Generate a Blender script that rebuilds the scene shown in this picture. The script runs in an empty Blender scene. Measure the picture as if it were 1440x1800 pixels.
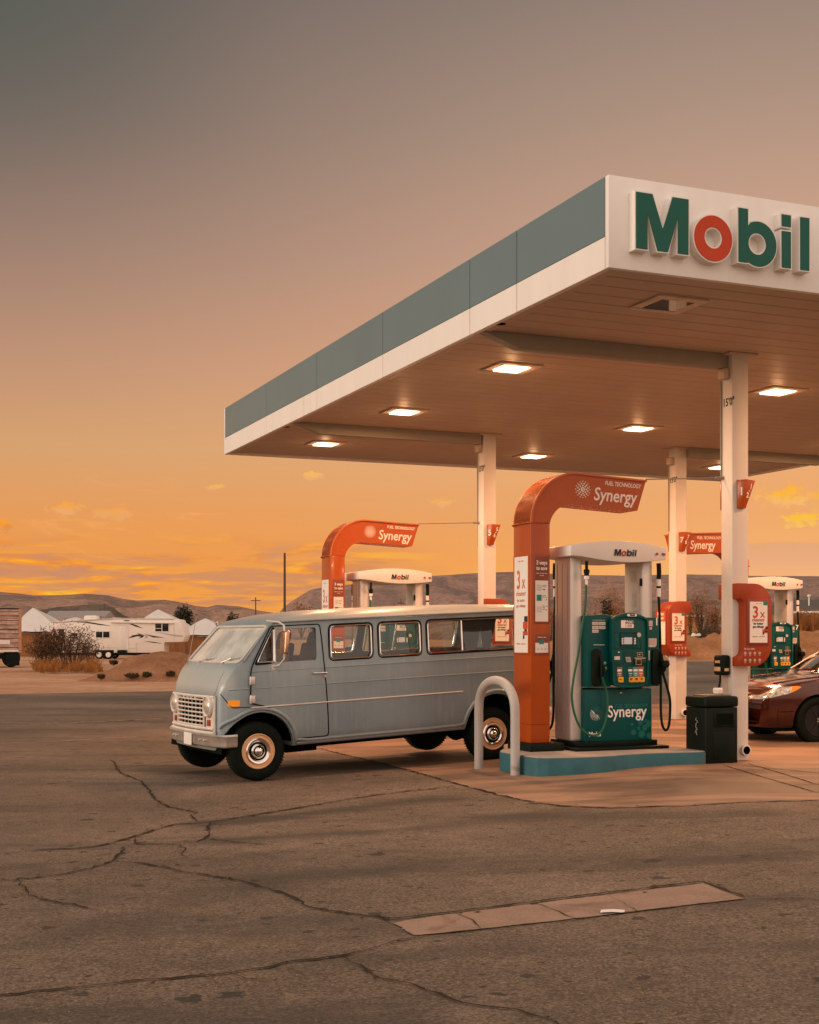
import bpy, bmesh, math, random
from mathutils import Vector, Matrix, noise as mnoise
R = math.radians
PI = math.pi
S = bpy.context.scene
C = S.collection

# ------------------------------------------------------------------ camera
FPX = 2345.0 / 1440.0            # focal length in picture widths
HY = 1120.0                      # horizon row of the 1440x1800 photograph
CAMH = 1.45
cam = bpy.data.cameras.new("Camera")
camo = bpy.data.objects.new("Camera", cam)
C.objects.link(camo)
camo.location = (0, 0, CAMH)
camo.rotation_euler = (R(90), 0, 0)
cam.sensor_fit = 'HORIZONTAL'
cam.sensor_width = 36
cam.lens = 36 * FPX
cam.shift_y = (HY - 900) / 1440.0
cam.clip_start = 0.1
cam.clip_end = 20000
S.camera = camo

# ------------------------------------------------------------------ render / view
S.view_settings.view_transform = 'Standard'
S.view_settings.look = 'None'
S.view_settings.gamma = 1
S.view_settings.exposure = 0.0
S.cycles.max_bounces = 8
S.cycles.transparent_max_bounces = 24
S.cycles.sample_clamp_indirect = 6
S.cycles.use_denoising = True

# ------------------------------------------------------------------ world: dusk sky
SUN_AZ, SUN_EL = R(-104), R(13)    # azimuth from +Y (view direction) towards +X
W = bpy.data.worlds.new("World")
S.world = W
W.use_nodes = True
nt = W.node_tree
nt.nodes.clear()


class NX:
    """tiny helper for node maths"""
    def __init__(self, nt): self.nt = nt; self.l = nt.links

    def n(self, t, **k):
        n = self.nt.nodes.new(t)
        for a, b in k.items():
            setattr(n, a, b)
        return n

    def put(self, sock, v):
        if hasattr(v, 'is_output') or isinstance(v, bpy.types.NodeSocket):
            self.l.new(v, sock)
        else:
            sock.default_value = v

    def m(self, op, a, b=0.0, c=None, clamp=False):
        n = self.n('ShaderNodeMath', operation=op, use_clamp=clamp)
        self.put(n.inputs[0], a); self.put(n.inputs[1], b)
        if c is not None: self.put(n.inputs[2], c)
        return n.outputs[0]

    def sm(self, v, a, b, lo=0.0, hi=1.0):
        n = self.n('ShaderNodeMapRange', interpolation_type='SMOOTHSTEP')
        self.put(n.inputs[0], v)
        n.inputs[1].default_value = a; n.inputs[2].default_value = b
        n.inputs[3].default_value = lo; n.inputs[4].default_value = hi
        return n.outputs[0]

    def mix(self, f, a, b, mode='MIX'):
        n = self.n('ShaderNodeMix', data_type='RGBA', blend_type=mode)
        self.put(n.inputs[0], f)
        for s, v in ((n.inputs[6], a), (n.inputs[7], b)):
            self.put(s, v if isinstance(v, bpy.types.NodeSocket) else (*v[:3], 1))
        return n.outputs[2]

    def noise(self, vec, scale, detail=4, rough=.55, out=0, dist=0.0):
        n = self.n('ShaderNodeTexNoise')
        if vec is not None: self.l.new(vec, n.inputs['Vector'])
        n.inputs['Scale'].default_value = scale
        n.inputs['Detail'].default_value = detail
        n.inputs['Roughness'].default_value = rough
        n.inputs['Distortion'].default_value = dist
        return n.outputs[out]

    def comb(self, x, y, z=0.0):
        n = self.n('ShaderNodeCombineXYZ')
        self.put(n.inputs[0], x); self.put(n.inputs[1], y); self.put(n.inputs[2], z)
        return n.outputs[0]

    def ramp(self, v, stops, interp='LINEAR'):
        n = self.n('ShaderNodeValToRGB')
        cr = n.color_ramp
        cr.interpolation = interp
        while len(cr.elements) < len(stops): cr.elements.new(.5)
        for e, (p, c) in zip(cr.elements, stops):
            e.position = p; e.color = (*c[:3], 1)
        self.put(n.inputs[0], v)
        return n.outputs[0]


def s2l(r, g, b):
    f = lambda c: (c / 255 / 12.92) if c / 255 <= .04045 else ((c / 255 + .055) / 1.055) ** 2.4
    return (f(r), f(g), f(b))


x = NX(nt)
tc = x.n('ShaderNodeTexCoord')
sp = x.n('ShaderNodeSeparateXYZ')
nt.links.new(tc.outputs['Generated'], sp.inputs[0])
dx, dy, dz = sp.outputs
az = x.m('MULTIPLY', x.m('ARCTAN2', dx, dy), 57.29578)     # degrees, 0 = view direction, + to the right
el = x.m('MULTIPLY', x.m('ARCSINE', dz), 57.29578)
front = x.sm(x.m('ABSOLUTE', az), 42, 110, 1, 0)           # the glow stands over the western horizon
e01 = x.m('DIVIDE', el, 40.0, clamp=True)
skyF = x.ramp(e01, [(0.0, s2l(252, 176, 72)), (0.035, s2l(251, 172, 68)), (0.08, s2l(240, 160, 84)), (0.13, s2l(232, 160, 96)),
                    (0.20, s2l(224, 166, 112)), (0.29, s2l(208, 156, 122)), (0.40, s2l(180, 143, 121)),
                    (0.52, s2l(152, 128, 112)), (0.64, s2l(128, 112, 102)), (1.0, s2l(150, 140, 132))])
skyB = x.ramp(x.m('DIVIDE', el, 90.0, clamp=True), [(0.0, (1.25, .82, .58)), (0.12, (1.38, .98, .76)), (0.35, (1.25, 1.0, .86)), (1.0, (.84, .74, .70))])
base = x.mix(front, skyB, skyF)
# brighter to the right, darker to the upper left (the photograph's sky has this fall-off)
lr = x.m('MULTIPLY', x.sm(az, -24, 16, -1, 1), x.sm(el, 3, 22, 0.12, 1))
gain = x.m('ADD', 1.0, x.m('MULTIPLY', x.m('MULTIPLY', lr, .36), front))
base = x.mix(1.0, base, x.comb(x.m('POWER', gain, 1.15), gain, x.m('POWER', gain, .85)), 'MULTIPLY')
corner = x.m('MULTIPLY', x.m('MULTIPLY', x.sm(az, -4, -19), x.sm(el, 16, 26)), front)
base = x.mix(x.m('MULTIPLY', corner, .75), base, s2l(84, 92, 82))
base = x.mix(x.m('MULTIPLY', x.m('MULTIPLY', x.sm(az, 4, -10), x.sm(el, 8, 2)), x.m('MULTIPLY', front, .65)), base, s2l(238, 150, 66))
# paler, creamier horizon on the right
base = x.mix(x.m('MULTIPLY', x.m('MULTIPLY', x.sm(az, 2, 15), x.sm(el, 7, 1)), .55), base, s2l(246, 190, 132))
# ---- clouds low over the hills
cv = x.comb(x.m('MULTIPLY', az, .16), x.m('MULTIPLY', el, 1.15), 3.1)
n1 = x.noise(cv, 1.0, 6, .58, dist=.6)
band = x.m('MULTIPLY', x.sm(el, .9, 1.8), x.sm(el, 4.6, 3.0))
left = x.sm(az, 3, -4)
streak = x.m('MULTIPLY', x.m('MULTIPLY', x.sm(n1, .40, .54), band), left)
lit = x.noise(x.comb(x.m('MULTIPLY', az, .30), x.m('MULTIPLY', el, 1.6), 9.0), 1.0, 5, .6, dist=.5)
ccol = x.ramp(lit, [(0.36, s2l(198, 140, 110)), (0.47, s2l(224, 138, 70)), (0.55, s2l(255, 160, 30)), (.64, s2l(255, 192, 50))])
base = x.mix(x.m('MULTIPLY', streak, .95), base, ccol)
# mauve-grey undersides
n2 = x.noise(x.comb(x.m('MULTIPLY', az, .22), x.m('MULTIPLY', el, 2.2), 21.0), 1.0, 5, .55, dist=.4)
g2 = x.m('MULTIPLY', x.m('MULTIPLY', x.sm(n2, .46, .56), x.m('MULTIPLY', x.sm(el, .8, 1.5), x.sm(el, 3.6, 2.6))), left)
base = x.mix(x.m('MULTIPLY', g2, .78), base, s2l(204, 138, 100))


def puff(a0, e0, wa, we, col, col2, k=1.0, seed=0.0, flat=True, thr=.5):
    """one small cumulus at a fixed compass direction"""
    global base
    wob = x.noise(x.comb(x.m('MULTIPLY', az, 2.1), x.m('MULTIPLY', el, 3.0), seed), 1.0, 8, .64, dist=.3)
    u = x.m('DIVIDE', x.m('SUBTRACT', az, a0), wa)
    v = x.m('DIVIDE', x.m('SUBTRACT', el, e0), we)
    d = x.m('SQRT', x.m('ADD', x.m('MULTIPLY', u, u), x.m('MULTIPLY', v, v)))
    d = x.m('ADD', d, x.m('MULTIPLY', x.m('SUBTRACT', wob, .5), 3.4))
    mask = x.sm(d, 1.0, .35)
    cc = x.mix(x.sm(x.m('ADD', v, x.m('MULTIPLY', x.m('SUBTRACT', wob, .5), 3.0)), -.7, .6), col2, col)
    base = x.mix(x.m('MULTIPLY', mask, k), base, cc)


wv = x.noise(x.comb(x.m('ADD', x.m('MULTIPLY', az, .35), x.m('MULTIPLY', el, .5)), x.m('MULTIPLY', el, 1.3), 44.0), 1.0, 7, .68, dist=1.2)
wm = x.m('MULTIPLY', x.m('MULTIPLY', x.sm(wv, .55, .72), x.m('MULTIPLY', x.sm(el, 2.6, 3.8), x.sm(el, 7.5, 5.2))), x.sm(az, -2, -9))
base = x.mix(x.m('MULTIPLY', wm, .55), base, s2l(250, 172, 92))
OR, YE, PK = s2l(255, 170, 40), s2l(255, 196, 70), s2l(240, 176, 116)
puff(15.7, 5.8, 1.25, .50, s2l(255, 178, 40), s2l(246, 184, 104), 1, 2.0)
puff(17.7, 5.65, 1.0, .62, s2l(255, 176, 28), s2l(240, 176, 90), 1, 4.0)
puff(16.4, 4.85, 1.0, .36, s2l(255, 190, 36), s2l(248, 190, 90), 1, 6.0)
puff(-4.2, 6.9, .5, .28, YE, PK, .75, 11.0)
puff(-8.3, 6.35, .55, .16, YE, PK, .55, 13.0)
puff(1.4, 5.75, .5, .25, YE, PK, .55, 14.0)
puff(-14.5, 5.35, .9, .3, OR, PK, .6, 17.0)
puff(-12.5, 5.2, .9, .4, OR, PK, .45, 19.0)
puff(-17.2, 4.6, .9, .34, s2l(255, 160, 30), s2l(226, 140, 70), .95, 23.0)
puff(-17.2, 3.9, 1.0, .3, s2l(250, 150, 50), s2l(220, 140, 80), .85, 27.0)
# the smooth pale bank standing behind the hill on the right
bank = x.m('MULTIPLY', x.sm(az, 11.0, 12.6), x.sm(x.m('ADD', el, x.m('MULTIPLY', x.m('POWER', x.m('SUBTRACT', az, 15.5), 2.0), .025)), 3.98, 3.84))
base = x.mix(x.m('MULTIPLY', bank, .75), base, x.ramp(x.m('DIVIDE', el, 4.2, clamp=True), [(.55, s2l(248, 180, 118)), (.75, s2l(232, 168, 128)), (.93, s2l(226, 164, 120)), (.97, s2l(250, 186, 110))]))

nish = x.n('ShaderNodeTexSky', sky_type='NISHITA')
nish.sun_disc = False
nish.sun_elevation = SUN_EL
nish.sun_rotation = SUN_AZ
bg1 = x.n('ShaderNodeBackground'); x.put(bg1.inputs[0], base); bg1.inputs[1].default_value = .98
bg2 = x.n('ShaderNodeBackground'); x.put(bg2.inputs[0], nish.outputs[0]); bg2.inputs[1].default_value = .004
ad = x.n('ShaderNodeAddShader'); nt.links.new(bg1.outputs[0], ad.inputs[0]); nt.links.new(bg2.outputs[0], ad.inputs[1])
wo = x.n('ShaderNodeOutputWorld'); nt.links.new(ad.outputs[0], wo.inputs[0])

# ------------------------------------------------------------------ sun (just veiled, very soft)
sun = bpy.data.lights.new("Sun", 'SUN')
sun.energy = 1.45
sun.angle = R(24)
sun.color = (1.0, .80, .62)
suno = bpy.data.objects.new("Sun", sun)
C.objects.link(suno)
suno.rotation_euler = Vector((-math.sin(SUN_AZ) * math.cos(SUN_EL), -math.cos(SUN_AZ) * math.cos(SUN_EL), -math.sin(SUN_EL))).to_track_quat('-Z', 'Y').to_euler()
suno.location = (-30, 10, 12)

# ================================================================== helpers
MATS = {}


def mat(name, col, rough=.6, metal=0.0, var=.12, scale=4.0, bump=0.0, bscale=40.0, spec=.28, coat=0.0, dirt=None, stretch=(1, 1, 1), emit=None, alpha=1.0, fine=0.0):
    if name in MATS: return MATS[name]
    m = bpy.data.materials.new(name)
    m.use_nodes = True
    nt = m.node_tree
    b = nt.nodes['Principled BSDF']
    x = NX(nt)
    tc = x.n('ShaderNodeTexCoord')
    mp = x.n('ShaderNodeMapping'); nt.links.new(tc.outputs['Object'], mp.inputs[0]); mp.inputs['Scale'].default_value = stretch
    v = mp.outputs[0]
    nz = x.noise(v, scale, 5, .6)
    lo = tuple(c * (1 - var) for c in col); hi = tuple(min(1, c * (1 + var)) for c in col)
    c = x.ramp(nz, [(.3, lo), (.7, hi)])
    if fine:
        nf = x.noise(v, scale * 22, 3, .6)
        c = x.mix(1.0, c, x.ramp(nf, [(.3, (1 - fine,) * 3), (.7, (1 + fine,) * 3)]), 'MULTIPLY')
    if dirt:
        nd = x.noise(v, scale * .7, 7, .68, dist=.4)
        c = x.mix(x.sm(nd, dirt[1], dirt[1] + .12), c, dirt[0])
    nt.links.new(c, b.inputs['Base Color'])
    b.inputs['Roughness'].default_value = rough
    rr = x.m('ADD', rough - .06, x.m('MULTIPLY', x.noise(v, scale * 2.3, 4), .12))
    nt.links.new(rr, b.inputs['Roughness'])
    b.inputs['Metallic'].default_value = metal
    b.inputs['Specular IOR Level'].default_value = spec
    if coat:
        b.inputs['Coat Weight'].default_value = coat; b.inputs['Coat Roughness'].default_value = .08
    if bump:
        bn = x.n('ShaderNodeBump'); bn.inputs['Strength'].default_value = bump; bn.inputs['Distance'].default_value = .02
        nt.links.new(x.noise(v, bscale, 4, .65), bn.inputs['Height'])
        nt.links.new(bn.outputs[0], b.inputs['Normal'])
    if emit:
        b.inputs['Emission Color'].default_value = (*emit[:3], 1); b.inputs['Emission Strength'].default_value = emit[3]
    MATS[name] = m
    return m


def glass_mat(name, tint, gloss_add=.0, milk=0.0, milkcol=(.6, .6, .55), gcol=1.0):
    if name in MATS: return MATS[name]
    m = bpy.data.materials.new(name); m.use_nodes = True
    nt = m.node_tree; nt.nodes.clear(); x = NX(nt)
    tr = x.n('ShaderNodeBsdfTransparent'); tr.inputs[0].default_value = (*tint, 1)
    gl = x.n('ShaderNodeBsdfGlossy'); gl.inputs['Roughness'].default_value = .03; gl.inputs[0].default_value = (gcol, gcol, gcol, 1)
    fr = x.n('ShaderNodeFresnel'); fr.inputs[0].default_value = 1.5
    mx = x.n('ShaderNodeMixShader'); nt.links.new(x.m('ADD', fr.outputs[0], gloss_add, clamp=True), mx.inputs[0])
    nt.links.new(tr.outputs[0], mx.inputs[1]); nt.links.new(gl.outputs[0], mx.inputs[2])
    o = mx.outputs[0]
    if milk:
        df = x.n('ShaderNodeBsdfDiffuse'); df.inputs[0].default_value = (*milkcol, 1)
        tc = x.n('ShaderNodeTexCoord')
        k = x.sm(x.noise(tc.outputs['Object'], 2.2, 5, .6), .3, .75, milk * .6, min(1, milk * 1.35))
        m2 = x.n('ShaderNodeMixShader'); nt.links.new(k, m2.inputs[0])
        nt.links.new(o, m2.inputs[1]); nt.links.new(df.outputs[0], m2.inputs[2]); o = m2.outputs[0]
    out = x.n('ShaderNodeOutputMaterial'); nt.links.new(o, out.inputs[0])
    MATS[name] = m
    return m


def sstep(a, b, t):
    t = max(0.0, min(1.0, (t - a) / (b - a))); return t * t * (3 - 2 * t)


def lerp(a, b, t): return a + (b - a) * t


def interp(x, pts):
    if x <= pts[0][0]: return pts[0][1]
    for (a, va), (b, vb) in zip(pts, pts[1:]):
        if x <= b: return va + (vb - va) * (x - a) / (b - a)
    return pts[-1][1]


class MB:
    def __init__(self): self.v = []; self.f = []; self.M = None

    def add(self, vs, fs):
        o = len(self.v)
        for p in vs:
            p = Vector(p)
            self.v.append(self.M @ p if self.M else p)
        self.f += [tuple(i + o for i in q) for q in fs]
        return self

    def box(self, a, b):
        x0, y0, z0 = a; x1, y1, z1 = b
        return self.add([(x0, y0, z0), (x1, y0, z0), (x1, y1, z0), (x0, y1, z0), (x0, y0, z1), (x1, y0, z1), (x1, y1, z1), (x0, y1, z1)],
                        [(0, 3, 2, 1), (4, 5, 6, 7), (0, 1, 5, 4), (1, 2, 6, 5), (2, 3, 7, 6), (3, 0, 4, 7)])

    def prism(self, poly, a, b, axis='y'):
        """poly in the plane across `axis`: y -> (x,z), x -> (y,z), z -> (x,y); from a to b along it"""
        def P(p, t):
            return {'y': (p[0], t, p[1]), 'x': (t, p[0], p[1]), 'z': (p[0], p[1], t)}[axis]
        n = len(poly)
        vs = [P(p, a) for p in poly] + [P(p, b) for p in poly]
        fs = [tuple(range(n)), tuple(range(2 * n - 1, n - 1, -1))]
        fs += [(i, i + n, (i + 1) % n + n, (i + 1) % n) for i in range(n)]
        return self.add(vs, fs)

    def tube(self, path, r, n=10, cap=True, closed=False):
        path = [Vector(p) for p in path]
        m = len(path)
        rs = r if isinstance(r, (list, tuple)) else [r] * m
        up = None; vs = []
        for i, p in enumerate(path):
            if closed: t = path[(i + 1) % m] - path[i - 1]
            else: t = path[min(i + 1, m - 1)] - path[max(i - 1, 0)]
            t.normalize()
            if up is None:
                up = Vector((0, 0, 1)) if abs(t.z) < .9 else Vector((1, 0, 0))
            s = t.cross(up); s.normalize(); u = s.cross(t); up = u
            for k in range(n):
                a = 2 * PI * k / n
                vs.append(p + (s * math.cos(a) + u * math.sin(a)) * rs[i])
        fs = []
        for i in range(m if closed else m - 1):
            j = (i + 1) % m
            for k in range(n):
                fs.append((i * n + k, i * n + (k + 1) % n, j * n + (k + 1) % n, j * n + k))
        if cap and not closed:
            fs.append(tuple(range(n - 1, -1, -1))); fs.append(tuple(range((m - 1) * n, m * n)))
        return self.add(vs, fs)

    def lathe(self, prof, n=32, axis='y', origin=(0, 0, 0)):
        """prof = [(r, t)] turned round `axis`"""
        o = Vector(origin); vs = []
        for r, t in prof:
            for k in range(n):
                a = 2 * PI * k / n
                c, s = math.cos(a) * r, math.sin(a) * r
                vs.append(o + Vector({'y': (c, t, s), 'z': (c, s, t), 'x': (t, c, s)}[axis]))
        fs = []
        for i in range(len(prof) - 1):
            for k in range(n):
                fs.append((i * n + k, (i + 1) * n + k, (i + 1) * n + (k + 1) % n, i * n + (k + 1) % n))
        if prof[0][0] > 1e-6: fs.append(tuple(range(n)))
        if prof[-1][0] > 1e-6: fs.append(tuple(range(len(prof) * n - 1, (len(prof) - 1) * n - 1, -1)))
        return self.add(vs, fs)

    def build(self, name, m, parent=None, bevel=0.0, smooth=30, seg=2, fix=True):
        me = bpy.data.meshes.new(name)
        bm = bmesh.new()
        bv = [bm.verts.new(p) for p in self.v]
        for q in self.f:
            try: bm.faces.new([bv[i] for i in dict.fromkeys(q)])
            except ValueError: pass
        if fix:
            bmesh.ops.remove_doubles(bm, verts=bm.verts, dist=1e-5)
            bmesh.ops.recalc_face_normals(bm, faces=bm.faces)
        if bevel:
            es = [e for e in bm.edges if len(e.link_faces) == 2 and e.calc_face_angle(0) > .5]
            bmesh.ops.bevel(bm, geom=es, offset=bevel, segments=seg, profile=.5, affect='EDGES', clamp_overlap=True)
        bm.to_mesh(me); bm.free()
        return link(name, me, m, parent, smooth)


def link(name, me, m, parent=None, smooth=30):
    if m is not None:
        me.materials.clear(); me.materials.append(m)
    if smooth:
        me.polygons.foreach_set('use_smooth', [True] * len(me.polygons))
        me.set_sharp_from_angle(angle=R(smooth))
    o = bpy.data.objects.new(name, me)
    C.objects.link(o)
    if parent is not None: o.parent = parent
    return o


def tag(o, label=None, cat=None, group=None, kind=None):
    if label: o['label'] = label
    if cat: o['category'] = cat
    if group: o['group'] = group
    if kind: o['kind'] = kind
    return o


def thing(name, label, cat, loc=(0, 0, 0), rot=(0, 0, 0), group=None):
    o = bpy.data.objects.new(name, None)
    o.empty_display_size = .3
    C.objects.link(o)
    o.location = loc; o.rotation_euler = rot
    return tag(o, label, cat, group)


def kids(o): return [c for c in bpy.data.objects if c.parent == o]


def copy_tree(o, parent=None):
    c = o.copy(); C.objects.link(c)
    if parent is not None: c.parent = parent
    for ch in kids(o): copy_tree(ch, c)
    return c


def rrect(x0, z0, x1, z1, r, n=5):
    p = []
    for cx, cz, a0 in ((x1 - r, z0 + r, -90), (x1 - r, z1 - r, 0), (x0 + r, z1 - r, 90), (x0 + r, z0 + r, 180)):
        for i in range(n + 1):
            a = R(a0 + 90 * i / n)
            p.append((cx + r * math.cos(a), cz + r * math.sin(a)))
    return p


def circ(cx, cz, r, n=24, a0=0, a1=360, rz=None):
    rz = rz or r
    return [(cx + r * math.cos(R(a0 + (a1 - a0) * i / n)), cz + rz * math.sin(R(a0 + (a1 - a0) * i / n))) for i in range(n + (0 if a1 - a0 >= 360 else 1))]


def text_mesh(s, size, weight=0.0, extrude=.001, align='LEFT', shear=0.0, space=1.0, sx=1.0):
    if set(s) <= {'_', ' '}:
        # lines too small to read in the photo: rows of short strokes, one per word
        w = size * .52 * sx; me = bpy.data.meshes.new('t'); vs = []; fs = []
        x0 = -w * len(s) / 2 if align == 'CENTER' else 0; i = 0
        while i < len(s):
            j = i
            while j < len(s) and s[j] == '_': j += 1
            if j > i:
                o = len(vs); a, b = x0 + i * w, x0 + (j - .25) * w
                vs += [(a, size * .12, 0), (b, size * .12, 0), (b, size * .42, 0), (a, size * .42, 0)]; fs.append((o, o + 1, o + 2, o + 3))
            i = j + 1
        me.from_pydata(vs, [], fs); return me
    cu = bpy.data.curves.new('t', 'FONT')
    cu.body = s; cu.size = size; cu.offset = weight; cu.extrude = extrude
    cu.align_x = align; cu.shear = shear; cu.space_character = space
    cu.resolution_u = 3
    o = bpy.data.objects.new('t', cu); C.objects.link(o)
    bpy.context.view_layer.update()
    dg = bpy.context.evaluated_depsgraph_get()
    me = bpy.data.meshes.new_from_object(o.evaluated_get(dg))
    bpy.data.objects.remove(o)
    if sx != 1: me.transform(Matrix.Diagonal((sx, 1, 1, 1)))
    return me


FRONT = (R(90), 0, 0)            # lettering that faces local -y
LEFTF = (R(90), 0, R(-90))       # lettering that faces local -x


def text(s, size, m, parent, loc, rot=FRONT, weight=0.0, name='lettering', **k):
    me = text_mesh(s, size, weight, **k)
    o = link(name, me, m, parent, 0)
    o.location = loc; o.rotation_euler = rot
    return o


def text_block(items, m, parent, name='lettering'):
    """several lines of writing as ONE mesh; items = (string, size, loc, rot, kw)"""
    bm = bmesh.new()
    for s, size, loc, rot, k in items:
        me = text_mesh(s, size, **k)
        from mathutils import Euler
        me.transform(Matrix.Translation(loc) @ Euler(rot).to_matrix().to_4x4())
        bm.from_mesh(me); bpy.data.meshes.remove(me)
    me = bpy.data.meshes.new(name); bm.to_mesh(me); bm.free()
    return link(name, me, m, parent, 0)


def boolean(a, b, op='DIFFERENCE'):
    md = a.modifiers.new('b', 'BOOLEAN'); md.object = b; md.operation = op; md.solver = 'EXACT'
    bpy.context.view_layer.update()
    dg = bpy.context.evaluated_depsgraph_get()
    me = bpy.data.meshes.new_from_object(a.evaluated_get(dg))
    a.modifiers.clear()
    old = a.data; a.data = me
    bpy.data.meshes.remove(old)
    return a


def rm(o):
    me = o.data; bpy.data.objects.remove(o)
    if me and me.users == 0: bpy.data.meshes.remove(me)


def split_loose(o):
    """turn every loose piece of a part into an object of its own"""
    bm = bmesh.new(); bm.from_mesh(o.data); bm.verts.ensure_lookup_table()
    seen = set(); groups = []
    for v in bm.verts:
        if v.index in seen: continue
        st = [v]; g = set()
        while st:
            w = st.pop()
            if w.index in g: continue
            g.add(w.index); st += [e.other_vert(w) for e in w.link_edges]
        seen |= g; groups.append(g)
    if len(groups) > 1:
        for g in groups:
            b2 = bm.copy(); b2.verts.ensure_lookup_table()
            bmesh.ops.delete(b2, geom=[v for v in b2.verts if v.index not in g], context='VERTS')
            me = o.data.copy(); b2.to_mesh(me); b2.free()
            n = bpy.data.objects.new(o.name.split('.')[0], me); C.objects.link(n); n.parent = o.parent
        bpy.data.objects.remove(o)
    bm.free()


# ------------------------------------------------------------------ the place: frames and ground
C0 = Vector((1.776, 11.9))                  # near left corner of the canopy
D2 = Vector((.922, .387)).normalized()      # along the short side (u)
D1 = Vector((-D2.y, D2.x))                  # along the long side (v)
ROTC = math.atan2(D2.y, D2.x)


def UV(u, v): return C0 + D2 * u + D1 * v


def gz(X, Y):
    z = -.038 * max(0.0, min(5.5, 3.0 - X))
    if Y > 35: z -= .09 * sstep(35, 60, Y) * sstep(2, -6, X)
    if Y > 60: z += .0 * (Y - 60)
    return z


def at(px, py, D):
    """photo pixel -> world point at depth D"""
    return Vector(((px - 720) / 2345 * D, D, CAMH - (py - HY) / 2345 * D))


def ground_at(px, py):
    D = 10.0
    for _ in range(40):
        X = (px - 720) / 2345 * D
        D = (CAMH - gz(X, D)) * 2345 / (py - HY)
    return Vector(((px - 720) / 2345 * D, D))


# ------------------------------------------------------------------ materials
M_white = mat('white_paint', (.74, .70, .66), .45, var=.05, scale=1.5)
M_colpaint = mat('column_paint', (.68, .63, .575), .5, var=.05, scale=1.2, dirt=((.50, .40, .32), .64), bump=.05)
M_fascia = mat('fascia_panel', (.78, .75, .71), .4, var=.04, scale=1.1, stretch=(3, 3, .5), dirt=((.66, .61, .55), .60))
M_fasciablue = mat('fascia_blue', (.130, .195, .215), .4, var=.04, scale=.6)
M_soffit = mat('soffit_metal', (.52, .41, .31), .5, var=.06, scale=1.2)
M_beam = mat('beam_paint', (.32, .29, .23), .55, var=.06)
M_black = mat('black_plastic', (.005, .010, .007), .5, spec=.12, var=.2, scale=6)
M_rubber = mat('rubber', (.007, .010, .008), .8, spec=.1, var=.25, scale=12, bump=.1, bscale=60)
M_dark = mat('dark_void', (.004, .006, .005), .9, spec=.05, var=.1)
M_teal = mat('pump_teal', (.0005, .072, .068), .42, spec=.2, var=.08, scale=3)
M_tealdark = mat('pump_teal_dark', (.001, .050, .046), .5, var=.08, scale=3)
M_orange = mat('kiosk_orange', (.40, .070, .008), .3, var=.10, scale=2.0, coat=.12, dirt=((.20, .04, .012), .66), stretch=(1, 1, .3))
M_red = mat('box_red', (.30, .042, .010), .42, var=.06, scale=3)
M_silver = mat('brushed_silver', (.64, .59, .55), .40, metal=.45, var=.05, scale=3, stretch=(8, 8, .2))
M_paper = mat('poster_paper', (.76, .72, .66), .6, var=.03)
M_chrome = mat('chrome', (.74, .72, .70), .13, metal=1.0, var=.1, scale=8)
M_txtwhite = mat('white_vinyl', (.85, .80, .75), .5, var=.02)
M_txtgreen = mat('green_letter', (.0, .095, .068), .5, var=.04)
M_txtred = mat('red_letter', (.50, .045, .006), .5, var=.04)
M_txtdark = mat('dark_print', (.03, .03, .03), .6, var=.1)
M_txtteal = mat('teal_print', (.02, .20, .18), .5, var=.03)
M_adorange = mat('orange_print', (.55, .13, .05), .6, var=.03)
M_lampglass = mat('lamp_lens', (.9, .8, .7), .4, emit=(1.0, .66, .42, 7))
M_curb = mat('curb_blue_paint', (.030, .120, .145), .6, var=.22, scale=3, dirt=((.09, .10, .09), .58), bump=.15)
M_curbtop = mat('island_concrete', (.36, .30, .25), .8, var=.12, scale=3, bump=.2)
M_bollard = mat('bollard_paint', (.42, .39, .365), .5, var=.10, scale=3, dirt=((.26, .22, .19), .57), bump=.06)
M_yellowbtn = mat('yellow_button', (.80, .38, .03), .4, var=.05)
M_screen = mat('pump_screen', (.60, .50, .42), .25, var=.03, emit=(.9, .62, .48, .22))
M_label = mat('grey_sticker', (.60, .55, .50), .6, var=.12, scale=20)
M_greenhose = mat('green_hose', (.018, .10, .045), .45, var=.1)


# ================================================================== GROUND
STAINS_AND_SHADE = [(1150, 1200, 1440, 1190, 2.5, .35), (1200, 1185, 1440, 1172, 3.0, .3), (370, 1450, 760, 1405, .42, .75), (380, 1478, 640, 1462, .30, .6), (470, 1550, 740, 1520, .35, .5), (740, 1455, 1000, 1425, .35, .5), (300, 1352, 640, 1345, .85, .82), (520, 1338, 740, 1350, .5, .8), (900, 1440, 1330, 1430, .45, .4), (60, 1660, 420, 1560, .45, .35), (560, 1700, 900, 1660, .3, .3), (1050, 1530, 1400, 1500, .3, .35), (0, 1225, 500, 1235, 1.6, .45), (0, 1790, 700, 1790, .35, .5)]  # stained swaths; the darkest, under the van, also paint in its contact shade


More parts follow.
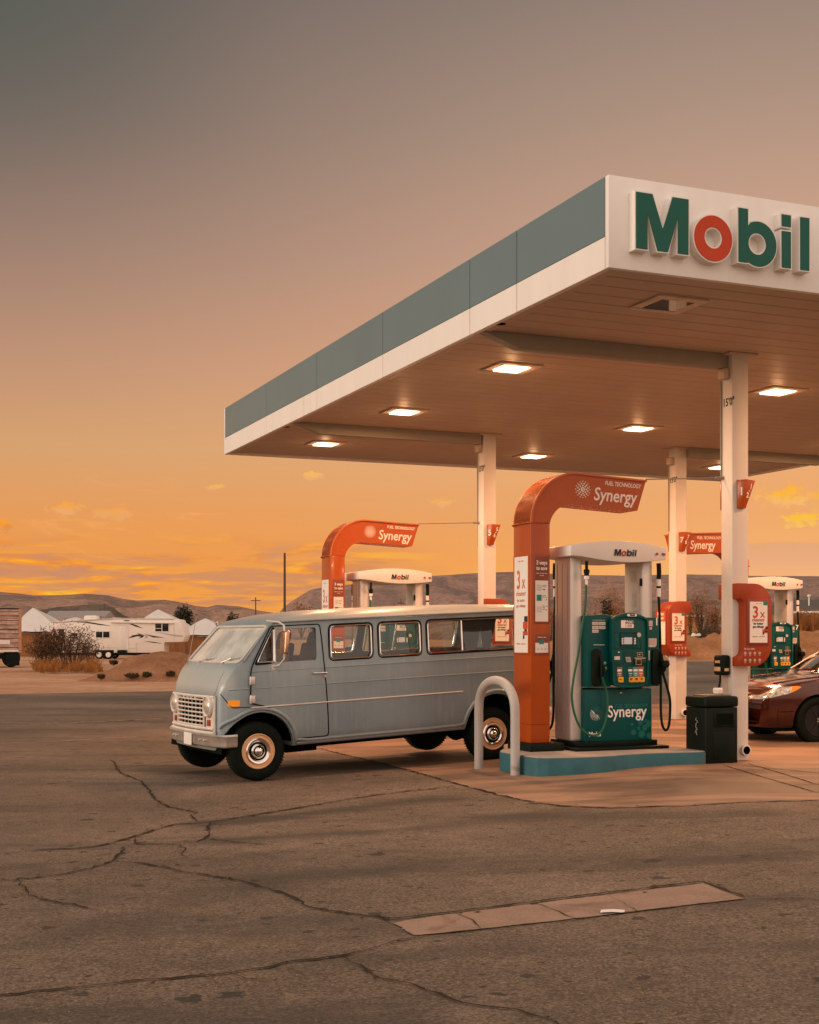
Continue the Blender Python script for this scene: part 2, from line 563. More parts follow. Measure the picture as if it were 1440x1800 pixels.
def asphalt_mat():
    m = bpy.data.materials.new('asphalt'); m.use_nodes = True
    nt = m.node_tree; b = nt.nodes['Principled BSDF']; x = NX(nt)
    tc = x.n('ShaderNodeTexCoord'); v = tc.outputs['Object']
    big = x.noise(v, .35, 5, .55)
    c = x.ramp(big, [(.3, (.108, .078, .052)), (.5, (.150, .106, .073)), (.72, (.215, .150, .106))])
    mid = x.noise(v, 5.0, 7, .78)
    c = x.mix(1.0, c, x.ramp(mid, [(.3, (.68,) * 3), (.7, (1.26,) * 3)]), 'MULTIPLY')
    # stone speckle
    sp = x.noise(v, 48, 4, .85)
    c = x.mix(1.0, c, x.ramp(sp, [(.36, (.30, .33, .34)), (.5, (1, 1, 1)), (.64, (1.95, 1.85, 1.75))]), 'MULTIPLY')
    vo = x.n('ShaderNodeTexVoronoi', voronoi_dimensions='2D'); nt.links.new(v, vo.inputs['Vector']); vo.inputs['Scale'].default_value = 95
    hue = x.n('ShaderNodeSeparateColor'); nt.links.new(vo.outputs['Color'], hue.inputs[0])
    c = x.mix(x.m('MULTIPLY', x.sm(hue.outputs[0], .93, .97), .3), c, (.42, .36, .31))
    # old tyre sweeps: long soft dark stains running with the traffic
    mp = x.n('ShaderNodeMapping'); nt.links.new(v, mp.inputs[0]); mp.inputs['Rotation'].default_value = (0, 0, R(-24)); mp.inputs['Scale'].default_value = (.20, 1.0, 1)
    sw = x.noise(mp.outputs[0], .9, 5, .6, dist=.5)
    c = x.mix(x.m('MULTIPLY', x.m('MULTIPLY', x.sm(sw, .47, .62), x.sm(x.noise(v, 3.5, 6, .75), .32, .62, .35, 1)), .55), c, (.052, .042, .032))
    # drips and gum
    for sc, r0, dens, k in ((1.3, .07, .55, .8), (2.6, .10, .66, .75), (5.5, .13, .72, .7)):
        vd = x.n('ShaderNodeTexVoronoi', voronoi_dimensions='2D'); vd.inputs['Scale'].default_value = sc
        wob = x.n('ShaderNodeVectorMath', operation='ADD')
        nt.links.new(v, wob.inputs[0])
        nn = x.n('ShaderNodeTexNoise'); nt.links.new(v, nn.inputs['Vector']); nn.inputs['Scale'].default_value = 14
        sc2 = x.n('ShaderNodeVectorMath', operation='SCALE'); nt.links.new(nn.outputs['Color'], sc2.inputs[0]); sc2.inputs['Scale'].default_value = .16 / sc ** .5
        nt.links.new(sc2.outputs[0], wob.inputs[1]); nt.links.new(wob.outputs[0], vd.inputs['Vector'])
        s3 = x.n('ShaderNodeSeparateColor'); nt.links.new(vd.outputs['Color'], s3.inputs[0])
        on = x.sm(s3.outputs[1], dens, dens + .02)
        rad = x.m('MULTIPLY', s3.outputs[2], r0)
        mk = x.m('MULTIPLY', x.sm(x.m('SUBTRACT', vd.outputs['Distance'], rad), .022, 0.0), on)
        c = x.mix(x.m('MULTIPLY', mk, k), c, (.022, .020, .016))
    # particular stained areas, plus shade painted in under the van
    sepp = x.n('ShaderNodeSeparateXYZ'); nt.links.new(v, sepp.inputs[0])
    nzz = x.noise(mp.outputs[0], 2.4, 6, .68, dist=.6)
    for (ax, ay, bx_, by_, wd, k) in STAINS_AND_SHADE:
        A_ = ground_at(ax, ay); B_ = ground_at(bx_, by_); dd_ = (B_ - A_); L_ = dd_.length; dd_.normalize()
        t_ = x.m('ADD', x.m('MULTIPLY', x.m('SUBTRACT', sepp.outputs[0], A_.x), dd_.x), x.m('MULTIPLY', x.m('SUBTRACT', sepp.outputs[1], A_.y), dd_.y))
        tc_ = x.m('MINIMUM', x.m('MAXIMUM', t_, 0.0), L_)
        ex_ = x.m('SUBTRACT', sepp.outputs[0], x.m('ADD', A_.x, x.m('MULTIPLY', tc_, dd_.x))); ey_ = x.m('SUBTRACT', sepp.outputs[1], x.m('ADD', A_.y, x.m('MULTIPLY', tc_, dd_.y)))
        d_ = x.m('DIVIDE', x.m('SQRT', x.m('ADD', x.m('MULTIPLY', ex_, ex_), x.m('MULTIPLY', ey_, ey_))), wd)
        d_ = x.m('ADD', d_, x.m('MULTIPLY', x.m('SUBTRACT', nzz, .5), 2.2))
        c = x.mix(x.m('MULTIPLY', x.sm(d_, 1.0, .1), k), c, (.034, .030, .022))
    # faint pale scuffs
    c = x.mix(x.m('MULTIPLY', x.sm(x.noise(mp.outputs[0], 3.1, 6, .7), .70, .76), .5), c, (.30, .23, .18))
    nt.links.new(c, b.inputs['Base Color'])
    b.inputs['Roughness'].default_value = .86
    b.inputs['Specular IOR Level'].default_value = .35
    bn = x.n('ShaderNodeBump'); bn.inputs['Strength'].default_value = .55; bn.inputs['Distance'].default_value = .01
    nt.links.new(x.m('ADD', x.noise(v, 70, 3, .75), x.m('MULTIPLY', mid, 1.2)), bn.inputs['Height']); nt.links.new(bn.outputs[0], b.inputs['Normal'])
    return m


def concrete_mat():
    m = bpy.data.materials.new('pad_concrete'); m.use_nodes = True
    nt = m.node_tree; b = nt.nodes['Principled BSDF']; x = NX(nt)
    tc = x.n('ShaderNodeTexCoord'); v = tc.outputs['Object']
    c = x.ramp(x.noise(v, .8, 6, .6), [(.3, (.21, .115, .068)), (.7, (.34, .20, .125))])
    c = x.mix(1.0, c, x.ramp(x.noise(v, 60, 3, .7), [(.3, (.86,) * 3), (.7, (1.14,) * 3)]), 'MULTIPLY')
    mp = x.n('ShaderNodeMapping'); nt.links.new(v, mp.inputs[0]); mp.inputs['Rotation'].default_value = (0, 0, -ROTC); mp.inputs['Scale'].default_value = (.25, 1, 1)
    st = x.noise(mp.outputs[0], 1.1, 6, .62, dist=.6)
    c = x.mix(x.m('MULTIPLY', x.sm(st, .43, .58), .75), c, (.085, .058, .038))
    c = x.mix(x.m('MULTIPLY', x.sm(x.noise(v, 7, 5, .6), .66, .72), .5), c, (.07, .055, .045))
    nt.links.new(c, b.inputs['Base Color'])
    b.inputs['Roughness'].default_value = .62
    bn = x.n('ShaderNodeBump'); bn.inputs['Strength'].default_value = .25; bn.inputs['Distance'].default_value = .01
    nt.links.new(x.noise(v, 60, 4, .7), bn.inputs['Height']); nt.links.new(bn.outputs[0], b.inputs['Normal'])
    return m


def dirt_mat(name, a, b_, c_, sc=.12, bump=.6):
    m = bpy.data.materials.new(name); m.use_nodes = True
    nt = m.node_tree; b = nt.nodes['Principled BSDF']; x = NX(nt)
    tc = x.n('ShaderNodeTexCoord'); v = tc.outputs['Object']
    c = x.ramp(x.noise(v, sc, 8, .62), [(.28, a), (.5, b_), (.72, c_)])
    c = x.mix(1.0, c, x.ramp(x.noise(v, sc * 14, 6, .7), [(.3, (.72,) * 3), (.7, (1.25,) * 3)]), 'MULTIPLY')
    nt.links.new(c, b.inputs['Base Color']); b.inputs['Roughness'].default_value = .95; b.inputs['Specular IOR Level'].default_value = .2
    bn = x.n('ShaderNodeBump'); bn.inputs['Strength'].default_value = bump; bn.inputs['Distance'].default_value = .1
    nt.links.new(x.noise(v, sc * 30, 6, .7), bn.inputs['Height']); nt.links.new(bn.outputs[0], b.inputs['Normal'])
    return m


def sheet(name, poly, dz, m, xs=(), ys=(), thick=0.0):
    """flat polygon laid over the ground, dz above it"""
    bm = bmesh.new()
    bm.faces.new([bm.verts.new((p[0], p[1], 0)) for p in poly])
    for X in xs:
        bmesh.ops.bisect_plane(bm, geom=bm.verts[:] + bm.edges[:] + bm.faces[:], plane_co=(X, 0, 0), plane_no=(1, 0, 0))
    for Y in ys:
        bmesh.ops.bisect_plane(bm, geom=bm.verts[:] + bm.edges[:] + bm.faces[:], plane_co=(0, Y, 0), plane_no=(0, 1, 0))
    for v in bm.verts: v.co.z = gz(v.co.x, v.co.y) + dz
    if thick:
        r = bmesh.ops.extrude_face_region(bm, geom=bm.faces[:])
        for e in r['geom']:
            if isinstance(e, bmesh.types.BMVert): e.co.z -= thick
    bmesh.ops.recalc_face_normals(bm, faces=bm.faces)
    me = bpy.data.meshes.new(name); bm.to_mesh(me); bm.free()
    if not thick and me.polygons[0].normal.z < 0: me.flip_normals()
    return link(name, me, m, None, 0)


XS = [-30, -20, -14, -10, -6, -4, -2.5, -1, 0, 1, 2, 3, 6, 10]
YS = [4, 8, 12, 20, 30, 35, 40, 47, 54, 60, 80, 120, 200, 400]
gp = sheet('ground', [(-3500, -40), (3500, -40), (3500, 7000), (-3500, 7000)], -.03, dirt_mat('desert_dirt', (.34, .17, .090), (.48, .26, .145), (.60, .35, .21)), XS, YS)
tag(gp, kind='structure')
asph_poly = [(-60, -20), (60, -20), (60, 60), (26, 82), (16, 80), (9, 60), (2, 47), (-6, 42), (-14, 38), (-60, 31)]
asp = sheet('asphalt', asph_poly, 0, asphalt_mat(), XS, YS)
tag(asp, kind='structure')

pad_pts = [(560, 1316), (682, 1345), (795, 1376), (880, 1399), (940, 1412), (985, 1417.5), (1072, 1421), (1200, 1417), (1440, 1408)]
pp = [ground_at(*p) for p in pad_pts]
rr = random.Random(4)
edge = []
for a, b in zip(pp, pp[1:]):
    n = max(2, int((b - a).length / .18))
    for i in range(n):
        q = a.lerp(b, i / n); q = q + Vector((rr.uniform(-.018, .018), rr.uniform(-.02, .02))); edge.append(q)
far = [UV(13, -.2), UV(13, 14.2), UV(-.6, 14.2)]
pad = sheet('concrete_pad', edge + far, .004, concrete_mat(), XS[4:12], YS[1:6])
tag(pad, kind='structure')

M_crack = mat('crack_tar', (.040, .033, .024), .9, spec=.05, var=.3, scale=9)


def crack_mesh(mb, pts, w, dz=.008, seed=0, jit=.03, px=True, wmin=.35, chips=0.0):
    r_ = random.Random(seed)
    P = [ground_at(*p) if px else Vector(p) for p in pts]
    q = []
    for a, b in zip(P, P[1:]):
        n = max(1, int((b - a).length / .07))
        for i in range(n): q.append(a.lerp(b, i / n) + Vector((r_.uniform(-jit, jit), r_.uniform(-jit, jit))))
    q.append(P[-1])
    vs = []; m = len(q)
    for i, p in enumerate(q):
        t = (q[min(i + 1, m - 1)] - q[max(i - 1, 0)]).normalized(); nrm = Vector((-t.y, t.x))
        ww = w * r_.uniform(wmin, 1.25) * min(1, .45 + 5 * min(i, m - 1 - i) / m)
        for s in (-1, 1):
            c = p + nrm * s * ww * r_.uniform(.7, 1.2) / 2
            vs.append((c.x, c.y, gz(c.x, c.y) + dz))
    mb.add(vs, [(2 * i, 2 * i + 1, 2 * i + 3, 2 * i + 2) for i in range(m - 1)])
    for p in q:
        if r_.random() < chips:
            c = p + Vector((r_.gauss(0, 1), r_.gauss(0, 1))) * w * 1.3; rad = w * r_.uniform(.15, .7); k = r_.randint(5, 7); a0 = r_.uniform(0, 6)
            vv = [(c.x + rad * r_.uniform(.5, 1.3) * math.cos(a0 + 6.283 * j / k), c.y + rad * r_.uniform(.5, 1.3) * math.sin(a0 + 6.283 * j / k)) for j in range(k)]
            mb.add([(a, b, gz(a, b) + dz) for a, b in vv], [tuple(range(k))])


def z4(l): return [(a * .5, 1300 + b * .5) for a, b in l]


def z5(l): return [(660 + a * .5417, 1300 + b * .5417) for a, b in l]


ck = MB(); CR = [
    (z4([(0, 400), (150, 390), (300, 383), (370, 372), (430, 355), (480, 340), (560, 315), (620, 300), (700, 295), (740, 292), (840, 275), (1000, 250), (1200, 215), (1300, 200), (1440, 182)]) + z5([(150, 165), (270, 150)]), .045),
    (z4([(0, 498), (100, 492), (200, 478), (300, 460), (400, 430), (420, 405), (435, 380)]), .03),
    (z4([(400, 430), (500, 437), (600, 458), (700, 475), (800, 490), (900, 515), (1000, 545), (1060, 575), (1080, 590), (1150, 605), (1250, 618), (1330, 625), (1370, 640)]), .034),
    (z4([(-60, 908), (0, 903), (200, 882), (400, 860), (600, 842), (800, 825), (950, 805), (1000, 790), (1200, 762), (1300, 740), (1400, 712), (1460, 700)]), .03),
    (z4([(1210, 762), (1260, 800), (1310, 830), (1380, 852), (1440, 865)]) + z5([(200, 830), (280, 860), (400, 872), (500, 895), (575, 923), (640, 960)]), .022),
    (z4([(55, 495), (80, 520), (100, 540), (130, 560), (200, 573), (250, 583), (320, 600), (350, 605)]), .022),
    (z4([(740, 293), (700, 292), (670, 270), (690, 258), (640, 248), (590, 238), (550, 215), (530, 190), (500, 150), (450, 130), (420, 115), (400, 80), (380, 70)]), .03),
    (z4([(740, 292), (735, 325), (725, 350), (690, 362), (600, 370), (480, 370), (470, 350), (480, 340)]), .03),
    (z4([(590, 372), (640, 374), (650, 390), (640, 405), (660, 415)]), .018),
    (z4([(735, 350), (850, 365), (940, 370)]), .022),
    (z4([(370, 355), (470, 356), (560, 350), (640, 345)]), .012),
    (z4([(800, 825), (860, 845), (980, 850)]), .009),
    (z4([(1000, 805), (1080, 830), (1180, 828)]), .009),
    (z4([(0, 120), (250, 112), (450, 98), (600, 80), (660, 72)]), .02),
    (z4([(545, 435), (620, 425), (660, 418)]), .012),
    (z5([(1195, 520), (1300, 518), (1440, 523), (1500, 526)]), .014),
    (z5([(820, 640), (900, 645), (960, 660)]), .008),
]
for i, (pl, w) in enumerate(CR): crack_mesh(ck, pl, w * .85, seed=i, jit=.016, wmin=.3, chips=.55 if w > .02 else .2)
ckk = ck.build('cracks_in_asphalt', M_crack, None, smooth=0, fix=False); tag(ckk, kind='structure')

# the pale concrete strip let into the asphalt
st = [z5([p])[0] for p in [(62, 598), (130, 640), (400, 612), (700, 578), (950, 548), (1195, 520), (1125, 493), (1060, 470), (760, 505), (400, 550), (200, 575)]]
sp0 = [ground_at(*p) for p in st]; sp2 = []
for a, b in zip(sp0, sp0[1:] + sp0[:1]):
    n = max(1, int((b - a).length / .09))
    for i in range(n): sp2.append(a.lerp(b, i / n) + Vector((rr.uniform(-.009, .009), rr.uniform(-.009, .009))))
strip = sheet('concrete_strip', sp2, .006, mat('strip_concrete', (.31, .20, .142), .85, var=.18, scale=2.5, dirt=((.20, .115, .08), .52), bump=.25, bscale=60, fine=.15), [], [])
tag(strip, kind='structure')
ck2 = MB()
crack_mesh(ck2, z5([(0, 575), (50, 586), (200, 570), (400, 545), (760, 500), (1060, 465), (1130, 490), (1200, 516)]), .032, .010, 31, .010, chips=.4)
crack_mesh(ck2, z5([(130, 642), (400, 615), (700, 580), (950, 550), (1200, 522)]), .009, .010, 32, .01)
crack_mesh(ck2, z5([(250, 565), (310, 590), (345, 622)]), .008, .010, 33, .012)
crack_mesh(ck2, z5([(515, 535), (590, 563), (650, 585)]), .008, .010, 34, .012)
crack_mesh(ck2, z5([(745, 505), (790, 528), (850, 562)]), .006, .010, 35, .012)
cj = ck2.build('joints_in_strip', M_crack, None, smooth=0, fix=False); tag(cj, kind='structure')

# pad joints + the tar line round the pad
ck3 = MB()
crack_mesh(ck3, [tuple(p) for p in pp], .028, .009, 41, .02, px=False, wmin=.1, chips=.3)
crack_mesh(ck3, [tuple(UV(3.0, 2.2)), tuple(UV(3.55, -.35))], .018, .009, 42, .004, px=False, wmin=.8)
crack_mesh(ck3, z5([(1130, 85), (1260, 125), (1440, 176)]), .016, .009, 43, .004, wmin=.8)
crack_mesh(ck3, z5([(1210, 80), (1320, 112), (1440, 150)]), .016, .009, 44, .004, wmin=.8)
crack_mesh(ck3, z5([(1340, 151), (1440, 148)]), .012, .009, 45, .004, wmin=.8)
for v in (5.2, 8.3, 11.6):
    crack_mesh(ck3, [tuple(UV(-.3, v)), tuple(UV(12.5, v))], .014, .009, 46, .004, px=False, wmin=.8)
for u in (3.4, 7.4):
    crack_mesh(ck3, [tuple(UV(u, 4.3)), tuple(UV(u, 14))], .014, .009, 47, .004, px=False, wmin=.8)
cj3 = ck3.build('joints_in_pad', M_crack, None, smooth=0, fix=False); tag(cj3, kind='structure')

# worn pale road line beyond the van
rl = MB(); M_line = mat('worn_line', (.36, .25, .18), .8, var=.2, scale=6)
crack_mesh(rl, [(95, 1273), (160, 1270), (230, 1266), (310, 1262), (420, 1258)], .12, .007, 51, .03, wmin=.1, chips=.5)
crack_mesh(rl, [(0, 1277), (50, 1275), (75, 1274)], .08, .007, 52, .03, wmin=.1, chips=.5)
crack_mesh(rl, [(0, 1308), (120, 1303), (300, 1292)], .05, .007, 53, .04, wmin=.05, chips=.5)
rlo = rl.build('road_line', M_line, None, smooth=0, fix=False); tag(rlo, kind='structure')
# receipt on the strip
g = ground_at(1077, 1606)
mb = MB(); n = 6
vs = []
for i in range(n + 1):
    for j in (0, 1): vs.append((-.065 + .13 * i / n, -.04 + .075 * j + .004 * i, .003 + .004 * math.sin(PI * i / n)))
mb.add(vs, [(2 * i, 2 * i + 1, 2 * i + 3, 2 * i + 2) for i in range(n)])
mb.add([(a, b, c - .0015) for a, b, c in vs], [(2 * i + 2, 2 * i + 3, 2 * i + 1, 2 * i) for i in range(n)])
o = mb.build('paper_scrap', M_paper, None, smooth=60, fix=False)
o.location = (g.x, g.y, gz(g.x, g.y) + .008); o.rotation_euler = (0, 0, R(-12))
tag(o, 'small curled scrap of white paper lying on the pale concrete strip', 'paper')

rg = random.Random(21); mb = MB()
for i in range(350):
    px = rg.uniform(0, 1440); py = 1330 + 470 * rg.random() ** .8
    q = ground_at(px, py); s_ = rg.uniform(.002, .006)
    mb.lathe([(0, -s_ * .3), (s_, 0), (s_ * .6, s_ * .5), (0, s_ * .6)], 5, 'z', (q.x, q.y, gz(q.x, q.y) + .012))
gro = mb.build('loose_grit', mat('grit_stone', (.24, .17, .12), .9, var=.4, scale=3), None, smooth=0, fix=False)
tag(gro, 'tiny loose stones scattered over the asphalt', 'grit', kind='stuff')
# ================================================================== HILLS
def hill_mat(name, a, b_, dark, sc):
    m = bpy.data.materials.new(name); m.use_nodes = True
    nt = m.node_tree; b = nt.nodes['Principled BSDF']; x = NX(nt)
    tc = x.n('ShaderNodeTexCoord'); v = tc.outputs['Object']
    c = x.ramp(x.noise(v, sc, 9, .68, dist=.8), [(.34, a), (.62, b_)])
    mp = x.n('ShaderNodeMapping'); nt.links.new(v, mp.inputs[0]); mp.inputs['Scale'].default_value = (1, .35, 3.5)
    c = x.mix(x.m('MULTIPLY', x.sm(x.noise(mp.outputs[0], sc * 3.1, 9, .75, dist=.6), .46, .56), .75), c, dark)
    c = x.mix(1.0, c, x.ramp(x.noise(v, sc * 40, 5, .8), [(.3, (.62,) * 3), (.7, (1.35,) * 3)]), 'MULTIPLY')
    nt.links.new(c, b.inputs['Base Color']); b.inputs['Roughness'].default_value = 1; b.inputs['Specular IOR Level'].default_value = .1
    return m


def ridge(name, prof, D, depth, m, amp, seed, a_ext=None, back=1.0):
    """hill built from its skyline: prof = [(px, py)], crest at distance D, foot `depth` nearer"""
    mb = MB(); xs = []
    p0, p1 = prof[0][0], prof[-1][0]
    n = int((p1 - p0) / 5)
    rows = 30
    vs = []
    for j in range(rows + 1):
        t = j / rows
        for i in range(n + 1):
            px = p0 + (p1 - p0) * i / n
            H = CAMH - (interp(px, prof) - HY) / 2345 * D
            dist = D - depth * (1 - t)
            X = (px - 720) / 2345 * dist
            s = t ** 1.25 if t < 1 else 1
            nz = mnoise.fractal(Vector((X * .004 * 900 / D * 2.2, dist * .004 * 900 / D * 2.2, seed)), 1.0, 2.1, 6)
            gul = abs(mnoise.fractal(Vector((X * .011 * 900 / D * 1.6, dist * .003, seed + 7)), 1.0, 2.1, 5))
            k = math.sin(PI * min(1, t)) ** .8
            h = H * s + (nz * amp - gul * amp * 1.5) * k * 1.0
            h = min(h, H * (.15 + .85 * t) * 1.02) if t < .97 else h + nz * amp * .08
            vs.append((X, dist, h - 2 * (1 - t)))
    # back side
    for i in range(n + 1):
        px = p0 + (p1 - p0) * i / n
        X = (px - 720) / 2345 * (D + depth * back)
        vs.append((X, D + depth * back, -2))
    fs = [(j * (n + 1) + i, j * (n + 1) + i + 1, (j + 1) * (n + 1) + i + 1, (j + 1) * (n + 1) + i) for j in range(rows + 1) for i in range(n)]
    mb.add(vs, fs)
    o = mb.build(name, m, None, smooth=0, fix=False)
    o.data.polygons.foreach_set('use_smooth', [True] * len(o.data.polygons))
    return tag(o, kind='structure')


HM1 = hill_mat('hill_pink', (.25, .155, .115), (.40, .235, .165), (.17, .12, .095), .0028)
HM2 = hill_mat('hill_right', (.25, .16, .125), (.34, .21, .16), (.175, .125, .105), .004)
HM3 = hill_mat('hill_dark', (.12, .09, .065), (.17, .12, .085), (.075, .062, .046), .009)
ridge('hills', [(-900, 1040), (-400, 1026), (-100, 1034), (0, 1041), (30, 1043), (60, 1047), (110, 1046), (150, 1044), (190, 1047), (215, 1053), (240, 1056), (290, 1055), (315, 1059), (345, 1066), (365, 1068), (380, 1064),
                (420, 1066), (460, 1074), (500, 1079), (560, 1086), (640, 1096), (720, 1105)], 2600, 1500, HM1, 24, 1.5)
ridge('hills', [(440, 1118), (470, 1100), (500, 1066), (520, 1052), (545, 1037), (570, 1032), (640, 1026), (700, 1021), (760, 1014), (830, 1009), (900, 1006), (1000, 1010), (1100, 1012), (1210, 1010), (1320, 1013),
                (1440, 1014), (1600, 1022), (1900, 1040), (2300, 1062), (2700, 1100)], 1700, 1150, HM2, 22, 4.5)
ridge('hills', [(20, 1100), (50, 1076), (100, 1067), (150, 1063), (185, 1062), (200, 1068), (215, 1080), (235, 1088), (290, 1103)], 1150, 380, HM3, 6, 8.5)
ridge('hills', [(720, 1112), (850, 1080), (950, 1052), (1040, 1050), (1120, 1056), (1205, 1049), (1260, 1046), (1330, 1062), (1440, 1074), (1600, 1086), (1750, 1105)], 1050, 420, hill_mat('hill_mid', (.22, .15, .115), (.31, .20, .15), (.12, .095, .08), .009), 11, 12.5)

# ================================================================== CANOPY
CW, CL, ZB, ZT, ZC = 10.8, 13.25, 4.75, 5.58, 4.79     # width, length, fascia bottom / top, ceiling


def cthing(name, label, cat, u, v, z=0.0, rot=0.0, group=None):
    p = UV(u, v)
    return thing(name, label, cat, (p.x, p.y, z), (0, 0, ROTC + rot), group)


can = cthing('station_canopy', 'large flat white and blue fuel station canopy on four columns', 'canopy', 0, 0)
# fascia: white box panels with seams; blue upper band on the long sides
mb = MB(); t = .06
mb.box((0, 0, ZB), (CW, t, ZT))
mb.build('front_fascia', M_fascia, can, bevel=.006)
mb = MB(); mb.box((0, CL - t, ZB), (CW, CL, ZT)); mb.build('rear_fascia', M_fascia, can, bevel=.006)
seams = [t, .55, 1.78, 2.89, 5.47, 8.06, 10.61, CL - t]
ZBL = ZB + (ZT - ZB) * .352
seams = [t, 1.78, 2.89, 5.47, 8.06, 10.61, CL - t]
for side, xa, xb in (('L', 0, t), ('R', CW - t, CW)):
    for a, b in zip(seams, seams[1:]):
        mb = MB(); mb.box((xa, a + .007, ZB), (xb, b - .007, ZBL - .002)); mb.build('fascia_panel', M_fascia, can, bevel=.003, seg=1)
        mb = MB(); mb.box((xa, a + .007, ZBL + .002), (xb, b - .007, ZT)); mb.build('fascia_band', M_fasciablue, can, bevel=.003, seg=1)
mb = MB(); mb.box((.07, .07, ZB + .12), (CW - .07, CL - .07, ZT - .05)); mb.build('roof_deck', M_beam, can)
# ceiling: long pans running along u with open joints
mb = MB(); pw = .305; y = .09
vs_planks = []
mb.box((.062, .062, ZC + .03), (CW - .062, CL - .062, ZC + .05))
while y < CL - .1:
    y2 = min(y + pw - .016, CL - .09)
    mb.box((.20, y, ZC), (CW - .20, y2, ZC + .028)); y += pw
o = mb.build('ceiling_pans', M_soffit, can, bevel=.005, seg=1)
mb = MB()
for a, b in (((.064, .064), (.195, CL - .064)), ((CW - .195, .064), (CW - .064, CL - .064)), ((.195, .064), (CW - .195, .088))):
    mb.box((a[0], a[1], ZC - .012), (b[0], b[1], ZC + .03))
mb.build('edge_trim', M_soffit, can, bevel=.003, seg=1)
# beams under the ceiling at the two column lines
COLS = [(3.43, 2.80), (3.46, 9.53), (7.28, 9.66), (7.28, 2.80)]
for v in (2.83, 9.50):
    for a, b in ((.10, 3.31), (7.39, CW - .10)) if v > 5 else ((.10, 3.31), (7.39, CW - .10)):
        e0, e1 = (.45, .0) if a < 3 else (.0, .45)
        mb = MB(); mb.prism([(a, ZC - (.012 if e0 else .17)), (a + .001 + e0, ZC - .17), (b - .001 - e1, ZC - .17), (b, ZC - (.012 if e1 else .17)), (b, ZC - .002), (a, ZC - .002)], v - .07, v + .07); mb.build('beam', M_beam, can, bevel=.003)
for v in (2.41, 9.95):
    mb = MB(); mb.lathe([(.0, ZC - .016), (.055, ZC - .016), (.065, ZC - .013)], 20, 'z', (.13, v, 0)); mb.build('drain_hole', M_dark, can)

# the sign letters: deep white boxes with coloured faces
def letter_polys():
    M = [(.17, 4.9), (.17, 5.4), (.34, 5.4), (.45, 5.1), (.555, 5.4), (.725, 5.4), (.725, 4.9), (.61, 4.9), (.61, 5.22), (.505, 4.9), (.395, 4.9), (.29, 5.22), (.29, 4.9)]
    o_ = (circ(.995, 5.08, .208, 40), circ(.995, 5.085, .097, 32))
    # b: stem + bowl as one outline
    bo = [(1.275, 4.9), (1.275, 5.395), (1.38, 5.395), (1.38, 5.24)] + circ(1.495, 5.085, .208, 30, 122, -122)[1:] + [(1.38, 4.9)]
    b_ = (bo, circ(1.485, 5.085, .100, 32))
    i1 = [(1.765, 5.285), (1.765, 5.395), (1.87, 5.395), (1.87, 5.285)]
    i2 = [(1.765, 4.9), (1.765, 5.24), (1.87, 5.24), (1.87, 4.9)]
    l_ = [(1.98, 4.9), (1.98, 5.395), (2.085, 5.395), (2.085, 4.9)]
    return [('M', [M]), ('o', list(o_)), ('b', list(b_)), ('i', [i1, i2]), ('l', [l_])]


def outline_mesh(name, loops, y0, y1, m, parent, offset=0.0, holes=True):
    """filled 2-D letter (curve fill handles the counters) extruded between y0 and y1"""
    cu = bpy.data.curves.new('c', 'CURVE'); cu.dimensions = '2D'; cu.fill_mode = 'BOTH'
    cu.extrude = abs(y1 - y0) / 2; cu.offset = offset
    for lp in loops:
        s = cu.splines.new('POLY'); s.points.add(len(lp) - 1); s.use_cyclic_u = True
        for p, q in zip(s.points, lp): p.co = (q[0], q[1], 0, 1)
    oo = bpy.data.objects.new('c', cu); C.objects.link(oo); bpy.context.view_layer.update()
    me = bpy.data.meshes.new_from_object(oo.evaluated_get(bpy.context.evaluated_depsgraph_get()))
    bpy.data.objects.remove(oo)
    me.transform(Matrix.Translation((0, (y0 + y1) / 2, 0)) @ Matrix.Rotation(R(90), 4, 'X'))
    return link(name, me, m, parent, 30)


LP0 = letter_polys()
LP = [(nm, [[(a + .052, (b - 1.45) * 1.0055 + 1.45) for a, b in l] for l in ls]) for nm, ls in LP0]


def signed(p): return sum(a[0] * b[1] - b[0] * a[1] for a, b in zip(p, p[1:] + p[:1]))


def grow(p, d):
    """offset a closed outline outward by d"""
    n = len(p); sg = 1 if signed(p) > 0 else -1; out = []
    for i in range(n):
        a, b, c = Vector(p[i - 1]), Vector(p[i]), Vector(p[(i + 1) % n])
        e1 = (b - a).normalized(); e2 = (c - b).normalized()
        n1 = Vector((e1.y, -e1.x)) * sg; n2 = Vector((e2.y, -e2.x)) * sg
        k = n1 + n2
        k = k / max(.35, k.dot(n1)) if k.length > 1e-6 else n1
        q = b + k * d
        out.append((q.x, q.y))
    return out


for nm, loops in LP:
    red = nm == 'o'
    two = nm == 'i'
    wl = [grow(l, .012) if (two or k == 0) else grow(l, -.012) for k, l in enumerate(loops)]
    body = outline_mesh('sign_letter', wl, -.100, -.0, M_fascia, can)
    outline_mesh('letter_face', loops, -.106, -.095, M_txtred if red else M_txtgreen, body)


def mobil(parent, x0, z0, h, y, slant=0.0, depth=.004, colors=None, rot=None, loc=None):
    """the same word small, as flat print"""
    k = h / .5
    for nm, loops in LP:
        lp = [[((p[0] - .17) * k + slant * (p[1] - 4.9) * k, (p[1] - 4.9) * k) for p in l] for l in loops]
        mm = (M_txtred if nm == 'o' else M_txtdark) if colors is None else colors
        ob = outline_mesh('brand_letter', lp, -depth, 0, mm, parent)
        ob.location = (x0, y, z0)


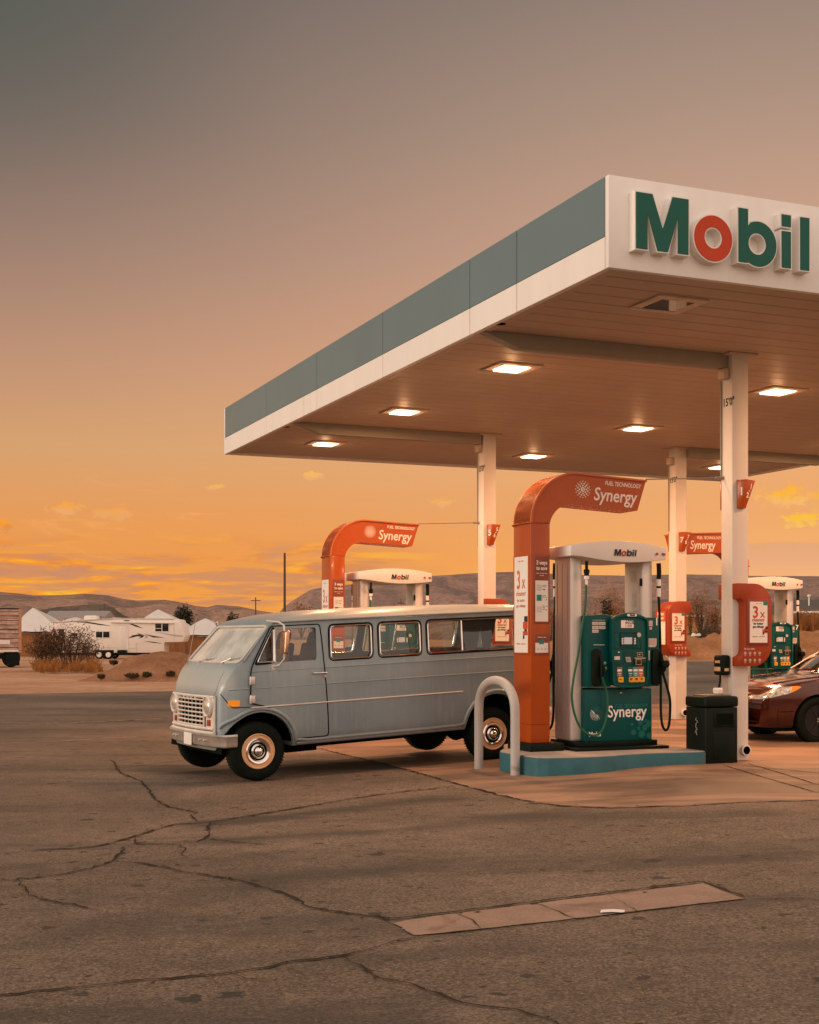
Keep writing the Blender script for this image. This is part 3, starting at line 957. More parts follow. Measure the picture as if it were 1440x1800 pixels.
# ------------------------------------------------------------------ ceiling lights
def ceiling_light(u, v, lit, label):
    r = cthing('canopy_light', label, 'light', u, v, ZC, 0, 'lights in the canopy ceiling')
    mb = MB(); h = .29
    mb.box((-h, -h, -.022), (h, -.19, -.001)); mb.box((-h, .19, -.022), (h, h, -.001))
    mb.box((-h, -.19, -.022), (-.19, .19, -.001)); mb.box((.19, -.19, -.022), (h, .19, -.001))
    mb.build('trim_frame', mat('lamp_trim', (.72, .58, .46), .5), r, bevel=.004)
    mb = MB()
    if lit:
        mb.box((-.175, -.175, -.034), (.175, .175, -.004)); mb.build('lens', M_lampglass, r, bevel=.015)
        L = bpy.data.lights.new('lamp', 'AREA'); L.shape = 'SQUARE'; L.size = .34; L.energy = 120; L.color = (1.0, .50, .24)
        lo = bpy.data.objects.new('lamp', L); C.objects.link(lo); lo.parent = r; lo.location = (0, 0, -.05)
        L2 = bpy.data.lights.new('lamp', 'POINT'); L2.energy = 3.2; L2.shadow_soft_size = .06; L2.color = (1.0, .50, .22)
        lo2 = bpy.data.objects.new('lamp', L2); C.objects.link(lo2); lo2.parent = r; lo2.location = (0, 0, -.16)
    else:
        mb.box((-.187, -.187, .0), (.187, .187, .006)); b = mb.build('housing', mat('lamp_reflector', (.12, .13, .11), .4, metal=.5), r)
        mb = MB(); mb.add([(-.187, -.187, -.02), (.187, -.187, -.02), (.187, .187, -.02), (-.187, .187, -.02)], [(0, 1, 2, 3)])
        mb.build('glass_pane', glass_mat('clear_lens', (.85, .8, .75), .0, gcol=.22), r, fix=False)
        mb = MB(); mb.lathe([(.0, -.015), (.05, -.012), (.06, .0)], 16, 'z', (.03, .02, 0)); mb.build('bulb', M_soffit, r)
        mb = MB(); mb.add([(-.02, -.15, -.001), (.16, -.13, -.001), (.03, .05, -.013), (.16, .15, -.001), (-.02, .14, -.001)], [(0, 1, 2), (2, 1, 3), (2, 3, 4), (2, 4, 0)])
        mb.build('reflector', mat('copper_reflector', (.16, .065, .035), .8, metal=0), r, fix=False)


LV = (1.02, 4.45, 7.92, 11.45)
LU = (1.31, 5.35, 9.50)
names = {(0, 0): 'unlit square ceiling fixture nearest the front corner of the canopy', (0, 1): 'nearest glowing square light of the left row',
         (0, 2): 'glowing square light in the left row, between a nearer and a farther one', (0, 3): 'glowing square light at the far left end of the canopy ceiling',
         (1, 1): 'glowing square light just right of the near column', (1, 2): 'glowing square light in the middle of the canopy ceiling',
         (1, 3): 'glowing square light near the far edge', (2, 3): 'glowing square light at the far right, beside the nearest column',
         (1, 0): 'square front row light out past the right of the photo', (2, 0): 'glowing square light in the far right front corner of the canopy, out of view',
         (2, 1): 'glowing square light in the right row, second from the front, out of view', (2, 2): 'glowing square light in the right row, third from the front, out of view'}
for i, u in enumerate(LU):
    for j, v in enumerate(LV):
        ceiling_light(u, v, not (i == 0 and j == 0), names[(i, j)])

# ------------------------------------------------------------------ columns
def column(u, v, label, mark=True, zbase=-.02):
    r = cthing('canopy_column', label, 'column', u, v, 0, 0, 'columns holding up the canopy')
    mb = MB(); mb.box((-.115, -.11, zbase - .1), (.115, .11, ZC - .001)); mb.build('shaft', M_colpaint, r, bevel=.012)
    mb = MB(); mb.box((-.20, -.19, ZC - .022), (.20, .19, ZC - .0035)); mb.build('cap_plate', M_soffit, r, bevel=.004)
    # small drain elbow near the ground, on the near face
    mb = MB(); mb.tube([(.05, -.10, .12), (.05, -.14, .12)], .062, 20); mb.tube([(.05, -.135, .12), (.05, -.165, .12)], [.066, .066], 20)
    mb.build('drain_pipe', M_colpaint, r, bevel=.004)
    mb = MB(); mb.lathe([(0, -.1675), (.048, -.1675)], 20, 'y', (.05, 0, .12)); mb.build('drain_bore', M_dark, r, fix=False)
    mb = MB(); mb.box((-.20, -.07, ZC - .30), (-.116, .07, ZC - .172)); mb.build('junction_bracket', M_soffit, r, bevel=.02)
    mb = MB(); mb.tube([(-.128, .095, ZC - .30), (-.128, .095, 3.32)], .009, 8); mb.build('conduit', M_beam, r)
    if mark:
        text("15'0\"", .13, M_txtdark, r, (-.1165, .075, 4.18), LEFTF, weight=.003, name='height_marking', sx=.85)
    return r


colA = column(*COLS[0], 'white square column nearest the camera, with the 1-2 sign and a large red advert box')
colB = column(*COLS[1], 'white square column rising behind the blue van, with the 5-6 sign')
colC = column(*COLS[2], 'white square column behind the near pump, with the 7-8 sign and two-sided red box')
colD = column(*COLS[3], 'white square column out of view past the right edge of the photo')


# number signs: folded V plates
def number_sign(col_uv, big, a, b, label):
    u, v = col_uv
    r = cthing('pump_number_sign', label, 'sign', u, v, 0, 0, 'orange pump number signs')
    y0 = -.113
    A0, A1, A2, A3 = Vector((-.055, y0, 3.30)), Vector((.0, y0 - .10, 3.30)), Vector((.17, y0 - .06, 3.30)), Vector((.11, y0, 3.30))
    B0, B1, B2, B3 = Vector((-.055, y0, 2.965)), Vector((-.03, y0 - .05, 2.965)), Vector((.05, y0 - .03, 2.965)), Vector((.05, y0, 2.965))
    for sgn, nm in ((1, 'sign_wedge'), (-1, 'sign_wedge')):
        P = [A0, A1, A2, A3, B0, B1, B2, B3]
        if sgn < 0: P = [Vector((p.x * 1.0 - .06, -p.y, p.z)) for p in P]
        mb = MB(); mb.add(P, [(0, 1, 2, 3), (7, 6, 5, 4), (0, 4, 5, 1), (1, 5, 6, 2), (2, 6, 7, 3), (3, 7, 4, 0)])
        mb.build(nm, M_orange, r, bevel=.003)
    def face_text(items, p0, p1, p2):
        """lettering lying on the sloping face with corner p0, horizontal p0->p1, downwards p2"""
        ex = (p1 - p0).normalized(); n_ = ex.cross(p2 - p0).normalized()
        if n_.y > 0: n_ = -n_
        ez = n_.cross(ex).normalized()
        if ez.z < 0: ez = -ez
        for s_, size, fx_, fz_ in items:
            me = text_mesh(s_, size, weight=.003)
            o_ = p0 + ex * (fx_ * (p1 - p0).length) + ez * (-fz_ * .33) + n_ * .003
            M_ = Matrix((( ex.x, ez.x, n_.x, o_.x), (ex.y, ez.y, n_.y, o_.y), (ex.z, ez.z, n_.z, o_.z), (0, 0, 0, 1)))
            me.transform(M_); link('lettering', me, M_txtwhite, r, 0)
    face_text([(big, .13, .25, .55)], A0, A1, B0)
    face_text([(a, .085, .48, .33), ('-', .07, .42, .45), (b, .085, .24, .64)], A1, A2, B1)
    return r


number_sign(COLS[0], '1', '1', '2', 'orange folded sign reading 1 and 1-2 high on the nearest column')
number_sign(COLS[1], '5', '5', '6', 'orange folded sign reading 5 and 5-6 on the column behind the van')
number_sign(COLS[2], '7', '7', '8', 'orange folded sign reading 7-8 on the column behind the near pump')

# ------------------------------------------------------------------ advert boxes on the columns
CARRED = mat('advert_red', (.50, .07, .03), .6, var=.1)


def tiny_car(parent, x, z, s, y, rot=FRONT):
    mb = MB()
    for (a, b_, c, d, k) in ((0, .1, .9, .55, 0), (.22, .5, .9, 1.0, 0), (.0, -.02, .22, .2, 1), (.60, -.15, .85, .15, 1)):
        pass
    mb.box((x, y - .002, z + .1 * s), (x + .9 * s, y, z + .62 * s))
    mb.prism([(x + .25 * s, z + .6 * s), (x + .9 * s, z + .6 * s), (x + .9 * s, z + 1.05 * s), (x + .55 * s, z + 1.05 * s)], y - .002, y)
    a = mb.build('printed_car', CARRED, parent)
    mb = MB(); mb.box((x + .02 * s, y - .0035, z - .12 * s), (x + .22 * s, y - .0022, z + .25 * s)); mb.box((x + .35 * s, y - .0035, z + .22 * s), (x + .8 * s, y - .0022, z + .42 * s))
    mb.prism([(x + .42 * s, z + .62 * s), (x + .86 * s, z + .62 * s), (x + .86 * s, z + .98 * s), (x + .62 * s, z + .98 * s)], y - .0035, y - .0022)
    mb.build('printed_shadow', M_txtdark, parent)


def ad_box(u, v, mirror, label, side=False):
    r = cthing('advert_box', label, 'advert box', u, v, 0, 0, 'red advert boxes on the columns')
    arc = lambda cx, cz, rx, rz, a0, a1, n=8: [(cx + rx * math.cos(R(a0 + (a1 - a0) * i / n)), cz + rz * math.sin(R(a0 + (a1 - a0) * i / n))) for i in range(n + 1)]
    P = [(0, 2.08)] + arc(.22, 1.84, .25, .24, 90, 0) + arc(.22, 1.36, .25, .25, 0, -90) + [(0, 1.11), (0, 1.22)] + arc(.0, 1.30, .085, .08, -90, 0, 5) + arc(0, 1.83, .085, .07, 0, 90, 5)
    sx = -1 if mirror else 1
    P = [(sx * a, b) for a, b in P]
    d = (-.20, .20)
    mb = MB(); mb.prism(P, d[0], d[1]); body = mb.build('box_body', M_red, r, bevel=.006)
    X = (lambda a: a) if not mirror else (lambda a: -a)
    xa, xb = sorted((X(.115), X(.425)))
    mb = MB()
    fr = [(xa, 1.36), (xb, 1.36), (xb, 1.89), (xa, 1.89)]
    mb.prism(fr, d[0] - .012, d[0] + .01); mb.build('poster_frame', mat('box_frame', (.24, .05, .03), .4), r, bevel=.004)
    mb = MB(); mb.prism([(xa + .03, 1.385), (xb - .03, 1.385), (xb - .03, 1.865), (xa + .03, 1.865)], d[0] - .016, d[0] - .008); mb.build('poster', M_paper, r)
    mb = MB(); mb.prism([(xb - .09, 1.825), (xb - .03, 1.825), (xb - .03, 1.865), (xb - .09, 1.865)], d[0] - .0175, d[0] - .0165); mb.build('poster_flag', M_txtteal, r)
    y = d[0] - .0175
    text('3', .19, CARRED, r, (xa + .065, y, 1.68), weight=.004, sx=.95)
    text('x', .14, CARRED, r, (xa + .175, y, 1.68), weight=.0, sx=1.0)
    text('cleaner', .062, CARRED, r, ((xa + xb) / 2 - .005, y, 1.635), align='CENTER', weight=.0005)
    text_block([('for better', .034, ((xa + xb) / 2 - .005, y, 1.598), FRONT, {'align': 'CENTER', 'weight': .001}), ('gas mileage', .034, ((xa + xb) / 2 - .005, y, 1.562), FRONT, {'align': 'CENTER', 'weight': .001})], M_txtdark, r)
    text('_______ ________', .022, M_txtred, r, ((xa + xb) / 2, y, 1.45), align='CENTER')
    text('____ ____', .017, M_adorange, r, ((xa + xb) / 2, y, 1.84), align='CENTER')
    tiny_car(r, xb - .10, 1.49, .085, y)
    # safety pictograms
    x0 = .045 if not mirror else -.36
    text('For your safety', .024, M_txtwhite, r, (x0 + .03, d[0] - .002, 1.305))
    mb = MB()
    for k in range(4):
        for j in range(2):
            cx, cz = x0 + .045 + k * .068, 1.262 - j * .082
            a = circ(cx, cz, .017, 14); b_ = circ(cx, cz, .010, 14)
            n = len(a); vs = [(p[0], d[0] - .002, p[1]) for p in a + b_]
            mb.add(vs, [(i, (i + 1) % n, n + (i + 1) % n, n + i) for i in range(n)])
            mb.add([(cx - .003, d[0] - .002, cz - .006), (cx + .003, d[0] - .002, cz - .006), (cx + .003, d[0] - .002, cz + .006), (cx - .003, d[0] - .002, cz + .006)], [(0, 1, 2, 3)])
            mb.add([(cx - .013, d[0] - .002, cz - .032), (cx + .013, d[0] - .002, cz - .032), (cx + .013, d[0] - .002, cz - .028), (cx - .013, d[0] - .002, cz - .028)], [(0, 1, 2, 3)])
    mb.build('safety_symbols', M_label, r, fix=False)
    if side:
        # the advert on the outer side of the box
        xs = -.47
        mb = MB(); mb.prism([(-.16, 1.30), (.16, 1.30), (.16, 1.92), (-.16, 1.92)], xs - .012, xs + .01, 'x'); mb.build('poster_frame', M_red, r, bevel=.004)
        mb = MB(); mb.prism([(-.13, 1.32), (.13, 1.32), (.13, 1.72), (-.13, 1.72)], xs - .016, xs - .011, 'x'); mb.build('poster', M_paper, r)
        mb = MB(); mb.prism([(-.13, 1.72), (.13, 1.72), (.13, 1.90), (-.13, 1.90)], xs - .016, xs - .011, 'x'); mb.build('poster_heading', M_adorange, r)
        text_block([('3 ways', .075, (xs - .017, .115, 1.835), LEFTF, {'weight': .001}), ('to save', .07, (xs - .017, .115, 1.765), LEFTF, {'weight': .001})], M_txtwhite, r)
        mb = MB(); mb.box((xs - .018, .02, 1.60), (xs - .0165, .09, 1.66)); mb.box((xs - .018, .02, 1.48), (xs - .0165, .09, 1.54)); mb.build('printed_panels', M_txtteal, r)
    return r


uA, vA = COLS[0]
ad_box(uA - .112, vA - .03, False, 'large red box with a 3x cleaner poster on the nearest column')
ad_box(COLS[2][0] + .118, COLS[2][1] - .03, True, 'red advert box with two posters on the column behind the near pump', side=True)
ad_box(COLS[1][0] - .112, COLS[1][1] - .03, False, 'red advert box on the column behind the van, only its curved top showing')

# towel and squeegee dispensers
def towel_box(u, v, label, left=True):
    r = cthing('towel_dispenser', label, 'dispenser', u, v, 0, 0, 'black dispensers hung on the columns')
    mb = MB(); mb.box((-.13, -.085, 1.0), (0, .085, 1.24)); mb.build('case', M_black, r, bevel=.03, seg=3)
    mb = MB(); mb.box((-.134, -.05, 1.145), (-.1305, .04, 1.175)); mb.box((-.134, -.06, 1.05), (-.1305, .06, 1.10)); mb.box((-.09, -.089, 1.05), (-.03, -.0855, 1.085)); mb.build('sticker', mat('amber_sticker', (.66, .42, .20), .6, var=.3, scale=20), r)
    mb = MB(); mb.tube([(-.09, 0, 1.0), (-.10, -.01, .92), (-.13, -.02, .84), (-.135, -.02, .80)], .012, 8); mb.build('squeegee_handle', M_black, r)
    return r


towel_box(uA - .117, vA, 'black towel dispenser with amber stickers on the left side of the nearest column')
o = cthing('towel_dispenser', 'thin black dispenser handle on the right side of the column behind the near pump', 'dispenser', COLS[2][0] + .118, COLS[2][1], 0, 0, 'black dispensers hung on the columns')
mb = MB(); mb.tube([(.02, 0, 1.24), (.045, 0, 1.20), (.05, 0, 1.1), (.035, 0, 1.02)], .02, 10); mb.build('handle', M_black, o)
mb = MB(); mb.box((0, -.04, 1.02), (.03, .04, 1.24)); mb.build('bracket', M_black, o, bevel=.005)

# ================================================================== ISLANDS
def island(du, dv, label):
    ps = [(.58, 2.60), (.61, 2.47), (.70, 2.39), (.95, 2.35), (1.2, 2.34), (1.45, 2.36), (1.75, 2.46), (2.05, 2.50), (2.4, 2.46), (2.65, 2.42), (2.78, 2.44), (2.83, 2.52),
          (2.83, 4.18), (2.78, 4.26), (2.65, 4.28), (2.4, 4.24), (2.05, 4.2), (1.75, 4.24), (1.45, 4.34), (1.22, 4.30), (1.05, 4.16), (.92, 3.9), (.78, 3.62), (.63, 3.42), (.58, 3.30)]
    r = cthing('pump_island', label, 'kerb island', 0 + du, 0 + dv, 0, 0, 'raised pump islands')
    mb = MB(); mb.prism(ps, -.30, .142, 'z'); mb.build('kerb', M_curb, r, bevel=.012)
    cx, cy = 1.755, 3.35
    mb = MB(); mb.prism([(cx + (a - cx) * .992, cy + (b - cy) * .988) for a, b in ps], .12, .152, 'z'); mb.build('top_slab', M_curbtop, r, bevel=.008)
    return r


ISL = [(0, 0), (-.05, 6.72), (7.42, 6.66)]
island(*ISL[0], 'raised concrete island with blue kerb under the near pump')
island(*ISL[1], 'raised concrete island hidden behind the blue van')
island(*ISL[2], 'raised concrete island at the far right behind the dark red car')


# ================================================================== FUEL PUMPS
def LX(X, Y): return ((1010 + X / 8.47 - 1029) / 126 - .42, 1.45 - ((1070 + Y / 8.47) - 1120) / 152 - .15)     # crop 1 -> local x,z (z above the island)


def LX2(X, Y): return ((960 + X / 6.545 - 1029) / 126 - .42, 1.45 - ((1060 + Y / 6.545) - 1120) / 152 - .15)


def rect(mb, X0, Y0, X1, Y1, y0, y1, F=LX):
    a = F(X0, Y1); b = F(X1, Y0)
    mb.box((a[0], y0, a[1]), (b[0], y1, b[1]))


def frame2(mb, X0, Y0, X1, Y1, w, y0, y1, F=LX):
    a = F(X0, Y1); b = F(X1, Y0)
    mb.box((a[0], y0, a[1]), (b[0], y1, a[1] + w)); mb.box((a[0], y0, b[1] - w), (b[0], y1, b[1]))
    mb.box((a[0], y0, a[1] + w), (a[0] + w, y1, b[1] - w)); mb.box((b[0] - w, y0, a[1] + w), (b[0], y1, b[1] - w))


YF = -.28      # lower panel plane
YH = -.40      # head front plane


def nozzle(mb, x, z, y, s=1):
    mb.tube([(x, y, z), (x + .004 * s, y - .012, z + .07), (x, y - .004, z + .13)], [.020, .028, .024], 12)
    mb.tube([(x, y, z + .12), (x - .004, y + .01, z + .20), (x - .012, y + .045, z + .27)], [.016, .011, .010], 10)
    mb.tube([(x, y - .02, z + .01), (x, y - .062, z + .03), (x, y - .068, z + .10), (x, y - .03, z + .135)], .006, 8)
    mb.tube([(x, y - .014, z + .03), (x, y - .044, z + .055), (x, y - .046, z + .10)], .008, 8)


def pump_side(r, T, number, full=True):
    """everything on one face of the pump; T turns it to that face"""
    def B(mb, name, m, parent=r, **k):
        mb.v = [T @ p for p in mb.v]
        return mb.build(name, m, parent, **k)

    def TX(s, size, m, loc, parent=r, name='lettering', **k):
        me = text_mesh(s, size, **k)
        me.transform(T @ Matrix.Translation(loc) @ Matrix.Rotation(R(90), 4, 'X'))
        return link(name, me, m, parent, 0)
    # lower door
    mb = MB(); mb.box((-.415, YF, .095), (.485, -.03, .695)); low = B(mb, 'lower_panel', M_teal, bevel=.006)
    # upper wings
    mb = MB()
    a = LX(175, 130); b = LX(470, 1165)
    arc = [(a[0], b[1]), (b[0] + .03, b[1]), (b[0] + .03, a[1] + .0)] + [(lerp(b[0] + .03, a[0], i / 8), a[1] + .022 * math.sin(PI * min(1, i / 8 + .2) / 1.2) + .01) for i in range(9)]
    mb.prism(arc, YF - .045, -.03)
    c = LX(940, 130); d = LX(1205, 1165)
    mb.prism([(c[0] - .03, d[1]), (d[0], d[1]), (d[0], c[1]), (c[0] - .03, c[1])], YF - .045, -.031)
    B(mb, 'upper_panel', M_teal, bevel=.006)
    # head
    a = LX(470, 170); b = LX(985, 1165)
    hx0, hx1 = a[0], b[0]; zb = LX(0, 1175)[1]; zt = LX(0, 65)[1]; zs = LX(0, 160)[1]
    P = [(hx0 + .02, zb + .035), (hx0 + .12, zb + .005), ((hx0 + hx1) / 2, zb - .003), (hx1 - .12, zb + .005), (hx1 - .02, zb + .035), (hx1, zb + .12), (hx1, zs - .1), (hx1 - .012, zs)]
    P += [(lerp(hx1 - .012, hx0 + .004, i / 10), zs + (zt - zs) * math.sin(PI * i / 10) ** .75) for i in range(1, 10)] + [(hx0 + .004, zs), (hx0, zs - .1), (hx0, zb + .12)]
    mb = MB(); mb.prism(P, YH, YF - .04); head = B(mb, 'head', M_teal, bevel=.014, seg=3)
    # raised rim making the display look sunk
    mb = MB(); n = len(P)
    cx, cz = (hx0 + hx1) / 2, (zs + zb) / 2
    Q = [(cx + (p[0] - cx) * .93, cz + (p[1] - cz) * .955 if p[1] < zs else zs - .012 + (p[1] - zs) * .55) for p in P]
    mb.add([(p[0], YH - .02, p[1]) for p in P] + [(q[0], YH - .02, q[1]) for q in Q] + [(p[0], YH + .01, p[1]) for p in P] + [(q[0], YH - .001, q[1]) for q in Q],
           [(i, (i + 1) % n, n + (i + 1) % n, n + i) for i in range(n)] + [(2 * n + i, 2 * n + (i + 1) % n, (i + 1) % n, i) for i in range(n)] + [(n + i, n + (i + 1) % n, 3 * n + (i + 1) % n, 3 * n + i) for i in range(n)])
    B(mb, 'bezel', M_teal, head, bevel=.003, fix=True)
    yf = YH - .004
    mb = MB(); frame2(mb, 500, 350, 885, 605, .006, yf, YH - .0005); frame2(mb, 585, 360, 820, 575, .005, yf - .004, YH); rect(mb, 480, 850, 975, 858, yf, YH); rect(mb, 600, 395, 800, 545, yf - .004, YH)
    B(mb, 'panel_ribs', M_tealdark, head, bevel=.0015, seg=1)
    mb = MB(); rect(mb, 597, 177, 778, 290, YH - .008, YH); sc = B(mb, 'price_display', M_screen, head, bevel=.002, seg=1)
    p = LX(655, 232); TX('6028', .062, M_txtdark, (p[0], YH - .0095, p[1]), sc, weight=.0005, sx=.95)
    p = LX(650, 278); TX('11390', .042, mat('faint_digits', (.25, .12, .09), .6), (p[0], YH - .0095, p[1]), sc, sx=.9)
    mb = MB(); rect(mb, 637, 430, 752, 532, YH - .013, YH); B(mb, 'small_screen', mat('small_screen', (.45, .46, .47), .25, emit=(.8, .8, .8, .12)), head, bevel=.002, seg=1)
    mb = MB()
    for k in range(4):
        for xx in (602, 780): rect(mb, xx, 440 + k * 25, xx + 24, 458 + k * 25, YH - .014, YH)
    B(mb, 'screen_keys', M_txtwhite, head, bevel=.002, seg=1)
    mb = MB(); q = LX(855, 393); mb.lathe([(0, YH - .008), (.026, YH - .008), (.028, YH)], 20, 'y', (q[0], 0, q[1])); B(mb, 'round_sticker', M_label, head)
    mb = MB(); rect(mb, 640, 632, 775, 800, YH - .006, YH); rect(mb, 505, 800, 640, 830, YH - .006, YH); B(mb, 'recess', M_tealdark, head)
    mb = MB()
    for k in range(3):
        for j in range(4): rect(mb, 660 + k * 24 + j * 3, 722 + j * 20, 678 + k * 24 + j * 3, 737 + j * 20, YH - .014, YH)
    B(mb, 'keypad', mat('keypad', (.55, .45, .42), .4, var=.3, scale=30), head, bevel=.001, seg=1)
    mb = MB(); rect(mb, 500, 710, 578, 762, YH - .009, YH); B(mb, 'card_sticker', M_label, head)
    mb = MB(); rect(mb, 553, 640, 577, 660, YH - .008, YH); B(mb, 'speaker_grille', M_label, head)
    mb = MB(); rect(mb, 790, 755, 868, 838, YH - .035, YH); rect(mb, 868, 765, 945, 825, YH - .02, YH); rect(mb, 825, 655, 902, 715, YH - .008, YH); rd = B(mb, 'card_reader', mat('reader_black', (.03, .025, .02), .3), head, bevel=.006)
    mb = MB(); rect(mb, 787, 732, 945, 750, YH - .016, YH); frame2(mb, 787, 755, 870, 840, .006, YH - .038, YH - .03); frame2(mb, 823, 653, 904, 717, .005, YH - .01, YH - .005); rect(mb, 845, 675, 870, 695, YH - .011, YH - .007)
    B(mb, 'reader_trim', mat('gold_trim', (.50, .36, .20), .35, metal=.4), rd)
    # logo plate on top of the head
    mb = MB(); p0 = LX(672, 118); p1 = LX(810, 82)
    mb.prism(rrect(p0[0], p0[1], p1[0], p1[1], .014), YH - .026, YH); pl = B(mb, 'logo_plate', M_txtwhite, head, bevel=.002, seg=1)
    pq = LX(708, 110); TX('Mobil', .030, M_txtdark, (pq[0], YH - .0275, pq[1]), pl, weight=.001)
    # four grades: coloured price strips and yellow buttons
    for k, (xx, col) in enumerate(((540, (.20, .13, .11)), (695, (.02, .10, .10)), (770, (.12, .28, .25)), (845, (.52, .10, .05)))):
        mb = MB(); rect(mb, xx, 868, xx + 75, 1015, YH - .005, YH); st_ = B(mb, 'grade_strip', mat('grade_strip_%d' % k, col, .5), head)
        mb = MB(); rect(mb, xx + 4, 904, xx + 62, 935, YH - .007, YH - .004); rect(mb, xx + 14, 960, xx + 60, 970, YH - .007, YH - .004); rect(mb, xx + 22, 990, xx + 52, 996, YH - .007, YH - .004); B(mb, 'price_window', M_txtwhite, st_)
        mb = MB(); a0 = LX(xx + 12, 1098); b0 = LX(xx + 88, 1018); mb.prism(rrect(a0[0], a0[1], b0[0], b0[1], .012), YH - .016, YH); bt = B(mb, 'grade_button', M_yellowbtn, head, bevel=.004)
        TX(('__', '87', '89', '91')[k], .036, M_txtdark, (a0[0] + .012, YH - .0175, a0[1] + .025), bt, weight=.001, sx=.9)
    # stickers on the wings
    yw = YF - .045
    mb = MB()
    for (p, q) in ((238, 200), (335, 200), (238, 260), (335, 260), (238, 315)): rect(mb, p, q, p + 90, q + 46, yw - .002, yw)
    rect(mb, 245, 172, 420, 178, yw - .002, yw); rect(mb, 258, 535, 415, 545, yw - .002, yw); rect(mb, 1052, 178, 1107, 262, yw - .002, yw); rect(mb, 1060, 278, 1097, 312, yw - .002, yw)
    rect(mb, 1002, 445, 1165, 552, yw - .002, yw); rect(mb, 1018, 552, 1150, 576, yw - .002, yw); rect(mb, 1002, 628, 1066, 775, yw - .002, yw)
    split_loose(B(mb, 'sticker', M_label, r))
    mb = MB()
    for k in range(5): rect(mb, 1015, 462 + k * 18, 1150, 467 + k * 18, yw - .003, yw - .0021)
    for k in range(3): rect(mb, 1062, 195 + k * 20, 1098, 200 + k * 20, yw - .003, yw - .0021)
    for (p, q) in ((238, 200), (335, 200), (238, 260), (335, 260), (238, 315)): rect(mb, p + 12, q + 20, p + 76, q + 26, yw - .003, yw - .0021)
    B(mb, 'sticker_print', M_adorange, r)
    p = LX(1135, 245); TX(number, .12, M_txtwhite, (p[0], yw - .002, p[1]), weight=.003, name='pump_number')
    # nozzle pockets (dark rounded recesses) + boots
    for (X0, X1) in ((228, 355), (1085, 1212)):
        a0 = LX(X0, 1150); b0 = LX(X1, 600)
        mb = MB(); mb.prism(rrect(a0[0], a0[1], b0[0], b0[1], .05), yw - .03, yw); ring = B(mb, 'nozzle_boot', M_black, r, bevel=.008)
    q = LX(350, 1010); mb = MB(); nozzle(mb, q[0] - .01, q[1], yw - .06); nz = B(mb, 'nozzle', M_black, r)
    mb = MB(); mb.tube([(q[0] + .004, yw - .075, q[1] + .10), (q[0] + .03, yw - .08, q[1] + .09)], .022, 10); mb.tube([(q[0] + .004, yw - .075, q[1] + .16), (q[0] + .026, yw - .08, q[1] + .15)], .018, 10); B(mb, 'nozzle_grip', mat('grip_green', (.10, .24, .17), .4), nz)
    q2 = LX(1215, 960); mb = MB(); nozzle(mb, q2[0] + .0, q2[1], yw - .06)
    mb.lathe([(0, yw - .13), (.045, yw - .12), (.052, yw - .07), (.04, yw - .03)], 20, 'y', (q2[0] + .01, 0, q2[1] + .10)); nz2 = B(mb, 'nozzle', M_black, r)
    mb = MB(); mb.tube([(q2[0] + .0, yw - .11, q2[1] + .20), (q2[0] + .035, yw - .13, q2[1] + .155), (q2[0] + .055, yw - .12, q2[1] + .09)], .006, 8); B(mb, 'nozzle_guard', M_chrome, nz2)
    # lower door print
    p = LX2(700, 1318); TX('Synergy', .192, M_txtwhite, (p[0], YF - .002, p[1]), low, weight=.0022, sx=.88)
    p = LX2(785, 1212); TX('FUEL TECHNOLOGY', .060, mat('faint_teal', (.03, .17, .15), .5), (p[0], YF - .002, p[1]), low, weight=.0005, sx=.80)
    p = LX2(495, 1533); TX('Mobil', .078, M_txtwhite, (p[0], YF - .002, p[1]), low, weight=.0012, sx=.92)
    rnd = random.Random(5); mbw, mbt, mbr = MB(), MB(), MB()
    c0 = LX2(575, 1270)
    for ring_, (rr_, nn, sz) in enumerate(((.022, 6, .006), (.036, 10, .0075), (.052, 14, .007), (.068, 18, .0055), (.080, 20, .0038))):
        for k in range(nn):
            a_ = 2 * PI * (k + .5 * (ring_ % 2)) / nn
            mb_ = mbw if math.sin(a_ + .7) < -.15 else (mbt if math.cos(a_ - 1.5) > .2 else mbr)
            cc = circ(c0[0] + rr_ * math.cos(a_), c0[1] + rr_ * math.sin(a_), sz * rnd.uniform(.7, 1.2), 8)
            mb_.add([(q_[0], YF - .002, q_[1]) for q_ in cc], [tuple(range(8))])
    for mb_, mm in ((mbw, M_txtwhite), (mbt, MATS['faint_teal']), (mbr, mat('emblem_maroon', (.17, .035, .05), .5))): B(mb_, 'emblem', mm, low, fix=False, smooth=0)
    mb = MB()
    for (cx_, cy_, rr_) in ((1083, 1523, 37), (1118, 1450, 30), (1068, 1390, 28), (1178, 1405, 34), (990, 1500, 30), (1050, 1455, 20), (1130, 1370, 16), (975, 1408, 16), (1200, 1545, 30)):
        q_ = LX2(cx_, cy_); cc = [(u_, min(max(w_, .10), .69)) for u_, w_ in circ(min(q_[0], .484 - rr_ / 6.545 / 126), q_[1], rr_ / 6.545 / 126, 20)]
        mb.add([(a_[0], YF - .0015, a_[1]) for a_ in cc], [tuple(range(20))])
    split_loose(B(mb, 'printed_dot', mat('dot_teal', (.008, .115, .105), .45), low, fix=False, smooth=0))
    mb = MB(); q_ = LX(675, 1258); mb.box((q_[0] - .01, YF - .003, q_[1] - .006), (q_[0] + .014, YF, q_[1] + .004)); B(mb, 'lock', M_silver, low)
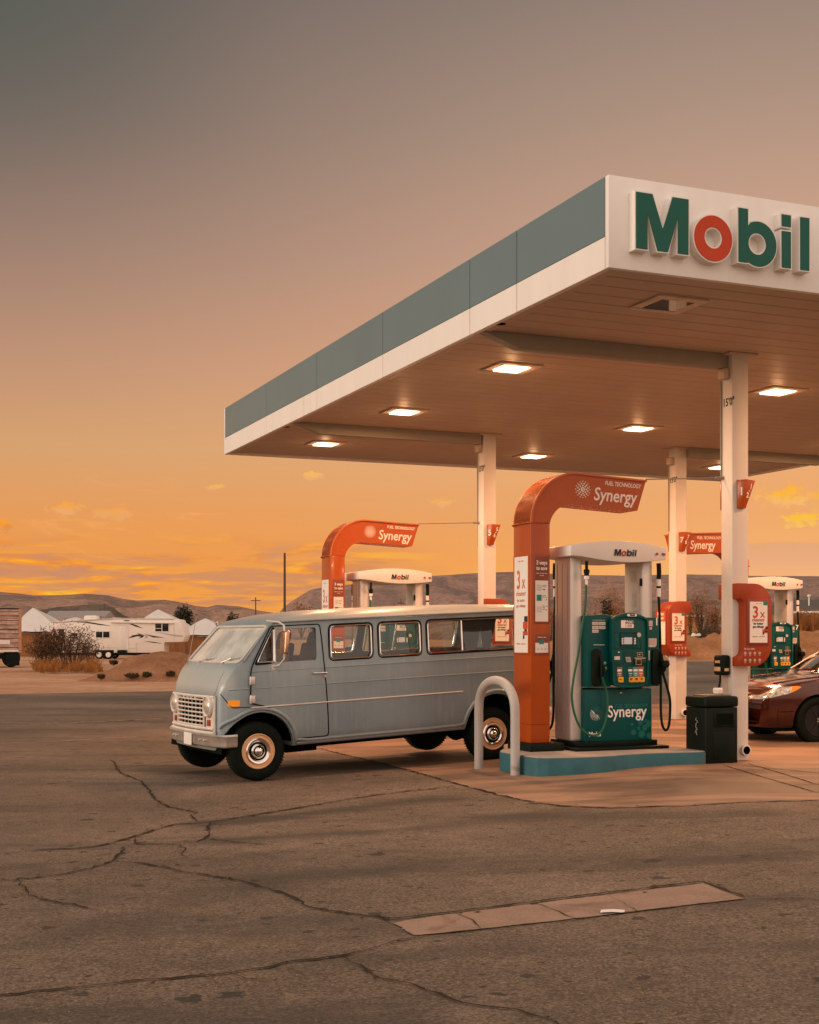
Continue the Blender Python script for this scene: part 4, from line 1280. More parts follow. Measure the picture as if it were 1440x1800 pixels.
    # hoses
    def smooth_path(pts, n=6):
        P_ = [Vector(p) for p in pts]; out = []
        for i in range(len(P_) - 1):
            p0_, p1_, p2_, p3_ = P_[max(i - 1, 0)], P_[i], P_[i + 1], P_[min(i + 2, len(P_) - 1)]
            for k in range(n):
                t_ = k / n
                out.append(.5 * ((2 * p1_) + (-p0_ + p2_) * t_ + (2 * p0_ - 5 * p1_ + 4 * p2_ - p3_) * t_ ** 2 + (-p0_ + 3 * p1_ - 3 * p2_ + p3_) * t_ ** 3))
        out.append(P_[-1]); return out
    q = LX(350, 1010)
    yy = -.36
    mb = MB(); mb.tube(smooth_path([(-.435, yy + .02, 1.90), (-.46, yy, 1.65), (-.51, yy - .01, 1.40), (-.56, yy - .02, 1.12), (-.625, yy - .02, .82), (-.645, yy - .02, .60), (-.60, yy - .03, .38), (-.50, yy - .03, .23), (-.36, yy - .03, .17), (-.25, yy - .02, .23), (-.19, yy - .02, .38), (-.175, yy - .02, .58), (-.20, yy - .01, .72), (q[0] - .01, yw - .06, q[1] + .0)]), .0135, 10)
    if full:
        B(mb, 'hose', M_greenhose, r)
        mb = MB(); mb.lathe([(.018, 2.17), (.018, 2.075), (.034, 2.07), (.034, 2.03), (.028, 2.025), (.028, 2.0)], 14, 'z', (-.43, yy + .02, 0)); B(mb, 'breakaway', M_black, r)
        mb = MB(); mb.lathe([(.030, 1.998), (.030, 1.96), (.016, 1.955), (.016, 1.89)], 14, 'z', (-.43, yy + .02, 0)); B(mb, 'hose_fitting', M_txtwhite, r)
    mb = MB(); mb.tube(smooth_path([(.60, -.25, 2.17), (.605, -.25, 2.06), (.60, -.25, 1.98)]), .028, 10)
    mb.tube(smooth_path([(.60, -.25, 1.78), (.605, -.26, 1.55), (.60, -.28, 1.3), (.595, -.30, 1.0), (.59, -.31, .70), (.585, -.32, .42), (.60, -.33, .26), (.64, -.34, .205), (.675, -.35, .26), (.685, -.36, .42), (.67, -.37, .60), (q2[0] + .0, yw - .06, q2[1] + .0)]), .0155, 10); B(mb, 'hose', M_black, r)
    mb = MB(); mb.tube([(.60, -.25, 1.985), (.60, -.25, 1.90)], .026, 14); B(mb, 'hose_fitting', M_txtwhite, r)
    mb = MB(); mb.tube([(.60, -.25, 1.875), (.60, -.25, 1.775)], .025, 14); B(mb, 'hose_fitting', M_txtwhite, r)
    mb = MB(); mb.tube([(.60, -.25, 1.90), (.60, -.25, 1.875)], .027, 14); B(mb, 'breakaway', M_black, r)


def fuel_pump(du, dv, label, n1, n2):
    r = cthing('fuel_pump', label, 'fuel pump', 1.96 + du, 3.34 + dv, .152, 0, 'teal fuel pumps under the canopy')
    mb = MB(); mb.box((-.62, -.44, 0), (.62, .44, .035)); mb.box((-.55, -.30, .035), (.55, .30, .094)); mb.build('base_plate', M_black, r, bevel=.005)
    for sx_ in (-1, 1):
        mb = MB()
        xa, xb = (-.555, -.40) if sx_ < 0 else (.40, .555)
        mb.box((xa, -.20, .094), (xb, .20, 2.24)); tw = mb.build('hose_tower', M_silver, r, bevel=.035, seg=4)
        mb = MB()
        xf = xa - .003 if sx_ < 0 else xb + .003
        for yy in (-.12, 0, .12): mb.box((min(xf, xf + .004 * -sx_), yy - .004, .2), (max(xf, xf + .004 * -sx_), yy + .004, 2.15))
        mb.build('tower_groove', mat('groove_grey', (.30, .28, .27), .5), tw)
        mb = MB(); xi = xb if sx_ < 0 else xa
        mb.box((min(xi, xi - .006 * sx_), -.15, 1.60), (max(xi, xi - .006 * sx_), .12, 2.12)); mb.build('cover_plate', M_colpaint, tw, bevel=.002, seg=1)
        mb = MB(); xi2 = xi - .0065 * sx_
        mb.box((min(xi2, xi2 - .002 * sx_), -.10, 1.95), (max(xi2, xi2 - .002 * sx_), .04, 2.08)); mb.box((min(xi2, xi2 - .002 * sx_), -.09, 1.65), (max(xi2, xi2 - .002 * sx_), .0, 1.82)); mb.build('notice', M_label, tw)
        if sx_ > 0:
            mb = MB(); mb.box((.385, -.21, 1.90), (.40, -.17, 1.99)); mb.build('latch', M_black, tw, bevel=.003)
    pump_side(r, Matrix.Identity(4), n1)
    pump_side(r, Matrix.Translation((.09, 0, 0)) @ Matrix.Rotation(PI, 4, 'Z'), n2, False)
    # header: lens shaped illuminated-style canopy
    N = 20; top = []; bot = []
    for i in range(N + 1):
        t_ = i / N; x_ = lerp(-.64, .64, t_)
        top.append((x_, 2.345 + .062 * math.sin(PI * t_) ** .9)); bot.append((x_, 2.205 - .05 * math.sin(PI * max(0, (t_ - .08) / .92)) ** 1.0 + .02 * (1 - t_)))
    mb = MB(); P = top + bot[::-1]
    n = len(P); vs = []
    for row, yb in ((0, -.345), (1, .345)):
        for (px_, pz_) in P: vs.append((px_, yb * (1 + .10 * (1 - (px_ / .64) ** 2)), pz_))
    fs = [tuple(range(n)), tuple(range(2 * n - 1, n - 1, -1))] + [(i, i + n, (i + 1) % n + n, (i + 1) % n) for i in range(n)]
    # front face as quads so that the bow shades properly
    fs = [(i, i + 1, n - 2 - i, n - 1 - i) for i in range(N)] + [(n + i + 1, n + i, 2 * n - 1 - i, 2 * n - 2 - i) for i in range(N)] + fs[2:]
    mb.add(vs, fs); hd = mb.build('header', M_white, r, bevel=.008)
    for sg in (1, -1):
        e = thing('brand_name', None, None); e.parent = hd; e.rotation_euler = (0, 0, 0 if sg > 0 else PI)
        k_ = .076
        loops = []
        bm = bmesh.new()
        for nm, lps in LP:
            pass
        bpy.data.objects.remove(e)
        for nm, lps in LP0:
            k = k_ / .5
            lp = [[((p[0] - .17) * k + .14 * (p[1] - 4.9) * k, (p[1] - 4.9) * k) for p in l] for l in lps]
            ob = outline_mesh('brand_letter', lp, -.004, 0, (M_txtred if nm == 'o' else M_txtdark), hd)
            ob.location = (-.09 * sg, -.383 * sg, 2.235); ob.rotation_euler = (0, 0, 0 if sg > 0 else PI)
    mb = MB(); mb.lathe([(0, -.372), (.017, -.372)], 16, 'y', (.50, 0, 2.27)); mb.build('round_logo', M_adorange, hd, fix=False)
    mb = MB(); mb.prism([(.575, 2.262), (.585, 2.272), (.578, 2.285), (.60, 2.276), (.622, 2.283), (.612, 2.268), (.625, 2.258), (.603, 2.262)], -.366, -.35); mb.build('winged_mark', mat('maroon', (.22, .03, .03), .5), hd)
    return r


fuel_pump(*ISL[0], 'near teal fuel pump numbered 1 with a green hose, on the blue kerb island', '1', '2')
fuel_pump(*ISL[1], 'fuel pump behind the blue van, its white header showing above the roof', '5', '6')
fuel_pump(ISL[2][0] + .0, ISL[2][1], 'teal fuel pump numbered 7 behind the dark red car', '7', '8')


# ================================================================== ARCHED KIOSKS
def burst(parent, cx, cz, y, s=1.0, m=None):
    mb = MB(); rnd = random.Random(3)
    for ring_, (rr_, nn, sz) in enumerate(((.045, 8, .0105), (.069, 12, .0105), (.094, 16, .0075))):
        for k in range(nn):
            a_ = 2 * PI * (k + .5 * (ring_ % 2)) / nn
            cc = circ(cx + s * rr_ * math.cos(a_), cz + s * rr_ * math.sin(a_), s * sz, 8)
            mb.add([(q_[0], y, q_[1]) for q_ in cc], [tuple(range(8))])
    a = circ(cx, cz, .028 * s, 20); b = circ(cx, cz, .015 * s, 20)
    mb.add([(p[0], y, p[1]) for p in a + b], [(i, (i + 1) % 20, 20 + (i + 1) % 20, 20 + i) for i in range(20)])
    mb.add([(p[0], y, p[1]) for p in circ(cx, cz, .009 * s, 10)], [tuple(range(10))])
    return mb.build('emblem', m or M_txtwhite, parent, fix=False, smooth=0)


def kiosk(du, dv, label, flip=False, reach=2.45):
    r = cthing('arched_kiosk', label, 'sign kiosk', (.90 if not flip else 1.16) + du, 3.17 + dv, .152, 0, 'orange arched sign kiosks')
    sx_ = -1 if flip else 1
    H = 2.95; w = .25; d = .43
    # profile in (x, z): column rising, quarter bend, drooping arm with slanted end
    Ro = .60; zt = H + .25; zc = zt - Ro
    outer = [(0, 2.60)] + [(Ro - Ro * math.cos(R(a)), zc + Ro * math.sin(R(a))) for a in range(0, 91, 6)]
    Lr = reach - .90
    outer += [(Lr, zt - .045)]
    Ri = .30
    zi = zt - .365
    inner = [(Lr - .12, zi - .045), (w + Ri - .02, zi)] + [(w + Ri - Ri * math.cos(R(a)), zi - Ri + Ri * math.sin(R(a))) for a in range(84, -1, -7)] + [(w, 2.60)]
    prof = [(0, .92 * 0 + .09)] + outer + inner + [(w, .09)]
    # mesh it as strips (non convex) via curve fill
    P = [(sx_ * a, b) for a, b in prof]
    body_lo = MB(); 
    xs_ = sorted((0, sx_ * w))
    body_lo.box((xs_[0], 0, .09), (xs_[1], d, 2.60)); lo_ = body_lo.build('kiosk_body', M_orange, r, bevel=.012)
    arch = outline_mesh('arch', [[(sx_ * a, b) for a, b in [(0, 2.606)] + outer + inner[:-1] + [(w, 2.606)]]], 0.02, d - .02, mat('arch_orange', (.42, .075, .008), .28, var=.05, coat=.12), r)
    # outer shell: a band following the outside of the arch, proud of the face
    mb = MB(); band = [(0, 2.606)] + outer; n = len(band)
    vs = []
    for k, (a, b) in enumerate(band):
        p = Vector(band[max(k - 1, 0)]); q = Vector(band[min(k + 1, n - 1)]); t_ = (q - p).normalized(); nn = Vector((-t_.y, t_.x))
        i_ = Vector((a, b)) - nn * .022
        for (X_, Z_) in ((a, b), (i_.x, i_.y)):
            for Y_ in (-.004, d + .004): vs.append((sx_ * (X_), Y_, Z_))
    fs = []
    for k in range(n - 1):
        o_ = 4 * k
        fs += [(o_, o_ + 4, o_ + 5, o_ + 1), (o_ + 2, o_ + 3, o_ + 7, o_ + 6), (o_, o_ + 2, o_ + 6, o_ + 4), (o_ + 1, o_ + 5, o_ + 7, o_ + 3)]
    fs += [(0, 1, 3, 2), (4 * n - 4, 4 * n - 2, 4 * n - 1, 4 * n - 3)]
    mb.add(vs, fs); mb.build('arch_shell', mat('shell_orange', (.52, .13, .035), .36, var=.04, coat=.1), r, bevel=.003, seg=1)
    mb = MB(); xa, xb = sorted((sx_ * -.06, sx_ * (w + .13))); mb.box((xa, -.10, 0), (xb, d + .03, .09)); mb.build('plinth', M_black, r, bevel=.006)
    # print on the arm
    bx = .68 if not flip else None
    if not flip:
        burst(arch, .69, zt - .19, .0165)
        text('Synergy', .215, M_txtwhite, arch, (.83, .017, zt - .305), (R(90), R(2.5), 0), weight=.003, sx=.86, shear=.12)
        text('FUEL TECHNOLOGY', .066, M_txtwhite, arch, (.985, .017, zt - .125), (R(90), R(2.5), 0), weight=.0015, sx=.80, shear=.15)
    else:
        burst(arch, -1.40, zt - .20, .0165)
        text('Synergy', .215, M_txtwhite, arch, (-1.27, .017, zt - .315), (R(90), R(-1.0), 0), weight=.003, sx=.80, shear=.12)
        text('FUEL TECHNOLOGY', .070, M_txtwhite, arch, (-1.12, .017, zt - .135), (R(90), R(-1.0), 0), weight=.001, sx=.80, shear=.15)
    # posters: front face
    xo = 0 if not flip else -w
    def fx(X): return xo + (X - 345) / 310 * w
    def fz(Y): return 1.45 - ((960 + Y / 9) - 1120) / 153 - .152
    mb = MB(); mb.prism([(fx(390), fz(1225)), (fx(640), fz(1225)), (fx(640), fz(130)), (fx(390), fz(130))], -.010, .01); pf = mb.build('poster_frame', mat('frame_rust', (.30, .07, .03), .4), r, bevel=.004)
    mb = MB(); mb.box((fx(412), -.013, fz(550)), (fx(615), -.009, fz(170))); mb.build('poster_heading', mat('heading_rust', (.24, .06, .03), .5), pf)
    mb = MB(); mb.box((fx(412), -.013, fz(1195)), (fx(615), -.009, fz(551))); ps_ = mb.build('poster', M_paper, pf)
    cxm = (fx(412) + fx(615)) / 2
    text_block([('3 ways', .066, (cxm, -.0145, fz(300)), FRONT, {'align': 'CENTER', 'weight': .0015, 'sx': .78}), ('to save', .062, (cxm, -.0145, fz(385)), FRONT, {'align': 'CENTER', 'weight': .0015, 'sx': .78}),
                ('_____ ___ ____ ____', .018, (cxm, -.0145, fz(445)), FRONT, {'align': 'CENTER', 'sx': .8}), ('__ ____', .018, (cxm, -.0145, fz(480)), FRONT, {'align': 'CENTER', 'sx': .8})], M_txtwhite, pf)
    for k, (Y0, mm) in enumerate(((615, M_label), (775, M_txtteal), (955, M_label))):
        mb = MB(); mb.box((fx(432), -.0145, fz(Y0 + 95)), (fx(510), -.0132, fz(Y0))); mb.build('poster_picture', mm, ps_)
    text_block([(s_, .017, (fx(522), -.0145, fz(Y_)), FRONT, {'sx': .8}) for s_, Y_ in (('________', 632), ('___ ___', 655), ('_______', 795), ('____ ____', 820), ('_____ ____', 960), ('_____', 985), ('_____', 1010))] +
               [('__', .034, (fx(530), -.0145, fz(705)), FRONT, {'weight': .001, 'sx': .9}), ('_', .034, (fx(578), -.0145, fz(865)), FRONT, {'weight': .001}), ('_', .034, (fx(578), -.0145, fz(1025)), FRONT, {'weight': .001})], M_txtdark, ps_)
    mb = MB(); mb.prism([(fx(390), fz(1720)), (fx(640), fz(1720)), (fx(640), fz(1375)), (fx(390), fz(1375))], -.010, .01); pf2 = mb.build('poster_frame', MATS['frame_rust'], r, bevel=.004)
    mb = MB(); mb.box((fx(412), -.013, fz(1685)), (fx(615), -.0105, fz(1530))); mb.build('poster', M_paper, pf2)
    mb = MB(); mb.box((fx(412), -.013, fz(1530)), (fx(615), -.0105, fz(1400))); mb.build('poster_heading', MATS['heading_rust'], pf2)
    mb = MB(); mb.box((fx(470), -.0145, fz(1550)), (fx(545), -.0132, fz(1485))); mb.build('poster_picture', M_txtteal, pf2)
    text('3 ways to save', .024, M_txtwhite, pf2, (cxm, -.0145, fz(1450)), align='CENTER', sx=.8)
    text('_  _  _', .034, M_txtdark, pf2, (cxm, -.0145, fz(1640)), align='CENTER', sx=.9)
    # posters: side face (towards -x)
    X_ = 0 if not flip else -w
    def sy(X): return d - (X - 75) / 265 * d      # crop x -> local y (far to near)
    mb = MB(); mb.prism([(sy(330), fz(1715)), (sy(85), fz(1715)), (sy(85), fz(140)), (sy(330), fz(140))], X_ - .010, X_ + .01, 'x'); sf = mb.build('poster_frame', M_orange, r, bevel=.004)
    mb = MB(); mb.box((X_ - .013, sy(310), fz(1685)), (X_ - .009, sy(107), fz(165))); sp_ = mb.build('poster', M_paper, sf)
    ym = (sy(310) + sy(107)) / 2; xx = X_ - .0145
    text('3', .30, M_adorange, sp_, (xx, ym + .105, fz(670)), LEFTF, weight=.004, sx=.62)
    text('x', .23, M_adorange, sp_, (xx, ym - .02, fz(670)), LEFTF, weight=.0, sx=.75)
    text('cleaner', .085, M_adorange, sp_, (xx, ym, fz(785)), LEFTF, align='CENTER', weight=.0)
    text_block([('for better', .05, (xx, ym, fz(880)), LEFTF, {'align': 'CENTER'}), ('gas mileage', .05, (xx, ym, fz(965)), LEFTF, {'align': 'CENTER'}), ('_______ ________', .035, (xx, ym, fz(1560)), LEFTF, {'align': 'CENTER', 'sx': .8}), ('____ ____', .035, (xx, ym, fz(250)), LEFTF, {'align': 'CENTER', 'sx': .8})], M_adorange, sp_)
    mb = MB(); mb.box((X_ - .015, sy(308), fz(1310)), (X_ - .0132, sy(240), fz(1200))); mb.prism([(sy(308), fz(1200)), (sy(265), fz(1200)), (sy(285), fz(1190))], X_ - .015, X_ - .0132, 'x'); mb.box((X_ - .015, sy(308), fz(1410)), (X_ - .0132, sy(240), fz(1345))); mb.build('printed_car', CARRED, sp_)
    mb = MB(); mb.box((X_ - .015, sy(308), fz(1198)), (X_ - .0132, sy(258), fz(1110))); mb.box((X_ - .015, sy(262), fz(1470)), (X_ - .0132, sy(240), fz(1412))); mb.box((X_ - .0165, sy(300), fz(1345)), (X_ - .0152, sy(262), fz(1312))); mb.build('printed_shadow', M_txtdark, sp_)
    mb = MB(); mb.box((xs_[0] - .001, -.001, .30), (xs_[1] + .001, d + .001, .303)); mb.build('body_joint', M_dark, r)
    return r


kiosk(*ISL[0], 'tall orange kiosk arching over the near pump, in front of the van')
kiosk(*ISL[1], 'orange kiosk arching behind the blue van')
kiosk(ISL[2][0] + .36, ISL[2][1], 'orange kiosk arm reading Synergy between the two right hand columns', flip=True)

# thin rods tying the arch ends to the columns
def rod(a, b, label):
    mb = MB(); mb.tube([a, b], .008, 8)
    mb.tube([Vector(b) - (Vector(b) - Vector(a)).normalized() * .10, b], .02, 10)
    o = mb.build('tie_rod', M_beam, None); return tag(o, label, 'rod', 'rods from the arches to the columns')


def uvz(u, v, z): p = UV(u, v); return (p.x, p.y, z)


rod(uvz(2.45, 3.2, 3.32), uvz(3.32, 2.86, 3.34), 'thin rod from the near orange arch to the nearest column')
rod(uvz(2.40, 9.92, 3.32), uvz(3.345, 9.58, 3.34), 'thin rod from the arch behind the van to the column behind the van')

# ================================================================== BOLLARD
p = [UV(.50, 3.70), UV(.50, 2.78)]
path = []
zt_ = .60
A, B_ = p
path += [Vector((A.x, A.y, -.15)), Vector((A.x, A.y, zt_))]
mid = (A + B_) / 2; hl = (B_ - A).length / 2
for i in range(1, 16):
    a = PI * i / 16
    q = mid - (B_ - A).normalized() * hl * math.cos(a)
    path.append(Vector((q.x, q.y, zt_ + .36 * math.sin(a) ** .8)))
path += [Vector((B_.x, B_.y, zt_)), Vector((B_.x, B_.y, -.15))]
mb = MB(); mb.tube(path, .052, 24); o = mb.build('hoop_bollard', M_bollard, None, smooth=60)
tag(o, 'pale grey steel hoop bollard guarding the left end of the near island', 'bollard')

# ================================================================== TRASH BIN
r = cthing('trash_bin', 'black plastic waste bin standing between the near pump and the nearest column', 'bin', 2.76, 2.42, 0)
M_bin = mat('bin_plastic', (.004, .009, .006), .5, spec=.12, var=.3, scale=5, bump=.08, bscale=30)
mb = MB(); bw, bd = .44, .42
mb.prism(rrect(0, 0, bw, bd, .03, 4), -.06, .64, 'z'); body = mb.build('bin_body', M_bin, r, bevel=.008)
mb = MB(); mb.box((.10, -.012, .42), (bw - .05, .02, .60)); mb.box((.09, -.008, .05), (bw - .05, .02, .37)); mb.build('door_panel', M_bin, body, bevel=.012)
mb = MB(); mb.box((.13, -.014, .445), (bw - .08, -.0125, .575)); mb.build('opening', M_dark, body)
mb = MB(); mb.prism(rrect(-.012, -.012, bw + .012, bd + .012, .05, 4), .645, .77, 'z'); lid = mb.build('bin_lid', M_bin, r, bevel=.03, seg=3)
mb = MB(); mb.prism(rrect(.05, .05, bw - .05, bd - .05, .04, 4), .77, .785, 'z'); mb.build('lid_plate', mat('lid_plate', (.16, .12, .09), .5), lid, bevel=.004)
mb = MB(); rnd = random.Random(12)
for k in range(7):
    y0 = .20 + rnd.uniform(-.015, .015); z0 = .52 - k * .028
    mb.tube([(-.0005, y0, z0), (-.001, y0 + rnd.uniform(-.02, .02), z0 - .02), (-.0005, y0 + rnd.uniform(-.02, .02), z0 - .03)], .0028, 5)
mb.build('graffiti', M_label, body)
mb = MB(); mb.lathe([(.0, .86), (.05, .86), (.06, .84), (.055, .80), (.04, .785)], 16, 'z', (.30, .20, 0)); o = mb.build('paper_cup', M_paper, None)
pq = UV(2.76, 2.42); o.location = (pq.x, pq.y, 0); o.rotation_euler = (0, 0, ROTC)
tag(o, 'small pale cup resting on the lid of the black waste bin', 'cup')

# ================================================================== THE VAN
def van_paint():
    m = bpy.data.materials.new('faded_van_paint'); m.use_nodes = True
    nt = m.node_tree; b = nt.nodes['Principled BSDF']; x = NX(nt)
    tc = x.n('ShaderNodeTexCoord'); v = tc.outputs['Object']
    c = x.ramp(x.noise(v, 1.1, 5, .6), [(.3, (.195, .255, .285)), (.7, (.265, .330, .355))])
    mp = x.n('ShaderNodeMapping'); nt.links.new(v, mp.inputs[0]); mp.inputs['Scale'].default_value = (16, 16, .9)
    c = x.mix(x.m('MULTIPLY', x.sm(x.noise(mp.outputs[0], 1.2, 5, .6), .48, .72), .38), c, (.33, .38, .38))
    c = x.mix(x.m('MULTIPLY', x.sm(x.noise(v, 2.6, 7, .7), .60, .74), .45), c, (.31, .30, .27))
    c = x.mix(x.sm(x.noise(v, 26, 4, .6), .735, .76), c, (.10, .05, .03))
    gr = x.n('ShaderNodeSeparateXYZ'); nt.links.new(v, gr.inputs[0])
    low = x.sm(x.m('ADD', gr.outputs[2], x.m('MULTIPLY', x.noise(v, 4, 5, .65), .22)), .66, .44)
    c = x.mix(x.m('MULTIPLY', low, .55), c, (.17, .13, .095))
    c = x.mix(x.m('MULTIPLY', x.sm(x.noise(v, 9, 6, .72), .66, .70), .55), c, (.36, .36, .33))
    c = x.mix(x.m('MULTIPLY', x.m('MULTIPLY', x.sm(gr.outputs[0], -.17, -.30), x.sm(gr.outputs[2], .98, 1.10)), .5), c, (.50, .52, .47))  # hood fading, strengthened to paint in its bright sky reflection
    # roof colour turns paler and warmer towards the top
    ge = x.n('ShaderNodeSeparateXYZ'); nt.links.new(v, ge.inputs[0])
    c = x.mix(x.m('MULTIPLY', x.sm(x.m('ADD', ge.outputs[2], x.m('MULTIPLY', x.noise(v, 3, 4), .06)), 1.79, 1.86), .45), c, (.36, .33, .29))
    nt.links.new(c, b.inputs['Base Color'])
    nt.links.new(x.m('ADD', .30, x.m('MULTIPLY', x.noise(v, 5, 5, .6), .26)), b.inputs['Roughness'])
    b.inputs['Metallic'].default_value = .12
    b.inputs['Coat Weight'].default_value = .22; b.inputs['Coat Roughness'].default_value = .2
    bn = x.n('ShaderNodeBump'); bn.inputs['Strength'].default_value = .12; bn.inputs['Distance'].default_value = .02
    nt.links.new(x.noise(v, 2.2, 2, .5), bn.inputs['Height']); nt.links.new(bn.outputs[0], b.inputs['Normal'])
    return m


M_van = van_paint()
HWZ = [(.36, .885), (.42, .915), (.50, .93), (.66, .945), (.83, .95), (1.04, .947), (1.24, .935), (1.34, .915), (1.50, .88), (1.64, .85), (1.77, .825)]


def van_hw(z): return interp(z, HWZ)


STV = [(-.43, .955, .765, .04, .015), (-.425, 1.005, .785, .042, .02), (-.40, 1.07, .825, .048, .03), (-.355, 1.16, .875, .056, .035), (-.30, 1.245, .91, .068, .035), (-.25, 1.30, .938, .078, .025), (-.215, 1.335, .955, .088, .012),
      (-.13, 1.44, .965, .088, .010), (-.005, 1.585, .98, .088, .010), (.10, 1.71, .99, .088, .012), (.145, 1.765, 1, .085, .015), (.20, 1.775, 1, .07, .045), (.32, 1.775, 1, .05, .075), (.5, 1.775, 1, .02, .105), (.8, 1.775, 1, 0, .125), (1.4, 1.775, 1, 0, .135),
      (2.2, 1.775, 1, 0, .135), (3.0, 1.775, 1, 0, .125), (3.6, 1.775, 1, 0, .105), (3.82, 1.775, .99, 0, .07), (3.90, 1.76, .97, 0, .03), (3.93, 1.74, .95, 0, .01)]
YC = .95
FR = [1, .94, .80, .53, 0]


def van_surf(off=0.0):
    ST = STV if off > -.01 else [STV[0]] + STV[3:-2] + [STV[-1]]
    """closed body shell, grown outward by off"""
    mb = MB(); rings = []; zs = [z for z, _ in HWZ]
    caps = {}
    for si, (s, T, k, bulge, crown) in enumerate(ST):
        ring = []
        zb = .36 - off
        def P(f, z, hw):
            yy = f * hw
            ss = s - bulge * (1 - f * f)
            if si == 0: ss -= off
            if si == len(ST) - 1: ss += off
            # push sloping front faces outwards along their slope
            if 0 < si <= (11 if off > -.01 else 9): ss -= off * .6 * (1 if z > T - .02 else 0)
            return (ss, YC + yy, z)
        side = []
        for z in zs:
            zz = .36 + (min(T, 1.775) - .36) * (z - .36) / (1.77 - .36)
            hw = (van_hw(zz) + (0 if off == 0 else off)) * k
            side.append((zz, hw))
        hb = side[0][1]
        half = [(f, zb, hb) for f in (0, .53, .80, .94)] + [(1, z if i else zb, hw) for i, (z, hw) in enumerate(side)]
        ht = side[-1][1]
        cz = {.94: .35, .80: .72, .53: .93, 0: 1.0}
        up = off if s > -.3 else off * .7
        half[-1] = (1, half[-1][1] + up * .5, half[-1][2])
        half += [(f, side[-1][0] + crown * cz[f] + up, ht) for f in (.94, .80, .53, 0)]
        right = [P(f, z, h) for f, z, h in half]
        left = [P(-f, z, h) for f, z, h in half]
        rings.append((right, left))
    nH = len(rings[0][0])
    # vertices: full loop right (0..nH-1) then left reversed without the two centre points
    loops = []
    for right, left in rings:
        lp = right + left[-2:0:-1]
        loops.append(lp)
    N = len(loops[0]); vs = [p for l in loops for p in l]; fs = []
    for i in range(len(loops) - 1):
        for k in range(N):
            fs.append((i * N + k, i * N + (k + 1) % N, (i + 1) * N + (k + 1) % N, (i + 1) * N + k))
    mb.add(vs, fs)
    # caps as grids
    for ci in (0, len(ST) - 1):
        s, T, k, bulge, crown = ST[ci]
        right, left = rings[ci]
        rows = []
        order = [-1, -.94, -.80, -.53, 0, .53, .80, .94, 1]
        bidx = {0: 0, .53: 1, .80: 2, .94: 3, 1: 4}
        tidx = {1: nH - 5, .94: nH - 4, .80: nH - 3, .53: nH - 2, 0: nH - 1}
        rows.append([(right if f >= 0 else left)[bidx[abs(f)]] for f in order])
        for r_ in range(5, nH - 5):
            pr, pl = Vector(right[r_]), Vector(left[r_])
            hw = (pr.y - pl.y) / 2
            row = []
            for f in order:
                if f == 1: row.append(tuple(pr))
                elif f == -1: row.append(tuple(pl))
                else: row.append((pr.x - bulge * (1 - f * f), YC + f * hw, pr.z))
            rows.append(row)
        rows.append([(right if f >= 0 else left)[tidx[abs(f)]] for f in order])
        vs = [p for r_ in rows for p in r_]; w_ = len(order)
        mb.add(vs, [(a * w_ + b, a * w_ + b + 1, (a + 1) * w_ + b + 1, (a + 1) * w_ + b) for a in range(len(rows) - 1) for b in range(w_ - 1)])
    return mb


def cutter(polys, y0, y1, axis='y'):
    mb = MB()
    for p in polys: mb.prism(p, y0, y1, axis)
    return mb.build('cut', None, None, smooth=0)


van = thing('camper_van', 'faded pale blue vintage passenger van with chrome hubcaps and white grille', 'van', (-1.71, 15.0, -.172), (0, -.047, math.atan2(.483, .877)))
# window outlines in (s, z)
W_vent = [(-.035, 1.335), (.155, 1.335), (.155, 1.69), (.145, 1.69), (-.04, 1.36)]
def rq(p, r=.03, n=4):
    """round the corners of a polygon"""
    out = []; m = len(p)
    for i in range(m):
        a, b, c = Vector(p[i - 1]), Vector(p[i]), Vector(p[(i + 1) % m])
        r1 = min(r, (a - b).length * .45, (c - b).length * .45)
        s, e = b + (a - b).normalized() * r1, b + (c - b).normalized() * r1
        for k in range(n + 1):
            t = k / n
            q = s * (1 - t) ** 2 + b * 2 * t * (1 - t) + e * t * t
            out.append((q.x, q.y))
    return out


W_door = rq([(.195, 1.325), (.70, 1.325), (.70, 1.70), (.20, 1.70), (.195, 1.69)], .035)
W_vent = rq([(-.035, 1.335), (.165, 1.335), (.165, 1.695), (.150, 1.695)], .022)
W_2 = rq([(.885, 1.325), (1.415, 1.325), (1.415, 1.705), (.885, 1.705)], .06)
W_3 = rq([(1.53, 1.325), (2.075, 1.325), (2.075, 1.705), (1.53, 1.705)], .06)
W_4 = rq([(2.19, 1.325), (3.62, 1.325), (3.62, 1.705), (2.19, 1.705)], .06)
WS = rq([(YC - .855, 1.345), (YC + .855, 1.345), (YC + .800, 1.742), (YC - .800, 1.742)], .07)
DOOR = rq([(-.125, .885), (-.115, 1.25), (-.07, 1.36), (.135, 1.735), (.745, 1.735), (.765, 1.60), (.80, 1.2), (.855, .44), (.46, .44), (.40, .55), (.30, .70), (.16, .80), (.02, .845)], .04)
ARCH = .415


def arch_poly(cx, rad=ARCH): return circ(cx, .36, rad, 28, -20, 200) + [(cx - rad * .92, .1), (cx + rad * .92, .1)]


shell = van_surf(0).build('body', M_van, None, smooth=0)
inner = van_surf(-.045).build('inner', None, None, smooth=0)
cx_all = cutter([W_door, W_vent, W_2, W_3, W_4], -1, 3)
cx_ws = cutter([WS], -1.2, .30, 'x')
cx_ar = cutter([arch_poly(0), arch_poly(3.14)], -.6, 2.6)
cx_rw = cutter([rq([(YC - .62, 1.33), (YC + .62, 1.33), (YC + .58, 1.68), (YC - .58, 1.68)], .06)], 3.75, 4.3, 'x')
for c_ in (inner, cx_all, cx_ws, cx_ar, cx_rw): boolean(shell, c_); print('van body', len(shell.data.polygons))
body = link('body', shell.data.copy(), M_van, van, 32); rm(shell)

